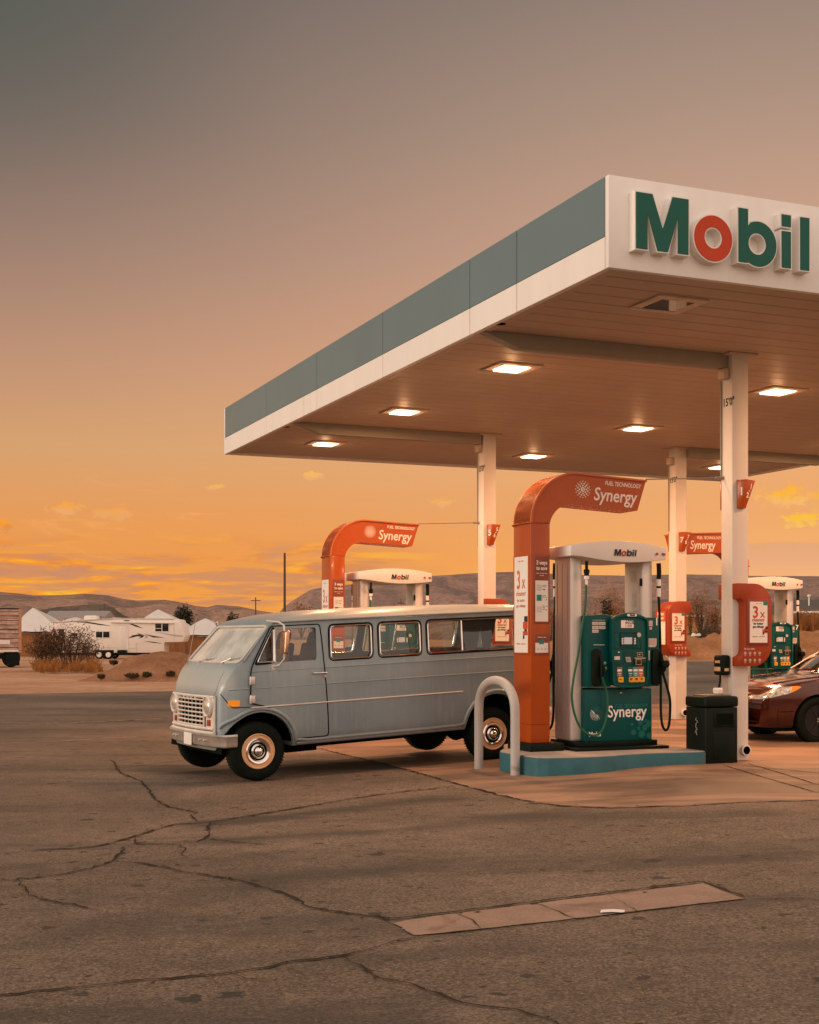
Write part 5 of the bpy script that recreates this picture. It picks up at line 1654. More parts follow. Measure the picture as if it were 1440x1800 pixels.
# doors: the same skin 4 mm proud, cut to the door outline
def dense0(poly, step=.05):
    out = []
    for a, b in zip(poly, poly[1:] + poly[:1]):
        n = max(1, int(math.dist(a, b) / step))
        out += [(a[0] + (b[0] - a[0]) * i / n, a[1] + (b[1] - a[1]) * i / n) for i in range(n)]
    return out


for near in (True, False):
    d_ = van_surf(.005).build('door', None, None, smooth=0)
    di = van_surf(-.02).build('di', None, None, smooth=0)
    boolean(d_, di)
    keep = cutter([DOOR], -1 if near else 1.5, .4 if near else 3)
    boolean(d_, keep, 'INTERSECT'); boolean(d_, cx_all)
    door = link('front_door', d_.data.copy(), M_van, van, 32); rm(d_); rm(di); rm(keep)
    if near: near_door = door
    else: far_door = door
    sg = 1 if near else -1
    def SY(z, o=0.0): return YC - sg * (van_hw(z) + o)
    mb = MB(); path = [(s, SY(z, .004), z) for s, z in dense0(DOOR)]; mb.tube(path, .0075, 6, closed=True); mb.build('door_seam', M_dark, door)
    mb = MB(); mb.tube([(.64, SY(1.175, .028), 1.178), (.82, SY(1.175, .028), 1.172)], .010, 10); mb.tube([(.80, SY(1.15, .0), 1.135), (.80, SY(1.15, .022), 1.135)], .018, 12); mb.tube([(.655, SY(1.17, .0), 1.176), (.655, SY(1.17, .028), 1.176)], .009, 8); mb.tube([(.805, SY(1.17, .0), 1.17), (.805, SY(1.17, .028), 1.17)], .009, 8)
    mb.build('door_handle', M_chrome, door)
    mb = MB(); mb.tube([(.80, SY(1.0, .002), .985), (.80, SY(1.0, .010), .985)], .011, 10); mb.build('door_lock', M_chrome, door)
    for hz in (1.14, .93):
        mb = MB(); mb.box((-.135, min(SY(hz), SY(hz, .024)), hz - .045), (-.075, max(SY(hz), SY(hz, .024)), hz + .04)); mb.tube([(-.128, SY(hz, .026), hz - .05), (-.128, SY(hz, .026), hz + .045)], .009, 8); mb.build('door_hinge', M_silver, door, bevel=.004)

M_glass = glass_mat('van_glass', (.86, .88, .84), .02)
M_glassdark = glass_mat('van_glass_dark', (.40, .42, .38), .06, milk=.02)
M_ws = glass_mat('windshield_glass', (.72, .74, .70), .16, milk=.46, milkcol=(.80, .80, .72))  # pale diffuse layer makes this glass milky


def side_window(poly, parent, near, gm=None, trim=True, name='window', r_=.009):
    sg = 1 if near else -1
    mb = MB()
    cx_, cz_ = sum(p[0] for p in poly) / len(poly), sum(p[1] for p in poly) / len(poly)
    if True:
        y = lambda z, o: YC - sg * (van_hw(z) + o)
        vs = [(p[0], y(p[1], -.018), p[1]) for p in poly]
        # strip the polygon into rows so that it follows the tumblehome
        zs_ = [min(p[1] for p in poly) + (max(p[1] for p in poly) - min(p[1] for p in poly)) * i / 6 for i in range(7)]
        rows = []
        for z in zs_:
            xs_ = []
            m = len(poly)
            for i in range(m):
                a, b = poly[i], poly[(i + 1) % m]
                if (a[1] - z) * (b[1] - z) <= 0 and abs(a[1] - b[1]) > 1e-9:
                    t = (z - a[1]) / (b[1] - a[1]); xs_.append(a[0] + t * (b[0] - a[0]))
            if not xs_: xs_ = [cx_]
            rows.append((min(xs_) - .004, max(xs_) + .004, z))
        vs = []
        for a, b, z in rows: vs += [(a, y(z, -.018), z), (b, y(z, -.018), z)]
        mb.add(vs, [(2 * i, 2 * i + 1, 2 * i + 3, 2 * i + 2) for i in range(6)])
    g = mb.build(name, gm or M_glass, parent, fix=False)
    if trim:
        mb = MB(); mb.tube([(p[0], y(p[1], .004), p[1]) for p in poly], r_, 8, closed=True); mb.build('window_trim', M_chrome, g)
        mb = MB(); mb.tube([(cx_ + (p[0] - cx_) * (1 + .022 / max(.1, abs(poly[0][0] - cx_))), y(p[1], -.0), cz_ + (p[1] - cz_) * 1.10) for p in poly], .0095, 8, closed=True); mb.build('window_gasket', M_rubber, g)
    return g


for near in (True, False):
    dr = near_door if near else far_door
    side_window(W_vent, dr, near, r_=.007); side_window(W_door, dr, near, trim=False)
    sg = 1 if near else -1
    mb = MB(); mb.tube([(.178, YC - sg * (van_hw(1.33) + .004), 1.33), (.182, YC - sg * (van_hw(1.7) + .004), 1.70)], .010, 8); mb.build('vent_post', M_chrome, dr)
    side_window(W_2, van, near); side_window(W_3, van, near); w4 = side_window(W_4, van, near)
    mb = MB(); mb.tube([(2.67, YC - sg * (van_hw(1.33) - .006), 1.33), (2.67, YC - sg * (van_hw(1.7) - .006), 1.70)], .011, 8); mb.build('sliding_rail', M_chrome, w4)

# windshield
mb = MB(); rows = []
nzr, nyr = 8, 12
vs = []
for i in range(nzr + 1):
    z = 1.338 + (1.750 - 1.338) * i / nzr
    # the body's own sloping surface at this height
    s0 = interp(z, [(1.335, -.215), (1.44, -.13), (1.585, -.005), (1.71, .10), (1.765, .145)]); bl = interp(z, [(1.335, .088), (1.44, .088), (1.585, .088), (1.765, .085)])
    hw = lerp(.872, .825, i / nzr)
    for j in range(nyr + 1):
        f = -1 + 2 * j / nyr; fy = f * hw / (van_hw(z))
        vs.append((s0 - bl * (1 - fy * fy) + .012, YC + f * hw, z - .008))
mb.add(vs, [(i * (nyr + 1) + j, i * (nyr + 1) + j + 1, (i + 1) * (nyr + 1) + j + 1, (i + 1) * (nyr + 1) + j) for i in range(nzr) for j in range(nyr)])
ws = mb.build('windshield', M_ws, van, fix=False)


def wsP(f, z, o=.006):
    s0 = interp(z, [(1.335, -.215), (1.44, -.13), (1.585, -.005), (1.71, .10), (1.765, .145)]); bl = interp(z, [(1.335, .088), (1.44, .088), (1.585, .088), (1.765, .085)])
    return (s0 - bl * (1 - (f / van_hw(z)) ** 2) - o, YC + f, z)


def dense(poly, step=.06):
    out = []
    for a, b in zip(poly, poly[1:] + poly[:1]):
        n = max(1, int(math.dist(a, b) / step))
        out += [(a[0] + (b[0] - a[0]) * i / n, a[1] + (b[1] - a[1]) * i / n) for i in range(n)]
    return out


mb = MB(); mb.tube([wsP(p[0] - YC, p[1]) for p in dense(WS)], .013, 8, closed=True); mb.build('windshield_trim', mat('cream_gasket', (.55, .50, .43), .5), ws)
for f0, f1, zt_ in ((-.50, -.62, 1.46), (.20, .02, 1.45)):
    mb = MB(); mb.tube([wsP(f0, 1.30, .02), wsP(f0, 1.345, .035), wsP(f1, zt_ - .07, .02)], .007, 6); mb.tube([wsP(f1 - .13, zt_ - .06, .012), wsP(f1 + .13, zt_ - .085, .012)], .009, 6)
    mb.tube([wsP(f0, 1.29, .0), wsP(f0, 1.32, .035)], .022, 10); mb.build('wiper', M_silver, van)

# drip rail, creases, chrome strip, sills
for sg in (1, -1):
    y = lambda z, o: YC - sg * (van_hw(z) + o)
    mb = MB(); pts = [(-.185, y(1.34, -.03), 1.355), (.0, y(1.58, -.012), 1.60), (.11, y(1.72, .0), 1.735), (.16, y(1.77, .008), 1.775), (.3, y(1.77, .012), 1.783), (.8, y(1.77, .014), 1.787), (2, y(1.77, .014), 1.790), (3.85, y(1.77, .008), 1.790)]
    mb.tube(pts, .013, 8); mb.build('drip_rail', M_van, van)
    def yl(s, z):
        k = interp(s, [(-.43, .765), (-.40, .825), (-.355, .875), (-.30, .91), (-.25, .938), (-.215, .955), (-.13, .965), (0, .98), (.15, 1)])
        return YC - sg * ((van_hw(z) + .004) * k)
    for zc, s0, s1, rad in ((1.232, -.1, 3.85, .006), (1.045, -.34, 3.85, .007)):
        mb = MB(); mb.tube([(lerp(s0, s1, (i / 24) ** 1.6), yl(lerp(s0, s1, (i / 24) ** 1.6), zc) + sg * .003, zc) for i in range(25)], rad, 6); mb.build('body_crease', M_van, van)
    mb = MB(); mb.tube([(lerp(-.11, 2.66, i / 10), y(.83, .0045), .833) for i in range(11)], .009, 6); mb.build('side_moulding', mat('moulding', (.66, .62, .56), .35, metal=.35), van)
    mb = MB(); mb.tube([(lerp(-.11, .84, i / 4), y(.83, .009), .833) for i in range(5)], .0085, 6); mb.build('side_moulding', mat('moulding', (.66, .62, .56), .35, metal=.35), van)
    # pressed lip that runs round the arches and along the sill
    lip = []
    lip += [(-.415, .62), (-.39, .66), (-.36, .68)] + [(.455 * math.cos(R(a)), .36 + .455 * math.sin(R(a))) for a in range(128, 6, -8)]
    lip += [(.46, .43), (.6, .415)] + [(s, .415) for s in (1, 1.6, 2.2)] + [(2.6, .42)]
    lip += [(3.14 + .455 * math.cos(R(a)), .36 + .455 * math.sin(R(a))) for a in range(170, 9, -8)] + [(3.62, .43), (3.86, .43)]
    mb = MB(); mb.tube([(s, yl(s, z), z) for s, z in lip], .022, 8); mb.build('arch_lip', M_van, van)
    mb = MB(); mb.tube([(.46, yl(.46, .385), .385), (2.66, yl(2.66, .385), .385)], .020, 8); mb.build('sill', M_van, van)
    # inner wheel housings
    for cx_ in (0, 3.14):
        mb = MB(); ya, yb = sorted((YC - sg * .86, YC - sg * .50))
        n = 18; vs = []
        for i in range(n + 1):
            a = PI * i / n
            for yy in (ya, yb): vs.append((cx_ + .435 * math.cos(a), yy, .33 + .435 * math.sin(a)))
        mb.add(vs, [(2 * i, 2 * i + 1, 2 * i + 3, 2 * i + 2) for i in range(n)])
        yi = YC - sg * .50
        mb.add([(cx_ + .435 * math.cos(PI * i / n), yi, .33 + .435 * math.sin(PI * i / n)) for i in range(n + 1)], [tuple(range(n + 1))])
        mb.build('wheel_housing', M_dark, van, fix=False)
    mk = van_surf(.010).build('m', None, None, smooth=0); kk = MB(); ya, yb = sorted((YC - sg * 1.2, YC - sg * .5)); kk.prism(rq([(-.352, .855), (-.232, .855), (-.232, .925), (-.352, .925)], .02), ya, yb); kk = kk.build('k', None, None, smooth=0)
    boolean(mk, kk, 'INTERSECT'); link('side_marker', mk.data.copy(), mat('amber_lens', (.85, .30, .02), .25, emit=(1, .3, .02, .12)), van, 30); rm(mk); rm(kk)
    # seam between fender and nose
    mb = MB(); mb.tube([(s_, yl(s_, z_) - sg * .001, z_) for s_, z_ in ((-.12, .842), (-.18, .842), (-.24, .842), (-.30, .842), (-.335, .87), (-.36, .91), (-.39, .96), (-.412, 1.0))], .0045, 6); mb.build('body_seam', M_dark, van)

# hood: proud skin over the nose
h_ = van_surf(.006).build('hood', None, None, smooth=0); hi = van_surf(-.02).build('hi', None, None, smooth=0)
boolean(h_, hi)
mb = MB(); mb.prism(rq([(YC - .67, .985), (YC + .67, .985), (YC + .69, 1.262), (YC - .69, 1.262)], .05), -1.0, .0, 'x'); kp = mb.build('kp', None, None)
boolean(h_, kp, 'INTERSECT')
print('hood', len(h_.data.polygons)); hood = link('hood', h_.data.copy(), M_van, van, 32); rm(h_); rm(hi); rm(kp)

# grille, lights
M_grille = mat('grille_white', (.66, .60, .53), .45, var=.12, scale=8, dirt=((.35, .24, .16), .62))


def gx(y_, o=0.0):
    f = (y_ - YC) / .72
    return -.428 - .042 * (1 - f * f) - o


def gbar(mb, z, y0, y1, r_, o=.03):
    mb.tube([(gx(lerp(y0, y1, i / 10), o), lerp(y0, y1, i / 10), z) for i in range(11)], r_, 6)


mb = MB(); n = 12
vs = []
for i in range(n + 1):
    yy = lerp(.28, 1.62, i / n)
    for z in (.55, .955): vs.append((gx(yy, .006), yy, z))
mb.add(vs, [(2 * i, 2 * i + 2, 2 * i + 3, 2 * i + 1) for i in range(n)]); gb = mb.build('grille_backing', M_dark, van, fix=False)
mb = MB()
gbar(mb, .965, .26, 1.64, .018, .026); gbar(mb, .925, .50, 1.40, .010, .028)
for k in range(6): gbar(mb, .878 - k * .049, .50, 1.40, .0105, .034)
gbar(mb, .605, .26, 1.64, .020, .032); gbar(mb, .558, .24, 1.66, .022, .036)
for yy in (.51, 1.39):
    mb.tube([(gx(yy, .034), yy, .96), (gx(yy, .034), yy, .60)], .012, 6)
for yy in (.265, 1.635):
    mb.tube([(gx(yy, .016), yy, .965), (gx(yy, .02), yy, .76), (gx(yy, .02), yy, .56)], .016, 6)
for k in range(6):
    yy = lerp(.51, 1.39, (k + 1) / 7)
    mb.tube([(gx(yy, .026), yy, .93), (gx(yy, .026), yy, .60)], .004, 4)
for k in range(4): mb.box((gx(.75 + k * .13, .036), .75 + k * .13, .93), (gx(.75 + k * .13, .02), .79 + k * .13, .958))
grl = mb.build('grille', M_grille, van)
for yy in (.390, 1.510):
    x0 = gx(yy, .012); mb = MB(); mb.prism(rrect(yy - .125, .60, yy + .125, .955, .02), x0 - .012, x0 + .03, 'x'); mb.build('lamp_panel', M_grille, grl, bevel=.004)
    mb = MB()
    mb.lathe([(.080, x0 - .0), (.118, x0 - .0), (.122, x0 - .040), (.110, x0 - .056), (.100, x0 - .035)], 32, 'x', (0, yy, .855)); hb = mb.build('headlight_bezel', M_grille, grl)
    mb = MB(); mb.lathe([(0, x0 - .066), (.03, x0 - .065), (.065, x0 - .056), (.092, x0 - .042), (.100, x0 - .028)], 32, 'x', (0, yy, .855)); mb.build('headlight', mat('headlamp_glass', (.72, .68, .62), .12, metal=.6, var=.15, scale=30), van)
    mb = MB(); mb.prism(rrect(yy - .05 + (.0), .635, yy + .05, .705, .012), x0 - .025, x0 - .0, 'x'); mb.build('turn_signal', mat('dark_red_lens', (.28, .05, .02), .25), van, bevel=.004)
# bumper
prof_b = [(0, .400), (-.018, .412), (-.024, .44), (-.024, .51), (-.034, .528), (-.018, .548), (.012, .545), (.012, .405)]
pl_ = [(-.28, .018), (-.35, .02), (-.392, .028), (-.418, .065), (-.462, .25), (-.492, .55), (-.502, .95), (-.492, 1.35), (-.462, 1.65), (-.418, 1.835), (-.392, 1.872), (-.35, 1.88), (-.28, 1.882)]
mb = MB(); vs = []; m = len(prof_b)
for i, (sx0, yy) in enumerate(pl_):
    a = Vector(pl_[max(i - 1, 0)]); b = Vector(pl_[min(i + 1, len(pl_) - 1)]); t_ = (b - a).normalized(); nn = Vector((-t_.y, t_.x))
    if i == 0 or True:
        nn = nn if nn.x < 0 or abs(nn.x) < .3 else -nn
        nn = Vector((-abs(t_.y), (t_.x if t_.y > 0 else -t_.x)))
    for (o_, z) in prof_b:
        q = Vector((sx0, yy)) + nn * (-o_)
        vs.append((q.x, q.y, z))
fs = [(i * m + k, i * m + (k + 1) % m, (i + 1) * m + (k + 1) % m, (i + 1) * m + k) for i in range(len(pl_) - 1) for k in range(m)] + [tuple(range(m)), tuple(range((len(pl_) - 1) * m, len(pl_) * m))]
mb.add(vs, fs); bmp = mb.build('front_bumper', mat('dull_chrome', (.52, .47, .42), .34, metal=.7, var=.15, scale=6, dirt=((.22, .14, .09), .62)), van, smooth=40)
mb = MB()
for yy in (.42, .55, 1.35, 1.48): mb.lathe([(0, -.052), (.012, -.048), (.014, -.0)], 12, 'x', (interp(yy, [(a[1], a[0]) for a in pl_]), yy, .475))
mb.build('bumper_bolt', M_silver, bmp)
mb = MB(); mb.box((-.536, .80, .395), (-.530, 1.06, .535)); pt = mb.build('number_plate', M_paper, van, bevel=.002, seg=1)
mb = MB(); mb.prism([(3.94, .42), (4.0, .44), (4.0, .54), (3.94, .56)], .03, 1.87); mb.build('rear_bumper', MATS['dull_chrome'], van, bevel=.01)

# under body, floor, interior
mb = MB(); mb.box((-.35, .30, .30), (3.85, 1.60, .37)); mb.box((.45, .14, .33), (2.7, 1.76, .40)); mb.tube([(0, .3, .30), (0, 1.6, .30)], .045, 10); mb.tube([(3.14, .3, .28), (3.14, 1.6, .28)], .05, 10)
mb.lathe([(.0, .80), (.12, .84), (.15, .95), (.12, 1.06), (0, 1.10)], 16, 'y', (3.14, 0, .28)); mb.box((.5, .45, .24), (.9, .75, .33)); mb.build('chassis', M_dark, van)
M_seat = mat('dark_seat_vinyl', (.035, .035, .034), .55, var=.2)
mb = MB(); mb.box((-.18, .16, .95), (.04, 1.74, 1.22)); mb.prism([(-.22, 1.235), (.0, 1.27), (.0, 1.16), (-.2, 1.1)], .18, 1.72); mb.build('dashboard', M_seat, van, bevel=.02)
for yy in (.22, 1.14):
    mb = MB(); mb.box((.28, yy, .80), (.78, yy + .50, .98)); mb.prism([(.70, .92), (.86, .92), (.92, 1.50), (.80, 1.52)], yy, yy + .50); mb.prism([(.80, 1.50), (.90, 1.50), (.92, 1.64), (.84, 1.65)], yy + .11, yy + .39); mb.build('front_seat', M_seat, van, bevel=.035, seg=3)
mb = MB(); mb.prism(rrect(.42, 1.24, .62, 1.46, .06), .62, .68); mb.build('draped_cloth', mat('tan_cloth', (.34, .22, .16), .8), van, bevel=.03)
for s0 in (1.75, 2.65):
    mb = MB(); mb.box((s0, .30, .70), (s0 + .45, 1.60, .90)); mb.prism([(s0 + .40, .85), (s0 + .54, .85), (s0 + .60, 1.34), (s0 + .50, 1.34)], .30, 1.60); mb.build('bench_seat', M_seat, van, bevel=.03)
mb = MB(); cs = Vector((.16, .47, 1.27)); pts = []
for i in range(24):
    a = 2 * PI * i / 24; pts.append(cs + Vector((.09 * math.sin(a), .20 * math.cos(a), .17 * math.sin(a))))
mb.tube(pts, .012, 8, closed=True); mb.tube([cs, cs + Vector((-.2, 0, -.2))], .02, 8); mb.tube([cs + Vector((0, -.2, 0)), cs + Vector((0, .2, 0))], .01, 6); mb.build('steering_wheel', M_black, van)
mb = MB(); mb.prism([(2.72, 1.33), (2.95, 1.33), (3.0, 1.70), (2.7, 1.70)], .16, .18); mb.prism([(3.05, 1.33), (3.16, 1.33), (3.22, 1.70), (2.98, 1.70)], .17, .18); mb.build('curtain', mat('dark_curtain', (.05, .06, .05), .8), van)
# mirrors
for sg in (1, -1):
    y = lambda z, o: YC - sg * (van_hw(z) + o)
    mb = MB(); mb.tube([(.10, y(1.77, -.03), 1.80), (.16, y(1.7, .16), 1.78), (.21, y(1.7, .20), 1.74), (.22, y(1.5, .20), 1.58), (.22, y(1.5, .20), 1.36), (.20, y(1.4, .12), 1.30), (.16, y(1.27, .0), 1.27)], .012, 8)
    mb.tube([(.16, y(1.27, -.01), 1.27), (.16, y(1.27, .01), 1.27)], .03, 10); ar = mb.build('mirror_arm', M_silver, van)
    mb = MB(); ya, yb = sorted((y(1.5, .13), y(1.5, .29))); mb.prism(rq([(ya, 1.42), (yb, 1.42), (yb, 1.68), (ya, 1.68)], .025), .185, .235, 'x'); mb.build('mirror_head', mat('mirror_bronze', (.55, .34, .22), .25, metal=.8, var=.2, scale=12), ar, bevel=.018, seg=3)
mb = MB(); mb.tube([(-.31, 1.62, 1.26), (-.27, 1.63, 1.45), (-.22, 1.63, 1.88)], [.006, .0045, .003], 6); mb.build('antenna', M_beam, van)
# wheels
M_rim = mat('cream_rim', (.74, .43, .22), .4, var=.08, scale=9, dirt=((.30, .16, .08), .66))


def van_wheel(s, y0, zc, out):
    """out = -1: outer face towards -y"""
    w = thing('wheel', None, None, (s, y0, zc)); del_ = w
    w.parent = van
    T = Matrix.Identity(4) if out < 0 else Matrix.Rotation(PI, 4, 'Z')
    def bl(mb, nm, m, par=w, **k):
        mb.v = [T @ p for p in mb.v]; return mb.build(nm, m, par, **k)
    mb = MB(); mb.lathe([(.185, .02), (.20, .0), (.25, -.008), (.30, .002), (.322, .018), (.335, .05), (.336, .10), (.335, .15), (.322, .182), (.30, .198), (.25, .205), (.19, .19)], 48, 'y'); bl(mb, 'tyre', M_rubber, smooth=50)
    mb = MB()
    for k in range(60):
        a = 2 * PI * k / 60
        c, s_ = math.cos(a), math.sin(a); c2, s2 = math.cos(a + .04), math.sin(a + .04)
        for (ya, yb) in ((.02, .075), (.125, .18)):
            r0, r1 = .332, .3350
            mb.add([(c * r0, ya, s_ * r0), (c2 * r0, ya, s2 * r0), (c2 * r0, yb, s2 * r0), (c * r0, yb, s_ * r0), (c * r1, ya, s_ * r1), (c2 * r1, ya, s2 * r1), (c2 * r1, yb, s2 * r1), (c * r1, yb, s_ * r1)],
                   [(4, 5, 6, 7), (0, 1, 5, 4), (1, 2, 6, 5), (2, 3, 7, 6), (3, 0, 4, 7)])
    bl(mb, 'tread', M_rubber, fix=False)
    mb = MB(); mb.lathe([(.198, .006), (.200, -.006), (.192, -.012), (.186, -.004), (.176, .012), (.166, .018), (.150, .016), (.145, .05), (.10, .06), (0.0, .06)], 48, 'y'); bl(mb, 'rim', M_rim, smooth=40)
    mb = MB(); mb.lathe([(.152, .010), (.150, -.006), (.138, -.018), (.120, -.014), (.105, .000), (.088, .002), (.078, -.012), (.068, -.020), (.052, -.016), (.046, -.026), (.030, -.040), (.012, -.044), (0, -.045)], 48, 'y'); hub = bl(mb, 'hubcap', M_chrome, smooth=25)
    mb = MB(); mb.lathe([(.104, -.002), (.090, -.0005)], 36, 'y'); mb.lathe([(.0645, -.0205), (.053, -.0175)], 36, 'y'); bl(mb, 'painted_ring', M_dark, hub, fix=False)
    mb = MB()
    for k in range(8):
        a0 = 2 * PI * k / 8
        cc = [( math.cos(a0 + da) * rr_, yy_, math.sin(a0 + da) * rr_) for da, rr_, yy_ in ((-.16, .181, .0115), (.16, .181, .0115), (.16, .170, .0165), (-.16, .170, .0165))]
        if k % 2: mb.add([(a, b - .002, c) for a, b, c in cc], [(0, 1, 2, 3)])
    bl(mb, 'rim_slot', M_dark, w, fix=False)
    return w


Wn = van_wheel(0, .035, .335, -1); Wr = van_wheel(3.14, .05, .275, -1)
van_wheel(0, 1.865, .345, 1); van_wheel(3.14, 1.85, .285, 1)
for c_ in (inner, cx_all, cx_ws, cx_ar, cx_rw): rm(c_)


def lean(o):
    # the body was measured upright: undo the nose-down pitch's lean so that pillars stand as in the photo
    for ch in kids(o):
        if ch.type == 'MESH':
            if ch.data.users == 1:
                for v_ in ch.data.vertices: v_.co.x += .047 * v_.co.z + .07 * max(0, v_.co.z - 1.24)
            lean(ch)


lean(van)
van.location.x += .877 * .04; van.location.y += .481 * .04


# ================================================================== SEDANS
SHW = [(.22, .80), (.28, .86), (.42, .895), (.58, .905), (.72, .90), (.84, .885), (.93, .855)]
SST = [  # x, hood/roof height, plan scale, roof half width at top, bulge, bottom
    (.00, .58, .80, 0, .20, .26), (.05, .66, .86, 0, .20, .23), (.16, .735, .92, 0, .19, .22), (.40, .80, .965, 0, .16, .22), (.75, .865, .99, 0, .12, .22), (1.10, .92, 1, 0, .10, .22), (1.28, .945, 1, 0, .10, .22),
    (1.40, 1.01, 1, 1, .10, .22), (1.70, 1.20, 1, 1, .09, .22), (2.00, 1.35, 1, 1, .07, .22), (2.25, 1.425, 1, 1, .03, .22), (2.6, 1.455, 1, 1, 0, .22), (3.0, 1.45, 1, 1, 0, .22), (3.4, 1.40, 1, 1, 0, .22), (3.8, 1.24, 1, 1, -.04, .22), (4.1, 1.10, .995, 1, -.06, .22),
    (4.2, 1.06, .99, 0, -.06, .22), (4.5, 1.05, .96, 0, -.10, .24), (4.68, 1.02, .92, 0, -.12, .26), (4.76, .90, .88, 0, -.12, .30)]


def sedan_surf(off=0.0):
    mb = MB(); loops = []
    for si, (s, T, k, gh, bl, zb) in enumerate(SST):
        B_ = min(T - .03, .93)
        side = []
        for z, hw in SHW:
            zz = zb + (B_ - zb) * (z - .22) / (.93 - .22)
            side.append((zz, (interp(zz, SHW) + off) * k))
        wb = side[-1][1]
        up = []
        if gh:
            wt = lerp(wb, .60, min(1, (T - .93) / .50))
            for t in (.33, .66, .92): up.append((lerp(B_ + .01, T - .02, t), lerp(wb - .01, wt, t ** 1.15)))
            wl = up[-1][1]
        else:
            for t in (.3, .6, .9): up.append((B_ + (T - .02 - B_) * t * .6, wb - .02 * t))
            wl = up[-1][1]
        crown = [(T - (.02 if gh else .022) * (1 - c_) ** 1 * 1.0, f * wl) for f, c_ in ((.85, .25), (.55, .75), (0, 1.0))]
        half = [(zb - off, 0), (zb - off, side[0][1] * .5), (zb - off, side[0][1] * .93)] + side + up + crown
        if off: half = half[:-3] + [(z + off, y) for z, y in half[-3:]]
        hwx = max(.3, side[3][1])
        def P(z, y, sgn):
            f = min(1, y / hwx)
            ss = s - bl * (1 - f * f) + (bl * .0)
            if si == 0: ss -= off
            if si == len(SST) - 1: ss += off
            return (ss, sgn * y, z)
        right = [P(z, y, 1) for z, y in half]; left = [P(z, y, -1) for z, y in half]
        loops.append(right + left[-2:0:-1])
    N = len(loops[0]); vs = [p for l in loops for p in l]; fs = []
    for i in range(len(loops) - 1):
        for k in range(N): fs.append((i * N + k, i * N + (k + 1) % N, (i + 1) * N + (k + 1) % N, (i + 1) * N + k))
    mb.add(vs, fs)
    nh = len(loops[0]) // 2
    for ci in (0, len(loops) - 1):
        l = loops[ci]
        m_ = N
        for k in range(nh):
            a, b = k, k + 1; c, d = (m_ - k - 1) % m_, (m_ - k) % m_
            mb.add([l[a], l[b], l[c if k + 1 <= nh else c], l[d]] if k else [l[0], l[1], l[m_ - 1]], [(0, 1, 2, 3)] if k and b != c else [(0, 1, 2)])
    return mb


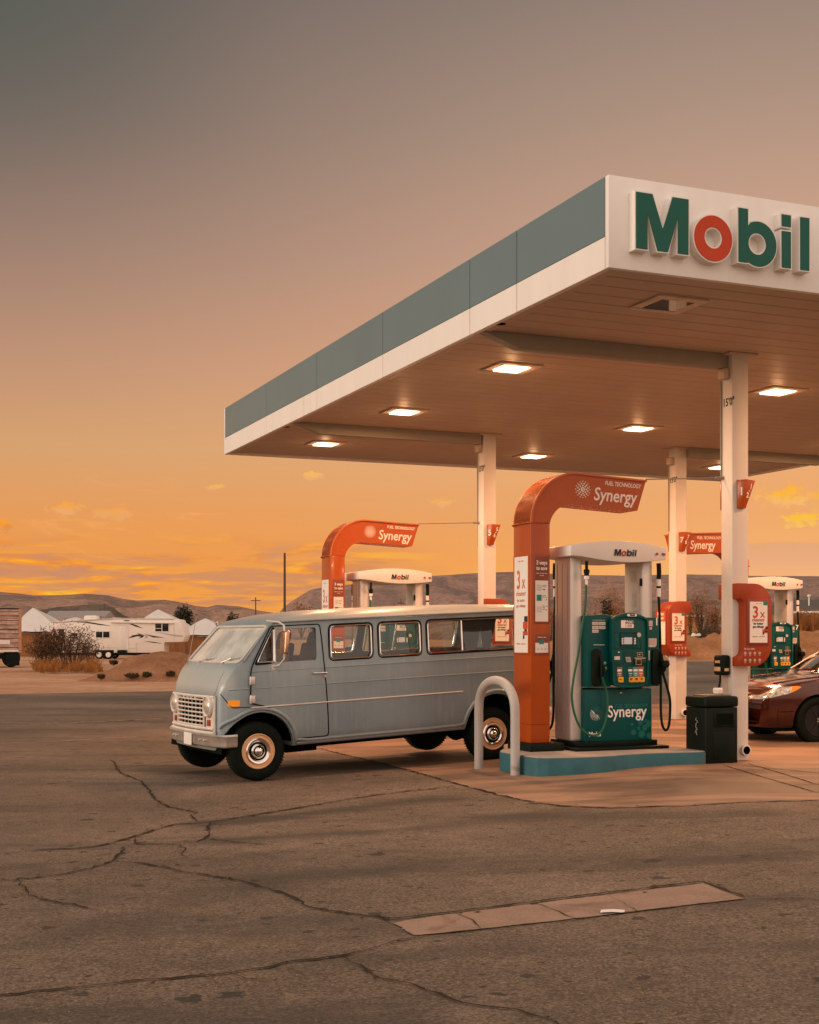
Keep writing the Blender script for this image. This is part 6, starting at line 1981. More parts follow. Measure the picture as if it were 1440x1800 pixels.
def sedan(name, label, loc, rz, paint, seed=0):
    r = thing(name, label, 'car', loc, (0, 0, rz))
    sh = sedan_surf(0).build('body', paint, None, smooth=0)
    inn = sedan_surf(-.035).build('inner', None, None, smooth=0)
    arches = cutter([circ(.95, .32, .365, 28, -20, 200) + [(.62, .0), (1.28, .0)], circ(3.72, .32, .365, 28, -20, 200) + [(3.39, .0), (4.05, .0)]], -1.3, 1.3)
    SWp = [rq([(1.72, .965), (2.62, .965), (2.62, 1.37), (2.28, 1.365), (2.02, 1.25)], .05), rq([(2.68, .965), (3.52, .975), (3.62, 1.10), (3.40, 1.28), (3.0, 1.37), (2.68, 1.375)], .05)]
    side = cutter(SWp, -1.3, 1.3)
    wsc = cutter([rq([(-.72, .985), (.72, .985), (.55, 1.385), (-.55, 1.385)], .06)], .9, 2.18, 'x')
    rwc = cutter([rq([(-.66, 1.08), (.66, 1.08), (.54, 1.36), (-.54, 1.36)], .06)], 3.5, 4.6, 'x')
    for c_ in (inn, arches, side, wsc, rwc): boolean(sh, c_)
    body = link('body', sh.data.copy(), paint, r, 28); rm(sh)
    mod = None
    gd = glass_mat('car_glass', (.22, .24, .20), .10, milk=.0)
    gsh = sedan_surf(-.012).build('g', None, None, smooth=0); gi = sedan_surf(-.018).build('gi', None, None, smooth=0); boolean(gsh, gi)
    for cset, nm in ((wsc, 'windshield'), (rwc, 'rear_window'), (side, 'side_window')):
        big = gsh.copy(); big.data = gsh.data.copy(); C.objects.link(big)
        boolean(big, cset, 'INTERSECT'); split_loose(link(nm, big.data.copy(), gd, r, 30)); rm(big)
    rm(gsh); rm(gi)
    for c_ in (inn, arches, side, wsc, rwc): rm(c_)
    # bright windscreen pillar trims
    mb = MB()
    for sg in (1, -1): mb.tube([(1.36, sg * .80, .985), (1.66, sg * .745, 1.17), (1.97, sg * .67, 1.335), (2.22, sg * .62, 1.415)], .010, 6)
    mb.build('pillar_trim', M_silver, r)
    for sg in (1, -1):
        y_ = lambda yy: sg * yy
        for nm_, mm_, PP_, of_ in (('headlight', mat('car_headlamp', (.62, .58, .56), .12, metal=.55, var=.75, scale=26), rq([(-.3, .60), (.02, .615), (.22, .655), (.46, .695), (.60, .735), (.69, .785), (.62, .80), (.40, .785), (.20, .745), (.02, .67), (-.3, .66)], .02), .010),
                                   ('turn_signal', MATS['amber_lens'], rq([(.50, .705), (.60, .735), (.69, .785), (.62, .80), (.54, .795)], .015), .013)):
            hs_ = sedan_surf(of_).build('h', None, None, smooth=0)
            kc_ = MB(); ya_, yb_ = sorted((sg * .50, sg * 1.3)); kc_.prism(PP_, ya_, yb_); kc_ = kc_.build('k', None, None, smooth=0)
            boolean(hs_, kc_, 'INTERSECT')
            link(nm_, hs_.data.copy(), mm_, r, 30); rm(hs_); rm(kc_)
        mb = MB(); mb.lathe([(0, -.03), (.035, -.02), (.04, .02)], 16, 'x', (.045, sg * .66, .40)); mb.build('fog_light', M_chrome, r)
        mb = MB(); mb.tube([(.30, sg * .868, .44), (.58, sg * .882, .45)], .003, 5); mb.tube([(.24, sg * .80, .74), (.23, sg * .83, .60), (.27, sg * .845, .46), (.27, sg * .84, .26)], .0035, 5); mb.build('panel_gap', M_dark, r)
        mb = MB(); mb.tube([(.30, sg * .66, .825), (.7, sg * .735, .885), (1.2, sg * .77, .935)], .012, 8); mb.build('hood_edge', paint, r)
        mb = MB(); mb.tube([(1.33, sg * .902, .90), (1.30, sg * .908, .7), (1.34, sg * .905, .45), (1.42, sg * .885, .27)], .004, 5)
        mb.tube([(2.65, sg * .87, .93), (2.65, sg * .908, .7), (2.65, sg * .905, .45), (2.66, sg * .885, .27)], .004, 5); mb.build('door_gap', M_dark, r)
        mb = MB()
        for s0 in (2.36, 3.32): mb.tube([(s0, sg * .92, .80), (s0 + .2, sg * .92, .805)], .014, 8)
        mb.build('door_handle', paint, r)
        mb = MB(); mb.prism(rq([(1.62, .95), (1.76, .95), (1.74, 1.07), (1.64, 1.06)], .03), min(sg * .92, sg * 1.10), max(sg * .92, sg * 1.10)); mb.build('door_mirror', paint, r, bevel=.025, seg=3)
        for cx_ in (.95, 3.72):
            w = thing('wheel', None, None, (cx_, sg * .895, .325)); w.parent = r
            T = Matrix.Identity(4) if sg < 0 else Matrix.Rotation(PI, 4, 'Z')
            mb = MB(); mb.lathe([(.215, .02), (.235, .0), (.28, -.004), (.315, .012), (.325, .05), (.325, .16), (.31, .20), (.22, .20)], 40, 'y'); mb.v = [T @ p for p in mb.v]; mb.build('tyre', M_rubber, w, smooth=50)
            mb = MB(); mb.lathe([(.232, .012), (.225, -.002), (.212, .01), (.205, .06), (0, .07)], 40, 'y')
            for k in range(10):
                a = 2 * PI * k / 10
                mb.M = Matrix.Rotation(a, 4, 'Y'); mb.box((-.011, .004, .03), (.011, .03, .215)); mb.M = None
            mb.lathe([(0, -.005), (.035, .0), (.045, .03)], 20, 'y'); mb.v = [T @ p for p in mb.v]; mb.build('alloy_rim', mat('black_alloy', (.03, .03, .032), .22, metal=.7), w)
            mb = MB(); mb.lathe([(0, -.0), (.004, -.001)], 6, 'y')
            for k in range(5):
                a = 2 * PI * k / 5; mb.lathe([(0, -.008), (.008, -.006), (.008, .01)], 8, 'y', (.03 * math.cos(a), .0, .03 * math.sin(a)))
            mb.v = [T @ p for p in mb.v]; mb.build('wheel_nut', M_chrome, w)
            mb = MB(); n = 14; vs = []
            for i in range(n + 1):
                a = PI * i / n
                for yy in (-.02, -.40): vs.append((cx_ + .375 * math.cos(a), sg * (.87 + yy), .32 + .375 * math.sin(a)))
            mb.add(vs, [(2 * i, 2 * i + 1, 2 * i + 3, 2 * i + 2) for i in range(n)])
            mb.add([(cx_ + .375 * math.cos(PI * i / n), sg * .47, .32 + .375 * math.sin(PI * i / n)) for i in range(n + 1)], [tuple(range(n + 1))]); mb.build('wheel_housing', M_dark, r, fix=False)
    mb = MB(); mb.prism(rq([(-.42, .60), (.42, .60), (.36, .52), (-.36, .52)], .02), -.235, -.15, 'x'); mb.prism(rq([(-.62, .46), (.62, .46), (.55, .30), (-.55, .30)], .03), -.215, -.15, 'x'); mb.build('front_grille', M_black, r, bevel=.01)
    mb = MB(); mb.box((.2, -.75, .17), (4.6, .75, .24)); mb.build('underbody', M_dark, r)
    mb = MB()
    for yy in (-.55, .15): mb.box((1.95, yy, .5), (2.45, yy + .42, .68)); mb.prism([(2.4, .6), (2.55, .6), (2.7, 1.15), (2.6, 1.16)], yy, yy + .42)
    mb.box((3.0, -.6, .5), (3.5, .6, .7)); mb.prism([(3.45, .65), (3.6, .65), (3.75, 1.05), (3.65, 1.06)], -.6, .6); mb.build('seats', M_seat, r, bevel=.03)
    mb = MB(); mb.tube([(1.33, -.55, .985), (1.22, .10, 1.01)], .008, 6); mb.tube([(1.30, .05, .985), (1.27, .62, 1.0)], .008, 6); mb.build('wiper', M_black, r)
    mb = MB(); mb.box((4.80, -.62, .62), (4.865, .62, .80)); mb.build('rear_lights', mat('tail_red', (.25, .02, .015), .3), r, bevel=.02)
    for ch in kids(r):
        if ch.type == 'MESH':
            for v_ in ch.data.vertices:
                if v_.co.x < .6: v_.co.x = .6 - (.6 - v_.co.x) * .72
    return r


M_maroon = mat('maroon_paint', (.060, .010, .005), .16, metal=.35, var=.05, coat=1.0)
pw_ = (5.13, 19.0)
rzc = R(11)
near_off = Vector((-math.sin(rzc), math.cos(rzc))) * .90
fwd = Vector((math.cos(rzc), math.sin(rzc)))
wheel_px = 1441; Dw = 18.35; Xw = (wheel_px - 720) / 2345 * Dw
org = Vector((Xw, Dw)) - fwd * .95 + near_off
sedan('parked_sedan', 'glossy dark maroon sedan with black wheels at the right edge, nose behind the nearest column', (org.x, org.y, -.02), rzc, M_maroon)
M_silvercar = mat('silver_car_paint', (.30, .30, .29), .25, metal=.5, var=.05, coat=.8)
sedan('parked_sedan', 'silver sedan beyond the blue van, glimpsed through its windows', (-1.35, 27.5, gz(-1.3, 27)), R(78), M_silvercar)


# ================================================================== BACKGROUND
def pxbox(px0, px1, y0, y1, D): a = at(px0, y1, D); b = at(px1, y0, D); return a, b


# ---- fifth wheel trailer
Dr = 108.0
k = Dr / 2345
gzr = gz(-25, Dr)
org_ = at(90, 1120, Dr)
rv = thing('travel_trailer', 'long white fifth wheel trailer with black swoosh decals in the dirt lot', 'trailer', (org_.x, Dr, 0), (0, 0, R(0)))


def rx(px): return (px - 90) * k


def rzv(py): return CAMH - (py - 1120) * k


def RX(X): return rx(80 + X * 260 / 1440)


def RZ(Y): return rzv(1070 + Y * 130 / 720)


M_rv = mat('trailer_white', (.76, .71, .64), .45, var=.04, scale=.5, dirt=((.55, .47, .38), .68))
side_p = [(60, 430), (60, 135), (120, 122), (700, 92), (1250, 98), (1310, 105), (1345, 190), (1362, 262), (1340, 325), (1155, 328), (1150, 430)]
P = [(RX(a), RZ(b)) for a, b in side_p]
mb = MB(); mb.prism(rq(P, .12), 0, 2.45); body = mb.build('trailer_body', M_rv, rv, bevel=.06)
M_rvdark = mat('tinted_window', (.012, .018, .016), .15, var=.1)
for (a, b, c, d) in ((128, 200, 182, 320), (252, 238, 313, 292), (493, 225, 623, 281), (738, 190, 773, 253), (1070, 147, 1198, 220)):
    mb = MB(); mb.prism(rrect(RX(a), RZ(d), RX(b + (c - b)), RZ(b), .04), -.02, .01); w = mb.build('window', M_rvdark, rv, bevel=.01)
    mb = MB(); frm = rrect(RX(a) - .04, RZ(d) - .04, RX(c) + .04, RZ(b) + .04, .06)
    mb.tube([(p[0], -.01, p[1]) for p in frm], .03, 6, closed=True)
    if c - a > 70: mb.box(((RX(a) + RX(c)) / 2 - .03, -.03, RZ(d)), ((RX(a) + RX(c)) / 2 + .03, -.005, RZ(b)))
    if a in (252, 1070, 128): mb.box((RX(a), -.03, RZ(lerp(b, d, .62)) - .02), (RX(c) if a != 1070 else RX((a + c) / 2), -.005, RZ(lerp(b, d, .62)) + .02))
    mb.build('window_frame', M_white, w)
mb = MB(); mb.prism(rrect(RX(710), RZ(400), RX(800), RZ(165), .08), -.025, .01); dd = mb.build('door', M_rv, rv, bevel=.015)
mb = MB(); mb.tube([(p[0], -.02, p[1]) for p in rrect(RX(710), RZ(400), RX(800), RZ(165), .08)], .018, 6, closed=True); mb.build('door_frame', M_silver, dd)
mb = MB(); mb.box((RX(708), -.35, RZ(440)), (RX(795), .1, RZ(404))); mb.build('door_step', M_black, rv)
for pl in ([(270, 128), (400, 126), (450, 134), (560, 152), (640, 168), (520, 158), (380, 136)], [(815, 146), (850, 148), (900, 168), (955, 192), (880, 176)], [(805, 288), (850, 258), (905, 252), (912, 246), (960, 262), (950, 278), (910, 290), (930, 272), (890, 268), (860, 278)],
           [(960, 244), (1050, 264), (1160, 282), (1050, 280)], [(960, 316), (1050, 322), (1140, 340), (1060, 334)], [(755, 112), (815, 112), (822, 122), (775, 122)], [(240, 350), (420, 330), (440, 338), (300, 352)], [(230, 415), (400, 375), (520, 340), (380, 390)]):
    mb = MB(); mb.prism([(RX(a), RZ(b)) for a, b in pl], -.012, .005); mb.build('decal', mat('decal_black', (.03, .03, .03), .4), rv)
for pl in ([(1090, 232), (1200, 246), (1335, 262), (1338, 276), (1250, 268)], [(880, 246), (910, 238), (990, 262), (1000, 278), (960, 290), (975, 268)]):
    mb = MB(); mb.prism([(RX(a), RZ(b)) for a, b in pl], -.010, .005); mb.build('decal', mat('decal_grey', (.38, .34, .30), .4), rv)
mb = MB(); mb.tube([(RX(640), -.10, RZ(130)), (RX(1250), -.10, RZ(138))], .07, 8); mb.build('awning', M_rv, rv)
mb = MB(); mb.tube([(RX(70), -.02, RZ(133)), (RX(700), -.02, RZ(94)), (RX(1250), -.02, RZ(100))], .045, 6); mb.tube([(RX(885), -.012, RZ(328)), (RX(885), -.012, RZ(428))], .02, 6); mb.tube([(RX(800), -.012, RZ(382)), (RX(885), -.012, RZ(382))], .02, 6); mb.tube([(RX(530), -.012, RZ(380)), (RX(708), -.012, RZ(380))], .02, 6); mb.tube([(RX(1250), -.012, RZ(140)), (RX(1250), -.012, RZ(312))], .02, 6); mb.build('trim_line', mat('rv_trim', (.55, .48, .42), .5), rv)
mb = MB(); mb.prism(rq([(RX(345), RZ(112)), (RX(485), RZ(105)), (RX(475), RZ(64)), (RX(355), RZ(64))], .15), .8, 1.7); mb.build('air_conditioner', M_rv, rv, bevel=.05)
mb = MB(); mb.box((RX(628), .9, RZ(100)), (RX(700), 1.5, RZ(86))); mb.build('roof_vent', M_rv, rv, bevel=.03)
for px_ in (522, 612):
    for yy, T in ((.0, 1), (2.2, -1)):
        mb = MB(); rr_ = 42 * 260 / 1440 * k
        c = (RX(px_), yy, RZ(448))
        mb.lathe([(rr_ * .55, -.02), (rr_ * .95, -.04), (rr_, .02), (rr_, .22), (rr_ * .6, .26)], 24, 'y', c); w = mb.build('wheel', M_rubber, rv)
        mb = MB(); mb.lathe([(0, -.03), (rr_ * .2, -.05), (rr_ * .25, -.02), (rr_ * .5, .0), (rr_ * .6, -.035)], 24, 'y', c); mb.build('wheel_rim', M_rv, w)
mb = MB(); mb.box((RX(480), -.005, RZ(445)), (RX(665), .3, RZ(402))); mb.build('wheel_well', M_black, rv)
mb = MB(); mb.box((RX(60), .3, RZ(452)), (RX(1150), 2.1, RZ(430))); mb.tube([(RX(1120), .4, RZ(430)), (RX(1120), .4, gzr)], .06, 6); mb.tube([(RX(1120), 2.1, RZ(430)), (RX(1120), 2.1, gzr)], .06, 6); mb.build('chassis', M_black, rv)
mb = MB(); mb.box((RX(70), -.01, RZ(320)), (RX(86), .02, RZ(180))); mb.build('rear_ladder', mat('rust_trim', (.35, .15, .08), .6), rv)

# ---- weathered wooden box trailer at the left edge
Dt = 78.0; k2 = Dt / 2345
o0 = at(37, 1120, Dt)
tr = thing('wooden_trailer', 'weathered wooden box trailer with peeling paint cut by the left edge', 'trailer', (o0.x, Dt, 0), (0, 0, R(17)))


def tz(y): return CAMH - ((1050 + y * 130 / 1560) - 1120) * k2


Lt = 7.5
def wood_mat():
    m = bpy.data.materials.new('peeling_planks'); m.use_nodes = True
    nt = m.node_tree; b = nt.nodes['Principled BSDF']; x = NX(nt)
    tc = x.n('ShaderNodeTexCoord'); mp = x.n('ShaderNodeMapping'); nt.links.new(tc.outputs['Object'], mp.inputs[0]); mp.inputs['Scale'].default_value = (.6, 1, 4)
    v = mp.outputs[0]
    c = x.ramp(x.noise(v, 1.6, 6, .7), [(.35, (.24, .13, .095)), (.5, (.42, .26, .19)), (.62, (.56, .46, .38))])
    nt.links.new(c, b.inputs['Base Color']); b.inputs['Roughness'].default_value = .9
    return m


M_plank = wood_mat()
zt_, zb_ = tz(300), tz(1150)
mb = MB(); mb.box((-Lt, .05, zb_), (-.05, 2.3, zt_)); mb.build('box_core', mat('box_core', (.05, .035, .03), .9), tr)
mb = MB(); rows = 9; rnd = random.Random(8)
for i in range(rows):
    za = lerp(zb_, zt_, i / rows) + .012; zb2 = lerp(zb_, zt_, (i + 1) / rows) - .012
    x0 = -Lt
    while x0 < -.05:
        x1 = min(-.05, x0 + rnd.uniform(1.2, 2.6)); o_ = rnd.uniform(0, .02)
        mb.box((x0, -o_, za + rnd.uniform(0, .015)), (x1 - .012, .05, zb2 - rnd.uniform(0, .015))); x0 = x1
mb.build('planks', M_plank, tr)
mb = MB(); mb.box((-.14, -.05, zb_ - .05), (.03, .10, tz(240))); mb.build('corner_post', mat('corner_wood', (.46, .24, .15), .8, var=.3, scale=5), tr)
mb = MB(); mb.box((-Lt, -.04, zt_), (.0, .12, tz(262))); mb.build('top_rail', M_plank, tr); mb = MB(); mb.box((-Lt, -.04, tz(240)), (.0, 2.3, tz(230))); mb.build('roof_edge', M_black, tr)
mb = MB(); mb.box((-1.8, -.03, tz(990)), (-.62, .02, tz(900))); mb.build('bare_panel', M_rv, tr)
mb = MB(); mb.box((-Lt, -.02, tz(1150)), (.0, .1, tz(1110))); mb.build('bottom_rail', M_rv, tr)
mb = MB(); mb.box((-Lt, .2, tz(1300)), (-.1, 1.9, tz(1180))); mb.tube([(-.75, .0, tz(1160)), (-.75, .0, tz(1330)), (-.4, .0, tz(1330))], .03, 6); mb.build('chassis', M_black, tr)
for x_ in (-.56, -1.9):
    for yy in (.1, 1.8):
        mb = MB(); mb.lathe([(.2, 0), (.46, -.02), (.52, .06), (.52, .36), (.4, .42)], 24, 'y', (x_, yy, gz(-24, Dt) + .52)); mb.lathe([(0, .02), (.2, .0)], 16, 'y', (x_, yy, gz(-24, Dt) + .52)); mb.build('wheel', M_rubber, tr)
mb = MB(); mb.box((-.85, .0, tz(1440)), (-.08, .06, tz(1180))); mb.build('mud_flap', M_black, tr)

# ---- canvas roofed huts with reed walls
M_canvas = mat('canvas_roof', (.62, .58, .53), .75, var=.08, scale=.6, bump=.2, bscale=6)
M_reed = mat('reed_wall', (.26, .115, .045), .9, var=.35, scale=1.2, stretch=(8, 8, 1), bump=.4, bscale=6, fine=.25)


def hut(px0, px1, ypeak, yeave, ybase, D, pk, label):
    a = at(px0, yeave, D); b = at(px1, yeave, D); w = b.x - a.x
    r = thing('canvas_hut', label, 'hut', (a.x, D, 0), (0, 0, 0), 'canvas roofed huts behind the trailer')
    ze = a.z; zp = at(0, ypeak, D).z; zb = gz(a.x, D)
    dep = max(6.0, w * .6)
    N = 10; mb = MB(); vs = []
    px_, py_ = pk * w, dep * .5
    rim = []
    M_ = 28
    corner = [(0, 0), (w, 0), (w, dep), (0, dep)]
    for i in range(M_):
        t = i / M_ * 4; q = int(t); f = t - q
        c0, c1 = corner[q], corner[(q + 1) % 4]
        rim.append((lerp(c0[0], c1[0], f), lerp(c0[1], c1[1], f), ze - .12 * math.sin(PI * f * 3) ** 2))
    for j in range(N + 1):
        t = j / N
        for (X, Y, Z) in rim:
            vs.append((lerp(X, px_, t), lerp(Y, py_, t), Z + (zp - Z) * (t ** .88) + .10 * math.sin(PI * t)))
    fs = [(j * M_ + i, j * M_ + (i + 1) % M_, (j + 1) * M_ + (i + 1) % M_, (j + 1) * M_ + i) for j in range(N) for i in range(M_)]
    mb.add(vs, fs); mb.add([(x_, y_, z_ - .05) for x_, y_, z_ in rim], [tuple(range(M_))]); mb.build('canvas_roof', M_canvas, r, smooth=45, fix=False)
    mb = MB(); mb.box((.35, .35, zb), (w - .35, dep - .35, ze - .25)); mb.build('reed_wall', M_reed, r)
    mb = MB()
    n = max(2, int(w / 2.2))
    for i in range(n + 1): mb.tube([(.3 + (w - .6) * i / n, .28, zb), (.3 + (w - .6) * i / n, .28, ze)], .05, 6)
    mb.build('posts', mat('pole_wood', (.20, .12, .08), .9), r)
    return r


hut(20, 101, 1067, 1109, 1158, 122, .26, 'pale canvas roofed hut between the wooden trailer and the white trailer')
hut(225, 336, 1070, 1112, 1158, 128, .38, 'pale canvas roofed hut with the tallest peak, behind the white trailer nose')
hut(318, 398, 1086, 1115, 1156, 116, .42, 'low canvas roofed hut just left of the blue van')
hut(92, 150, 1084, 1100, 1150, 135, .5, 'small canvas roof peeking over the rear of the white trailer')

# a low metal shed roof behind
a = at(75, 1078, 150); b = at(175, 1078, 150)
sh_ = thing('metal_shed', 'long low grey metal shed roof behind the white trailer', 'shed', (a.x, 150, 0))
mb = MB(); w_ = b.x - a.x; mb.prism([(0, 0), (w_, 0), (w_, a.z - .3), (0, a.z - .3)], 0, 8); mb.build('shed_wall', mat('shed_wall', (.35, .30, .26), .7), sh_)
mb = MB(); mb.prism([(-.3, a.z - .9), (8.3, a.z - .9), (4, a.z + .35)], -.3, w_ + .3, 'x'); mb.build('shed_roof', mat('shed_roof', (.30, .27, .26), .5, var=.1), sh_)


# ---- plants
def foliage_mat(name, c1, c2):
    if name in MATS: return MATS[name]
    m = bpy.data.materials.new(name); m.use_nodes = True
    nt = m.node_tree; b = nt.nodes['Principled BSDF']; x = NX(nt)
    tc = x.n('ShaderNodeTexCoord')
    c = x.ramp(x.noise(tc.outputs['Object'], 1.6, 5, .7), [(.34, c1), (.66, c2)])
    nt.links.new(c, b.inputs['Base Color']); b.inputs['Roughness'].default_value = .8; b.inputs['Specular IOR Level'].default_value = .2
    MATS[name] = m
    return m


F_olive = foliage_mat('leaf_olive', (.030, .030, .014), (.075, .060, .026))
F_rust = foliage_mat('leaf_rust', (.16, .065, .025), (.34, .15, .06))
F_rustd = foliage_mat('leaf_rust_dark', (.05, .034, .018), (.16, .075, .035))
F_pale = foliage_mat('leaf_pale', (.28, .15, .09), (.46, .27, .17))
F_gold = foliage_mat('leaf_gold', (.20, .075, .018), (.40, .17, .045))
F_dark = foliage_mat('leaf_dark', (.028, .032, .020), (.060, .055, .030))
M_stem = mat('twig_brown', (.11, .07, .05), .9)


def shrub(name, label, cat, px, ybase, ytop, wpx, D, fm, n=500, seed=0, leaf=.10, clumps=9, group=None, airy=.5, zb=None):
    rnd = random.Random(seed)
    base_ = at(px, ybase, D); top = at(px, ytop, D)
    zb = base_.z if zb is None else zb
    H = top.z - zb; Wd = wpx / 2345 * D / 2
    r = thing(name, label, cat, (base_.x, D, zb), (0, 0, 0), group)
    mb = MB(); tips = []
    for i in range(clumps):
        a = rnd.uniform(0, 2 * PI); q = rnd.uniform(.1, 1) ** .6
        hx = math.cos(a) * Wd * q * .85; hy = math.sin(a) * Wd * q * .7; hz = H * (rnd.uniform(.45, .95) * (1 - .35 * q * q))
        tips.append(Vector((hx, hy, hz)))
        m_ = Vector((hx * .35, hy * .35, hz * .5)) + Vector((rnd.uniform(-.1, .1), rnd.uniform(-.1, .1), 0)) * Wd
        mb.tube([(hx * .04, hy * .04, -.1), tuple(m_), (hx, hy, hz)], [.035 * H / 3 + .01, .02 * H / 3 + .006, .006], 5, cap=False)
        for _ in range(2):
            e = Vector((hx, hy, hz)) + Vector((rnd.uniform(-1, 1) * Wd, rnd.uniform(-1, 1) * Wd, rnd.uniform(0, 1) * H)) * .22
            mb.tube([tuple(m_), tuple((m_ + e) / 2 + Vector((0, 0, .04 * H))), tuple(e)], [.012, .008, .004], 4, cap=False); tips.append(e)
    mb.build('stem', M_stem, r, fix=False)
    mb = MB()
    for i in range(n):
        t = rnd.choice(tips); s = rnd.gauss(0, 1)
        c = t + Vector((rnd.gauss(0, 1) * Wd * .22, rnd.gauss(0, 1) * Wd * .22, rnd.gauss(0, 1) * H * .13))
        if c.z < .02 * H: c.z = rnd.uniform(.02, .3) * H
        u_ = Vector((rnd.gauss(0, 1), rnd.gauss(0, 1), rnd.gauss(0, 1))).normalized(); v_ = u_.cross(Vector((rnd.gauss(0, 1), rnd.gauss(0, 1), rnd.gauss(0, 1)))).normalized()
        L = leaf * rnd.uniform(.5, 1.4); w_ = L * airy
        mb.add([c - u_ * L, c - v_ * w_ * .5, c + u_ * L, c + v_ * w_ * .5], [(0, 1, 2, 3)])
    mb.build('foliage', fm, r, smooth=0, fix=False)
    return r


SG = 'desert shrubs'
shrub('desert_shrub', 'dense dark brown shrub with bare twigs in front of the white trailer, left clump', 'shrub', 84, 1178, 1114, 62, 70, F_rustd, 2600, 1, .085, 22, SG, .5)
shrub('desert_shrub', 'reddish brown twiggy shrub in front of the white trailer, tall right clump', 'shrub', 128, 1178, 1105, 84, 71, F_rustd, 2200, 2, .07, 22, SG, .45)
shrub('desert_shrub', 'spindly reddish shrub standing before the trailer rear window', 'shrub', 112, 1175, 1100, 46, 73, F_rustd, 1300, 3, .07, 12, SG, .35)
shrub('desert_shrub', 'thin rusty shrub overlapping the trailer wheels', 'shrub', 158, 1172, 1122, 40, 72, F_rustd, 900, 33, .065, 10, SG, .35)
shrub('desert_tree', 'dark round tree on the skyline above the huts', 'tree', 318, 1110, 1073, 34, 170, F_dark, 1500, 4, .28, 14, None, .6)
shrub('desert_tree', 'small dark tree on the skyline just left of the van roof', 'tree', 408, 1112, 1083, 22, 190, F_dark, 700, 5, .26, 9, None, .6)
shrub('desert_tree', 'pale leafless tree seen through the near pump frame', 'tree', 1078, 1120, 1030, 62, 120, F_pale, 2200, 6, .13, 18, None, .35)
shrub('desert_tree', 'dark green bush seen through the near pump frame', 'tree', 1068, 1112, 1062, 26, 112, F_dark, 700, 7, .16, 9, None, .6)
shrub('desert_shrub', 'pale pink brush at the left of the near pump frame opening', 'shrub', 1043, 1125, 1062, 44, 118, F_pale, 1000, 8, .12, 12, SG, .35)
shrub('desert_shrub', 'golden orange bush between the near kiosk and pump', 'shrub', 968, 1140, 1078, 36, 100, F_gold, 1200, 9, .12, 12, SG, .4)
shrub('desert_shrub', 'dull brown bush behind the near kiosk', 'shrub', 915, 1140, 1064, 60, 118, F_rust, 1200, 10, .14, 12, SG, .4)
shrub('desert_tree', 'tall airy reddish tree between the two right hand columns', 'tree', 1233, 1128, 1040, 44, 100, F_rust, 1700, 11, .10, 20, None, .35)
shrub('desert_tree', 'leafy rust coloured tree left of the nearest column', 'tree', 1262, 1132, 1060, 46, 97, F_rust, 1700, 12, .10, 16, None, .4)
shrub('desert_shrub', 'golden bush beside the red box on the far column', 'shrub', 1214, 1125, 1068, 18, 99, F_gold, 500, 13, .10, 8, SG, .4)
shrub('desert_shrub', 'grey olive brush at the foot of the rust coloured trees', 'shrub', 1240, 1142, 1095, 60, 94, F_olive, 1500, 14, .10, 14, SG, .35)
shrub('desert_shrub', 'wide rust bush behind the nearest column and far pump', 'shrub', 1320, 1135, 1070, 60, 98, F_rust, 1500, 15, .11, 14, SG, .4)
shrub('desert_shrub', 'low bush at the skyline right of the van roof front', 'shrub', 530, 1120, 1058, 44, 260, F_rust, 700, 16, .28, 10, SG, .5)
for i, (px, w_) in enumerate(((585, 30), (700, 60), (800, 40), (865, 40))):
    shrub('desert_shrub', ('distant brush left of the pump header behind the van', 'distant brush seen through the frame of the pump behind the van', 'distant brush between the pump and column behind the van', 'distant brush right of the column behind the van')[i], 'shrub', px, 1120, 1062, w_, 240, F_pale, 500, 40 + i, .24, 10, SG, .4)


def grass(name, polys, D, h, dens, fm, seed, label):
    rnd = random.Random(seed); mb = MB()
    for (x0, x1, y0, y1) in polys:
        tufts = [(rnd.uniform(x0, x1), rnd.uniform(-4, 4), rnd.uniform(.35, 1.15)) for _ in range(26)]
        for i in range(dens):
            tx, ty, th = rnd.choice(tufts)
            px = tx + rnd.gauss(0, 1) * (x1 - x0) * .045; DD = D + ty + rnd.gauss(0, .5)
            p = at(px, y1, DD); p.z = at(px, y1, D).z; L = h * th * rnd.uniform(.3, 1.1)
            a = rnd.uniform(0, PI); w_ = .012 * D / 60
            tip = p + Vector((rnd.gauss(0, .4) * L, rnd.gauss(0, .4) * L, L))
            mb.add([p + Vector((math.cos(a) * w_, math.sin(a) * w_, -.05)), p - Vector((math.cos(a) * w_, math.sin(a) * w_, .05)), tip], [(0, 1, 2)])
    o = mb.build(name, fm, None, smooth=0, fix=False)
    return tag(o, label, 'grass', kind='stuff')


grass('dry_grass', [(60, 108, 1172, 1177), (112, 180, 1170, 1176)], 68, .62, 2600, F_gold, 3, 'golden dry grass round the foot of the shrubs on the left')
grass('reed_grass', [(1392, 1475, 1108, 1112), (1325, 1400, 1108, 1114)], 100, 1.7, 5000, F_gold, 4, 'tall orange reed grass behind the far pump')


def weed(label, px, py, wpx, D, seed):
    rnd = random.Random(seed); p = at(px, py, D); W_ = wpx / 2345 * D / 2
    r = thing('low_weed', label, 'weed', (p.x, p.y, p.z), (0, 0, 0), 'weeds on the dirt mound')
    mb = MB()
    for i in range(320):
        a = rnd.uniform(0, 2 * PI); q = rnd.random() ** .5
        c = Vector((math.cos(a) * W_ * q, math.sin(a) * W_ * q, rnd.uniform(-.12, .07) * (1 - q * .5)))
        e = c + Vector((rnd.gauss(0, .05), rnd.gauss(0, .05), rnd.uniform(.03, .12))); w_ = Vector((rnd.gauss(0, .02), rnd.gauss(0, .02), 0))
        mb.add([c - w_, c + w_, e], [(0, 1, 2)])
    mb.build('foliage', F_olive, r, smooth=0, fix=False)
    mb = MB(); mb.tube([(0, 0, -.15), (.02, 0, .03)], .012, 5); mb.build('stem', M_stem, r)


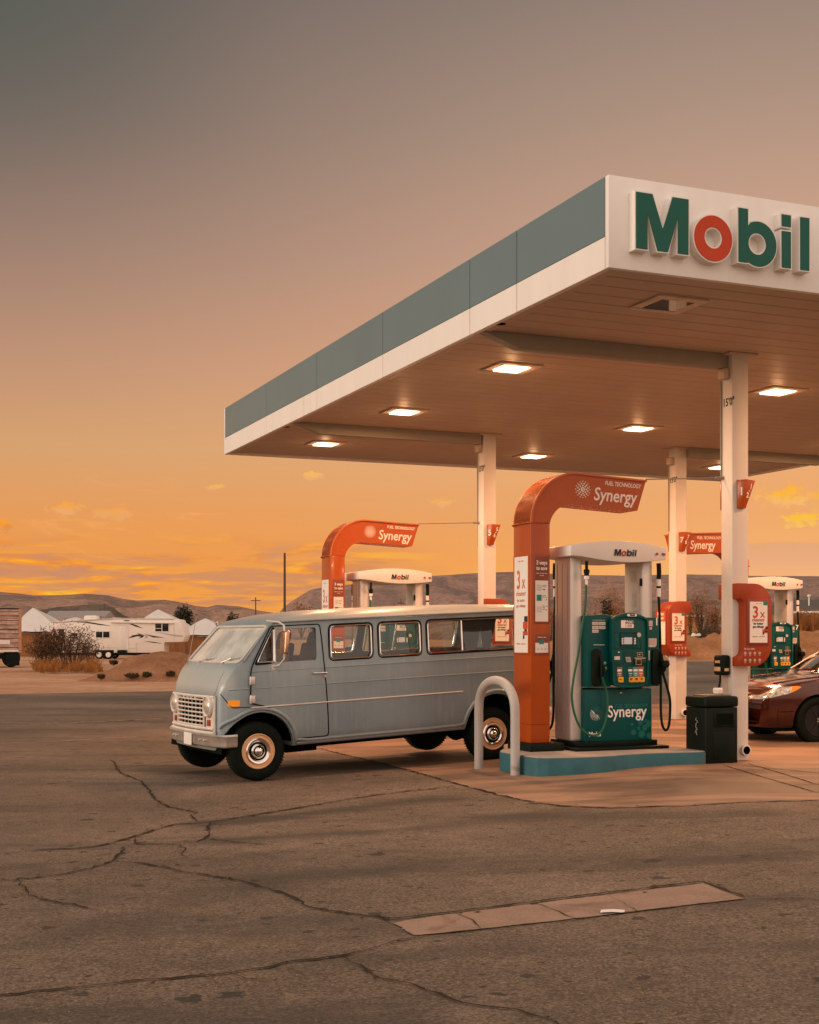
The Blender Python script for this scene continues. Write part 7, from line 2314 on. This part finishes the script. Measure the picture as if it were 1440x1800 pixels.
# ---- dirt mounds
M_mound = dirt_mat('mound_dirt', (.24, .105, .048), (.35, .16, .078), (.44, .225, .12), .5, .9)
M_berm = dirt_mat('berm_dirt', (.30, .12, .045), (.40, .175, .07), (.50, .24, .11), .3, .8)


def mound(name, prof, ybase, D, depth, m, label, seed=0, amp=.12):
    n = 90; rows = 22; vs = []; p0, p1 = prof[0][0], prof[-1][0]
    for j in range(rows + 1):
        t = j / rows * 2 - 1
        for i in range(n + 1):
            px = lerp(p0, p1, i / n)
            Y = D + t * depth
            X = (px - 720) / 2345 * D
            zb = gz(X, Y) - .04
            H = max(0, at(px, interp(px, prof), D).z - zb)
            s = max(0, 1 - abs(t) ** 1.7)
            fade = min(1, 6 * min(i, n - i) / n)
            z = zb + H * s + mnoise.fractal(Vector((X * .9, Y * .9, seed)), 1, 2, 5) * amp * s * fade - .05
            vs.append((X + mnoise.noise(Vector((X, Y, 4))) * .1, Y, z))
    mb = MB(); mb.add(vs, [(j * (n + 1) + i, j * (n + 1) + i + 1, (j + 1) * (n + 1) + i + 1, (j + 1) * (n + 1) + i) for j in range(rows) for i in range(n)])
    o = mb.build(name, m, None, smooth=70, fix=False)
    return tag(o, label, 'dirt mound')


mound('dirt_mound', [(150, 1193), (172, 1185), (200, 1175), (225, 1158), (245, 1151), (270, 1148), (290, 1145), (310, 1146), (335, 1151), (360, 1158), (395, 1172), (440, 1192)], 1195, 56, 3.4, M_mound, 'low mound of loose reddish dirt left of the blue van', 2, .16)
mound('dirt_berm', [(860, 1160), (900, 1140), (960, 1128), (1010, 1122), (1100, 1128), (1180, 1132), (1215, 1118), (1235, 1124), (1262, 1112), (1300, 1108), (1360, 1112), (1396, 1108), (1425, 1109), (1440, 1111), (1520, 1104), (1640, 1118), (1800, 1160)], 1163, 91, 7.5, M_berm, 'long orange dirt berm beyond the road on the right', 5, .45)
rnd = random.Random(77)
mb = MB()
for i in range(60):
    px = rnd.uniform(165, 400); py = rnd.uniform(1180, 1200)
    p = at(px, py, 53.5); p.z = gz(p.x, 53) + .02; s = rnd.uniform(.03, .14)
    mb.lathe([(0, -s * .4), (s, 0), (s * .6, s * .5), (0, s * .6)], 6, 'z', tuple(p))
o = mb.build('rubble', M_mound, None); tag(o, 'scattered clods of dirt at the foot of the mound', 'rubble', kind='stuff')
for i, (px, py, w_) in enumerate(((232, 1188, 20), (200, 1165, 12), (178, 1190, 10), (300, 1185, 12), (258, 1186, 12))):
    weed(('low dark weed at the middle of the dirt mound', 'low dark weed high on the left slope of the mound', 'low dark weed at the left tip of the mound', 'low dark weed at the right of the dirt mound', 'small weed right of the middle of the mound')[i], px, py, w_ * 1.2, 52.6 + (1190 - py) * .10, 60 + i)

shrub('desert_shrub', 'bright orange brush at the right edge, above the parked dark sedan', 'shrub', 1420, 1120, 1078, 60, 99, F_gold, 1600, 71, .12, 14, SG, .4)
shrub('desert_shrub', 'orange brush low behind the near pump head', 'shrub', 1090, 1135, 1072, 50, 100, F_rust, 1500, 72, .12, 14, SG, .4)
shrub('desert_shrub', 'orange brush below the pale leafless tree, left part', 'shrub', 1050, 1135, 1082, 40, 100, F_gold, 900, 73, .12, 12, SG, .4)
# white rag on the berm
p = at(1218, 1116, 85); mb = MB(); mb.prism(rq([(-.3, 0), (.3, .05), (.2, .2), (0, .12), (-.2, .22)], .04), -.2, .2); o = mb.build('plastic_sheet', M_paper, None, bevel=.05); o.location = (p.x, 84.0, p.z - .1); tag(o, 'scrap of white plastic lying on the dirt berm under the trees', 'litter')

# low house behind the berm on the right
a = at(1398, 1078, 135)
hs = thing('low_house', 'low house with dark roof and pale eaves beyond the berm at the right edge', 'house', (a.x, 135, 0))
mb = MB(); mb.box((0, 0, 0), (16, 9, a.z - .3)); mb.build('wall', mat('house_wall', (.42, .27, .18), .8), hs)
ze = at(0, 1076, 135).z; zr = at(0, 1069, 135).z
mb = MB(); mb.prism([(-.6, ze), (9.6, ze), (4.5, zr + 1.0)], -.5, 16.5, 'x'); rf = mb.build('roof', mat('house_roof', (.10, .085, .075), .8), hs)
mb = MB(); mb.box((-.55, -.75, ze - .12), (16.5, -.6, ze + .10)); mb.build('fascia_board', M_rv, rf)
for xx in (1.6, 2.5): pass
mb = MB(); mb.tube([(2.0, 2, zr), (2.0, 2, zr + 1.3)], .07, 6); mb.lathe([(0, 1.45), (.18, 1.4), (.18, 1.25), (0, 1.2)], 10, 'z', (2.0, 2, zr)); mb.build('vent_pipe', M_rv, rf)
mb = MB(); mb.box((1.0, -.02, 1.0), (2.4, .01, 2.2)); mb.build('window', M_rvdark, hs)
# small shed roof among the trees
a = at(1195, 1084, 104)
s2 = thing('small_shed', 'small pale roofed shed half hidden in the trees behind the red box', 'shed', (a.x, 104, 0))
mb = MB(); mb.box((0, 0, 0), (1.6, 2, a.z)); mb.build('wall', mat('shed_gold', (.50, .26, .08), .8), s2)
mb = MB(); mb.box((-.2, -.3, a.z), (1.9, 2.2, a.z + .12)); mb.build('roof', M_rv, s2)


# ---- poles
def pole(px, ytop, ybase, D, wpx, label, arm=0):
    a = at(px, ytop, D); zb = gz(a.x, D)
    r = thing('utility_pole', label, 'pole', (a.x, D, zb), (0, 0, 0), 'utility poles on the skyline')
    w = wpx / 2345 * D / 2
    mb = MB(); mb.tube([(0, 0, -.5), (0, 0, a.z - zb)], [w * 1.15, w * .9], 10); mb.build('post', mat('pole_brown', (.10, .065, .045), .9), r)
    if arm:
        mb = MB(); mb.box((-arm, -.06, a.z - zb - .9), (arm, .06, a.z - zb - .7)); mb.build('crossarm', MATS['pole_brown'], r)
    return r


pole(500.5, 972, 1120, 150, 4.4, 'tall bare utility pole rising just behind the van roof')
pole(449.5, 1050, 1100, 330, 2.2, 'small distant utility pole on the skyline left of the tall pole', 1.2)
pole(183, 1062, 1100, 240, 1.8, 'thin distant pole above the white trailer')
pole(176.5, 1068, 1100, 260, 1.2, 'very thin distant pole beside another above the white trailer')
pole(1423, 1057, 1076, 200, 1.6, 'short distant pole above the low house roof, left one')
pole(1432, 1054, 1076, 200, 1.6, 'short distant pole above the low house roof, right one')
pole(1208, 1054, 1100, 230, 1.4, 'thin distant pole right of the near pump header', .6)
pole(705, 1052, 1100, 230, 1.4, 'thin distant pole under the header of the pump behind the van', .6)

bpy.context.view_layer.update()
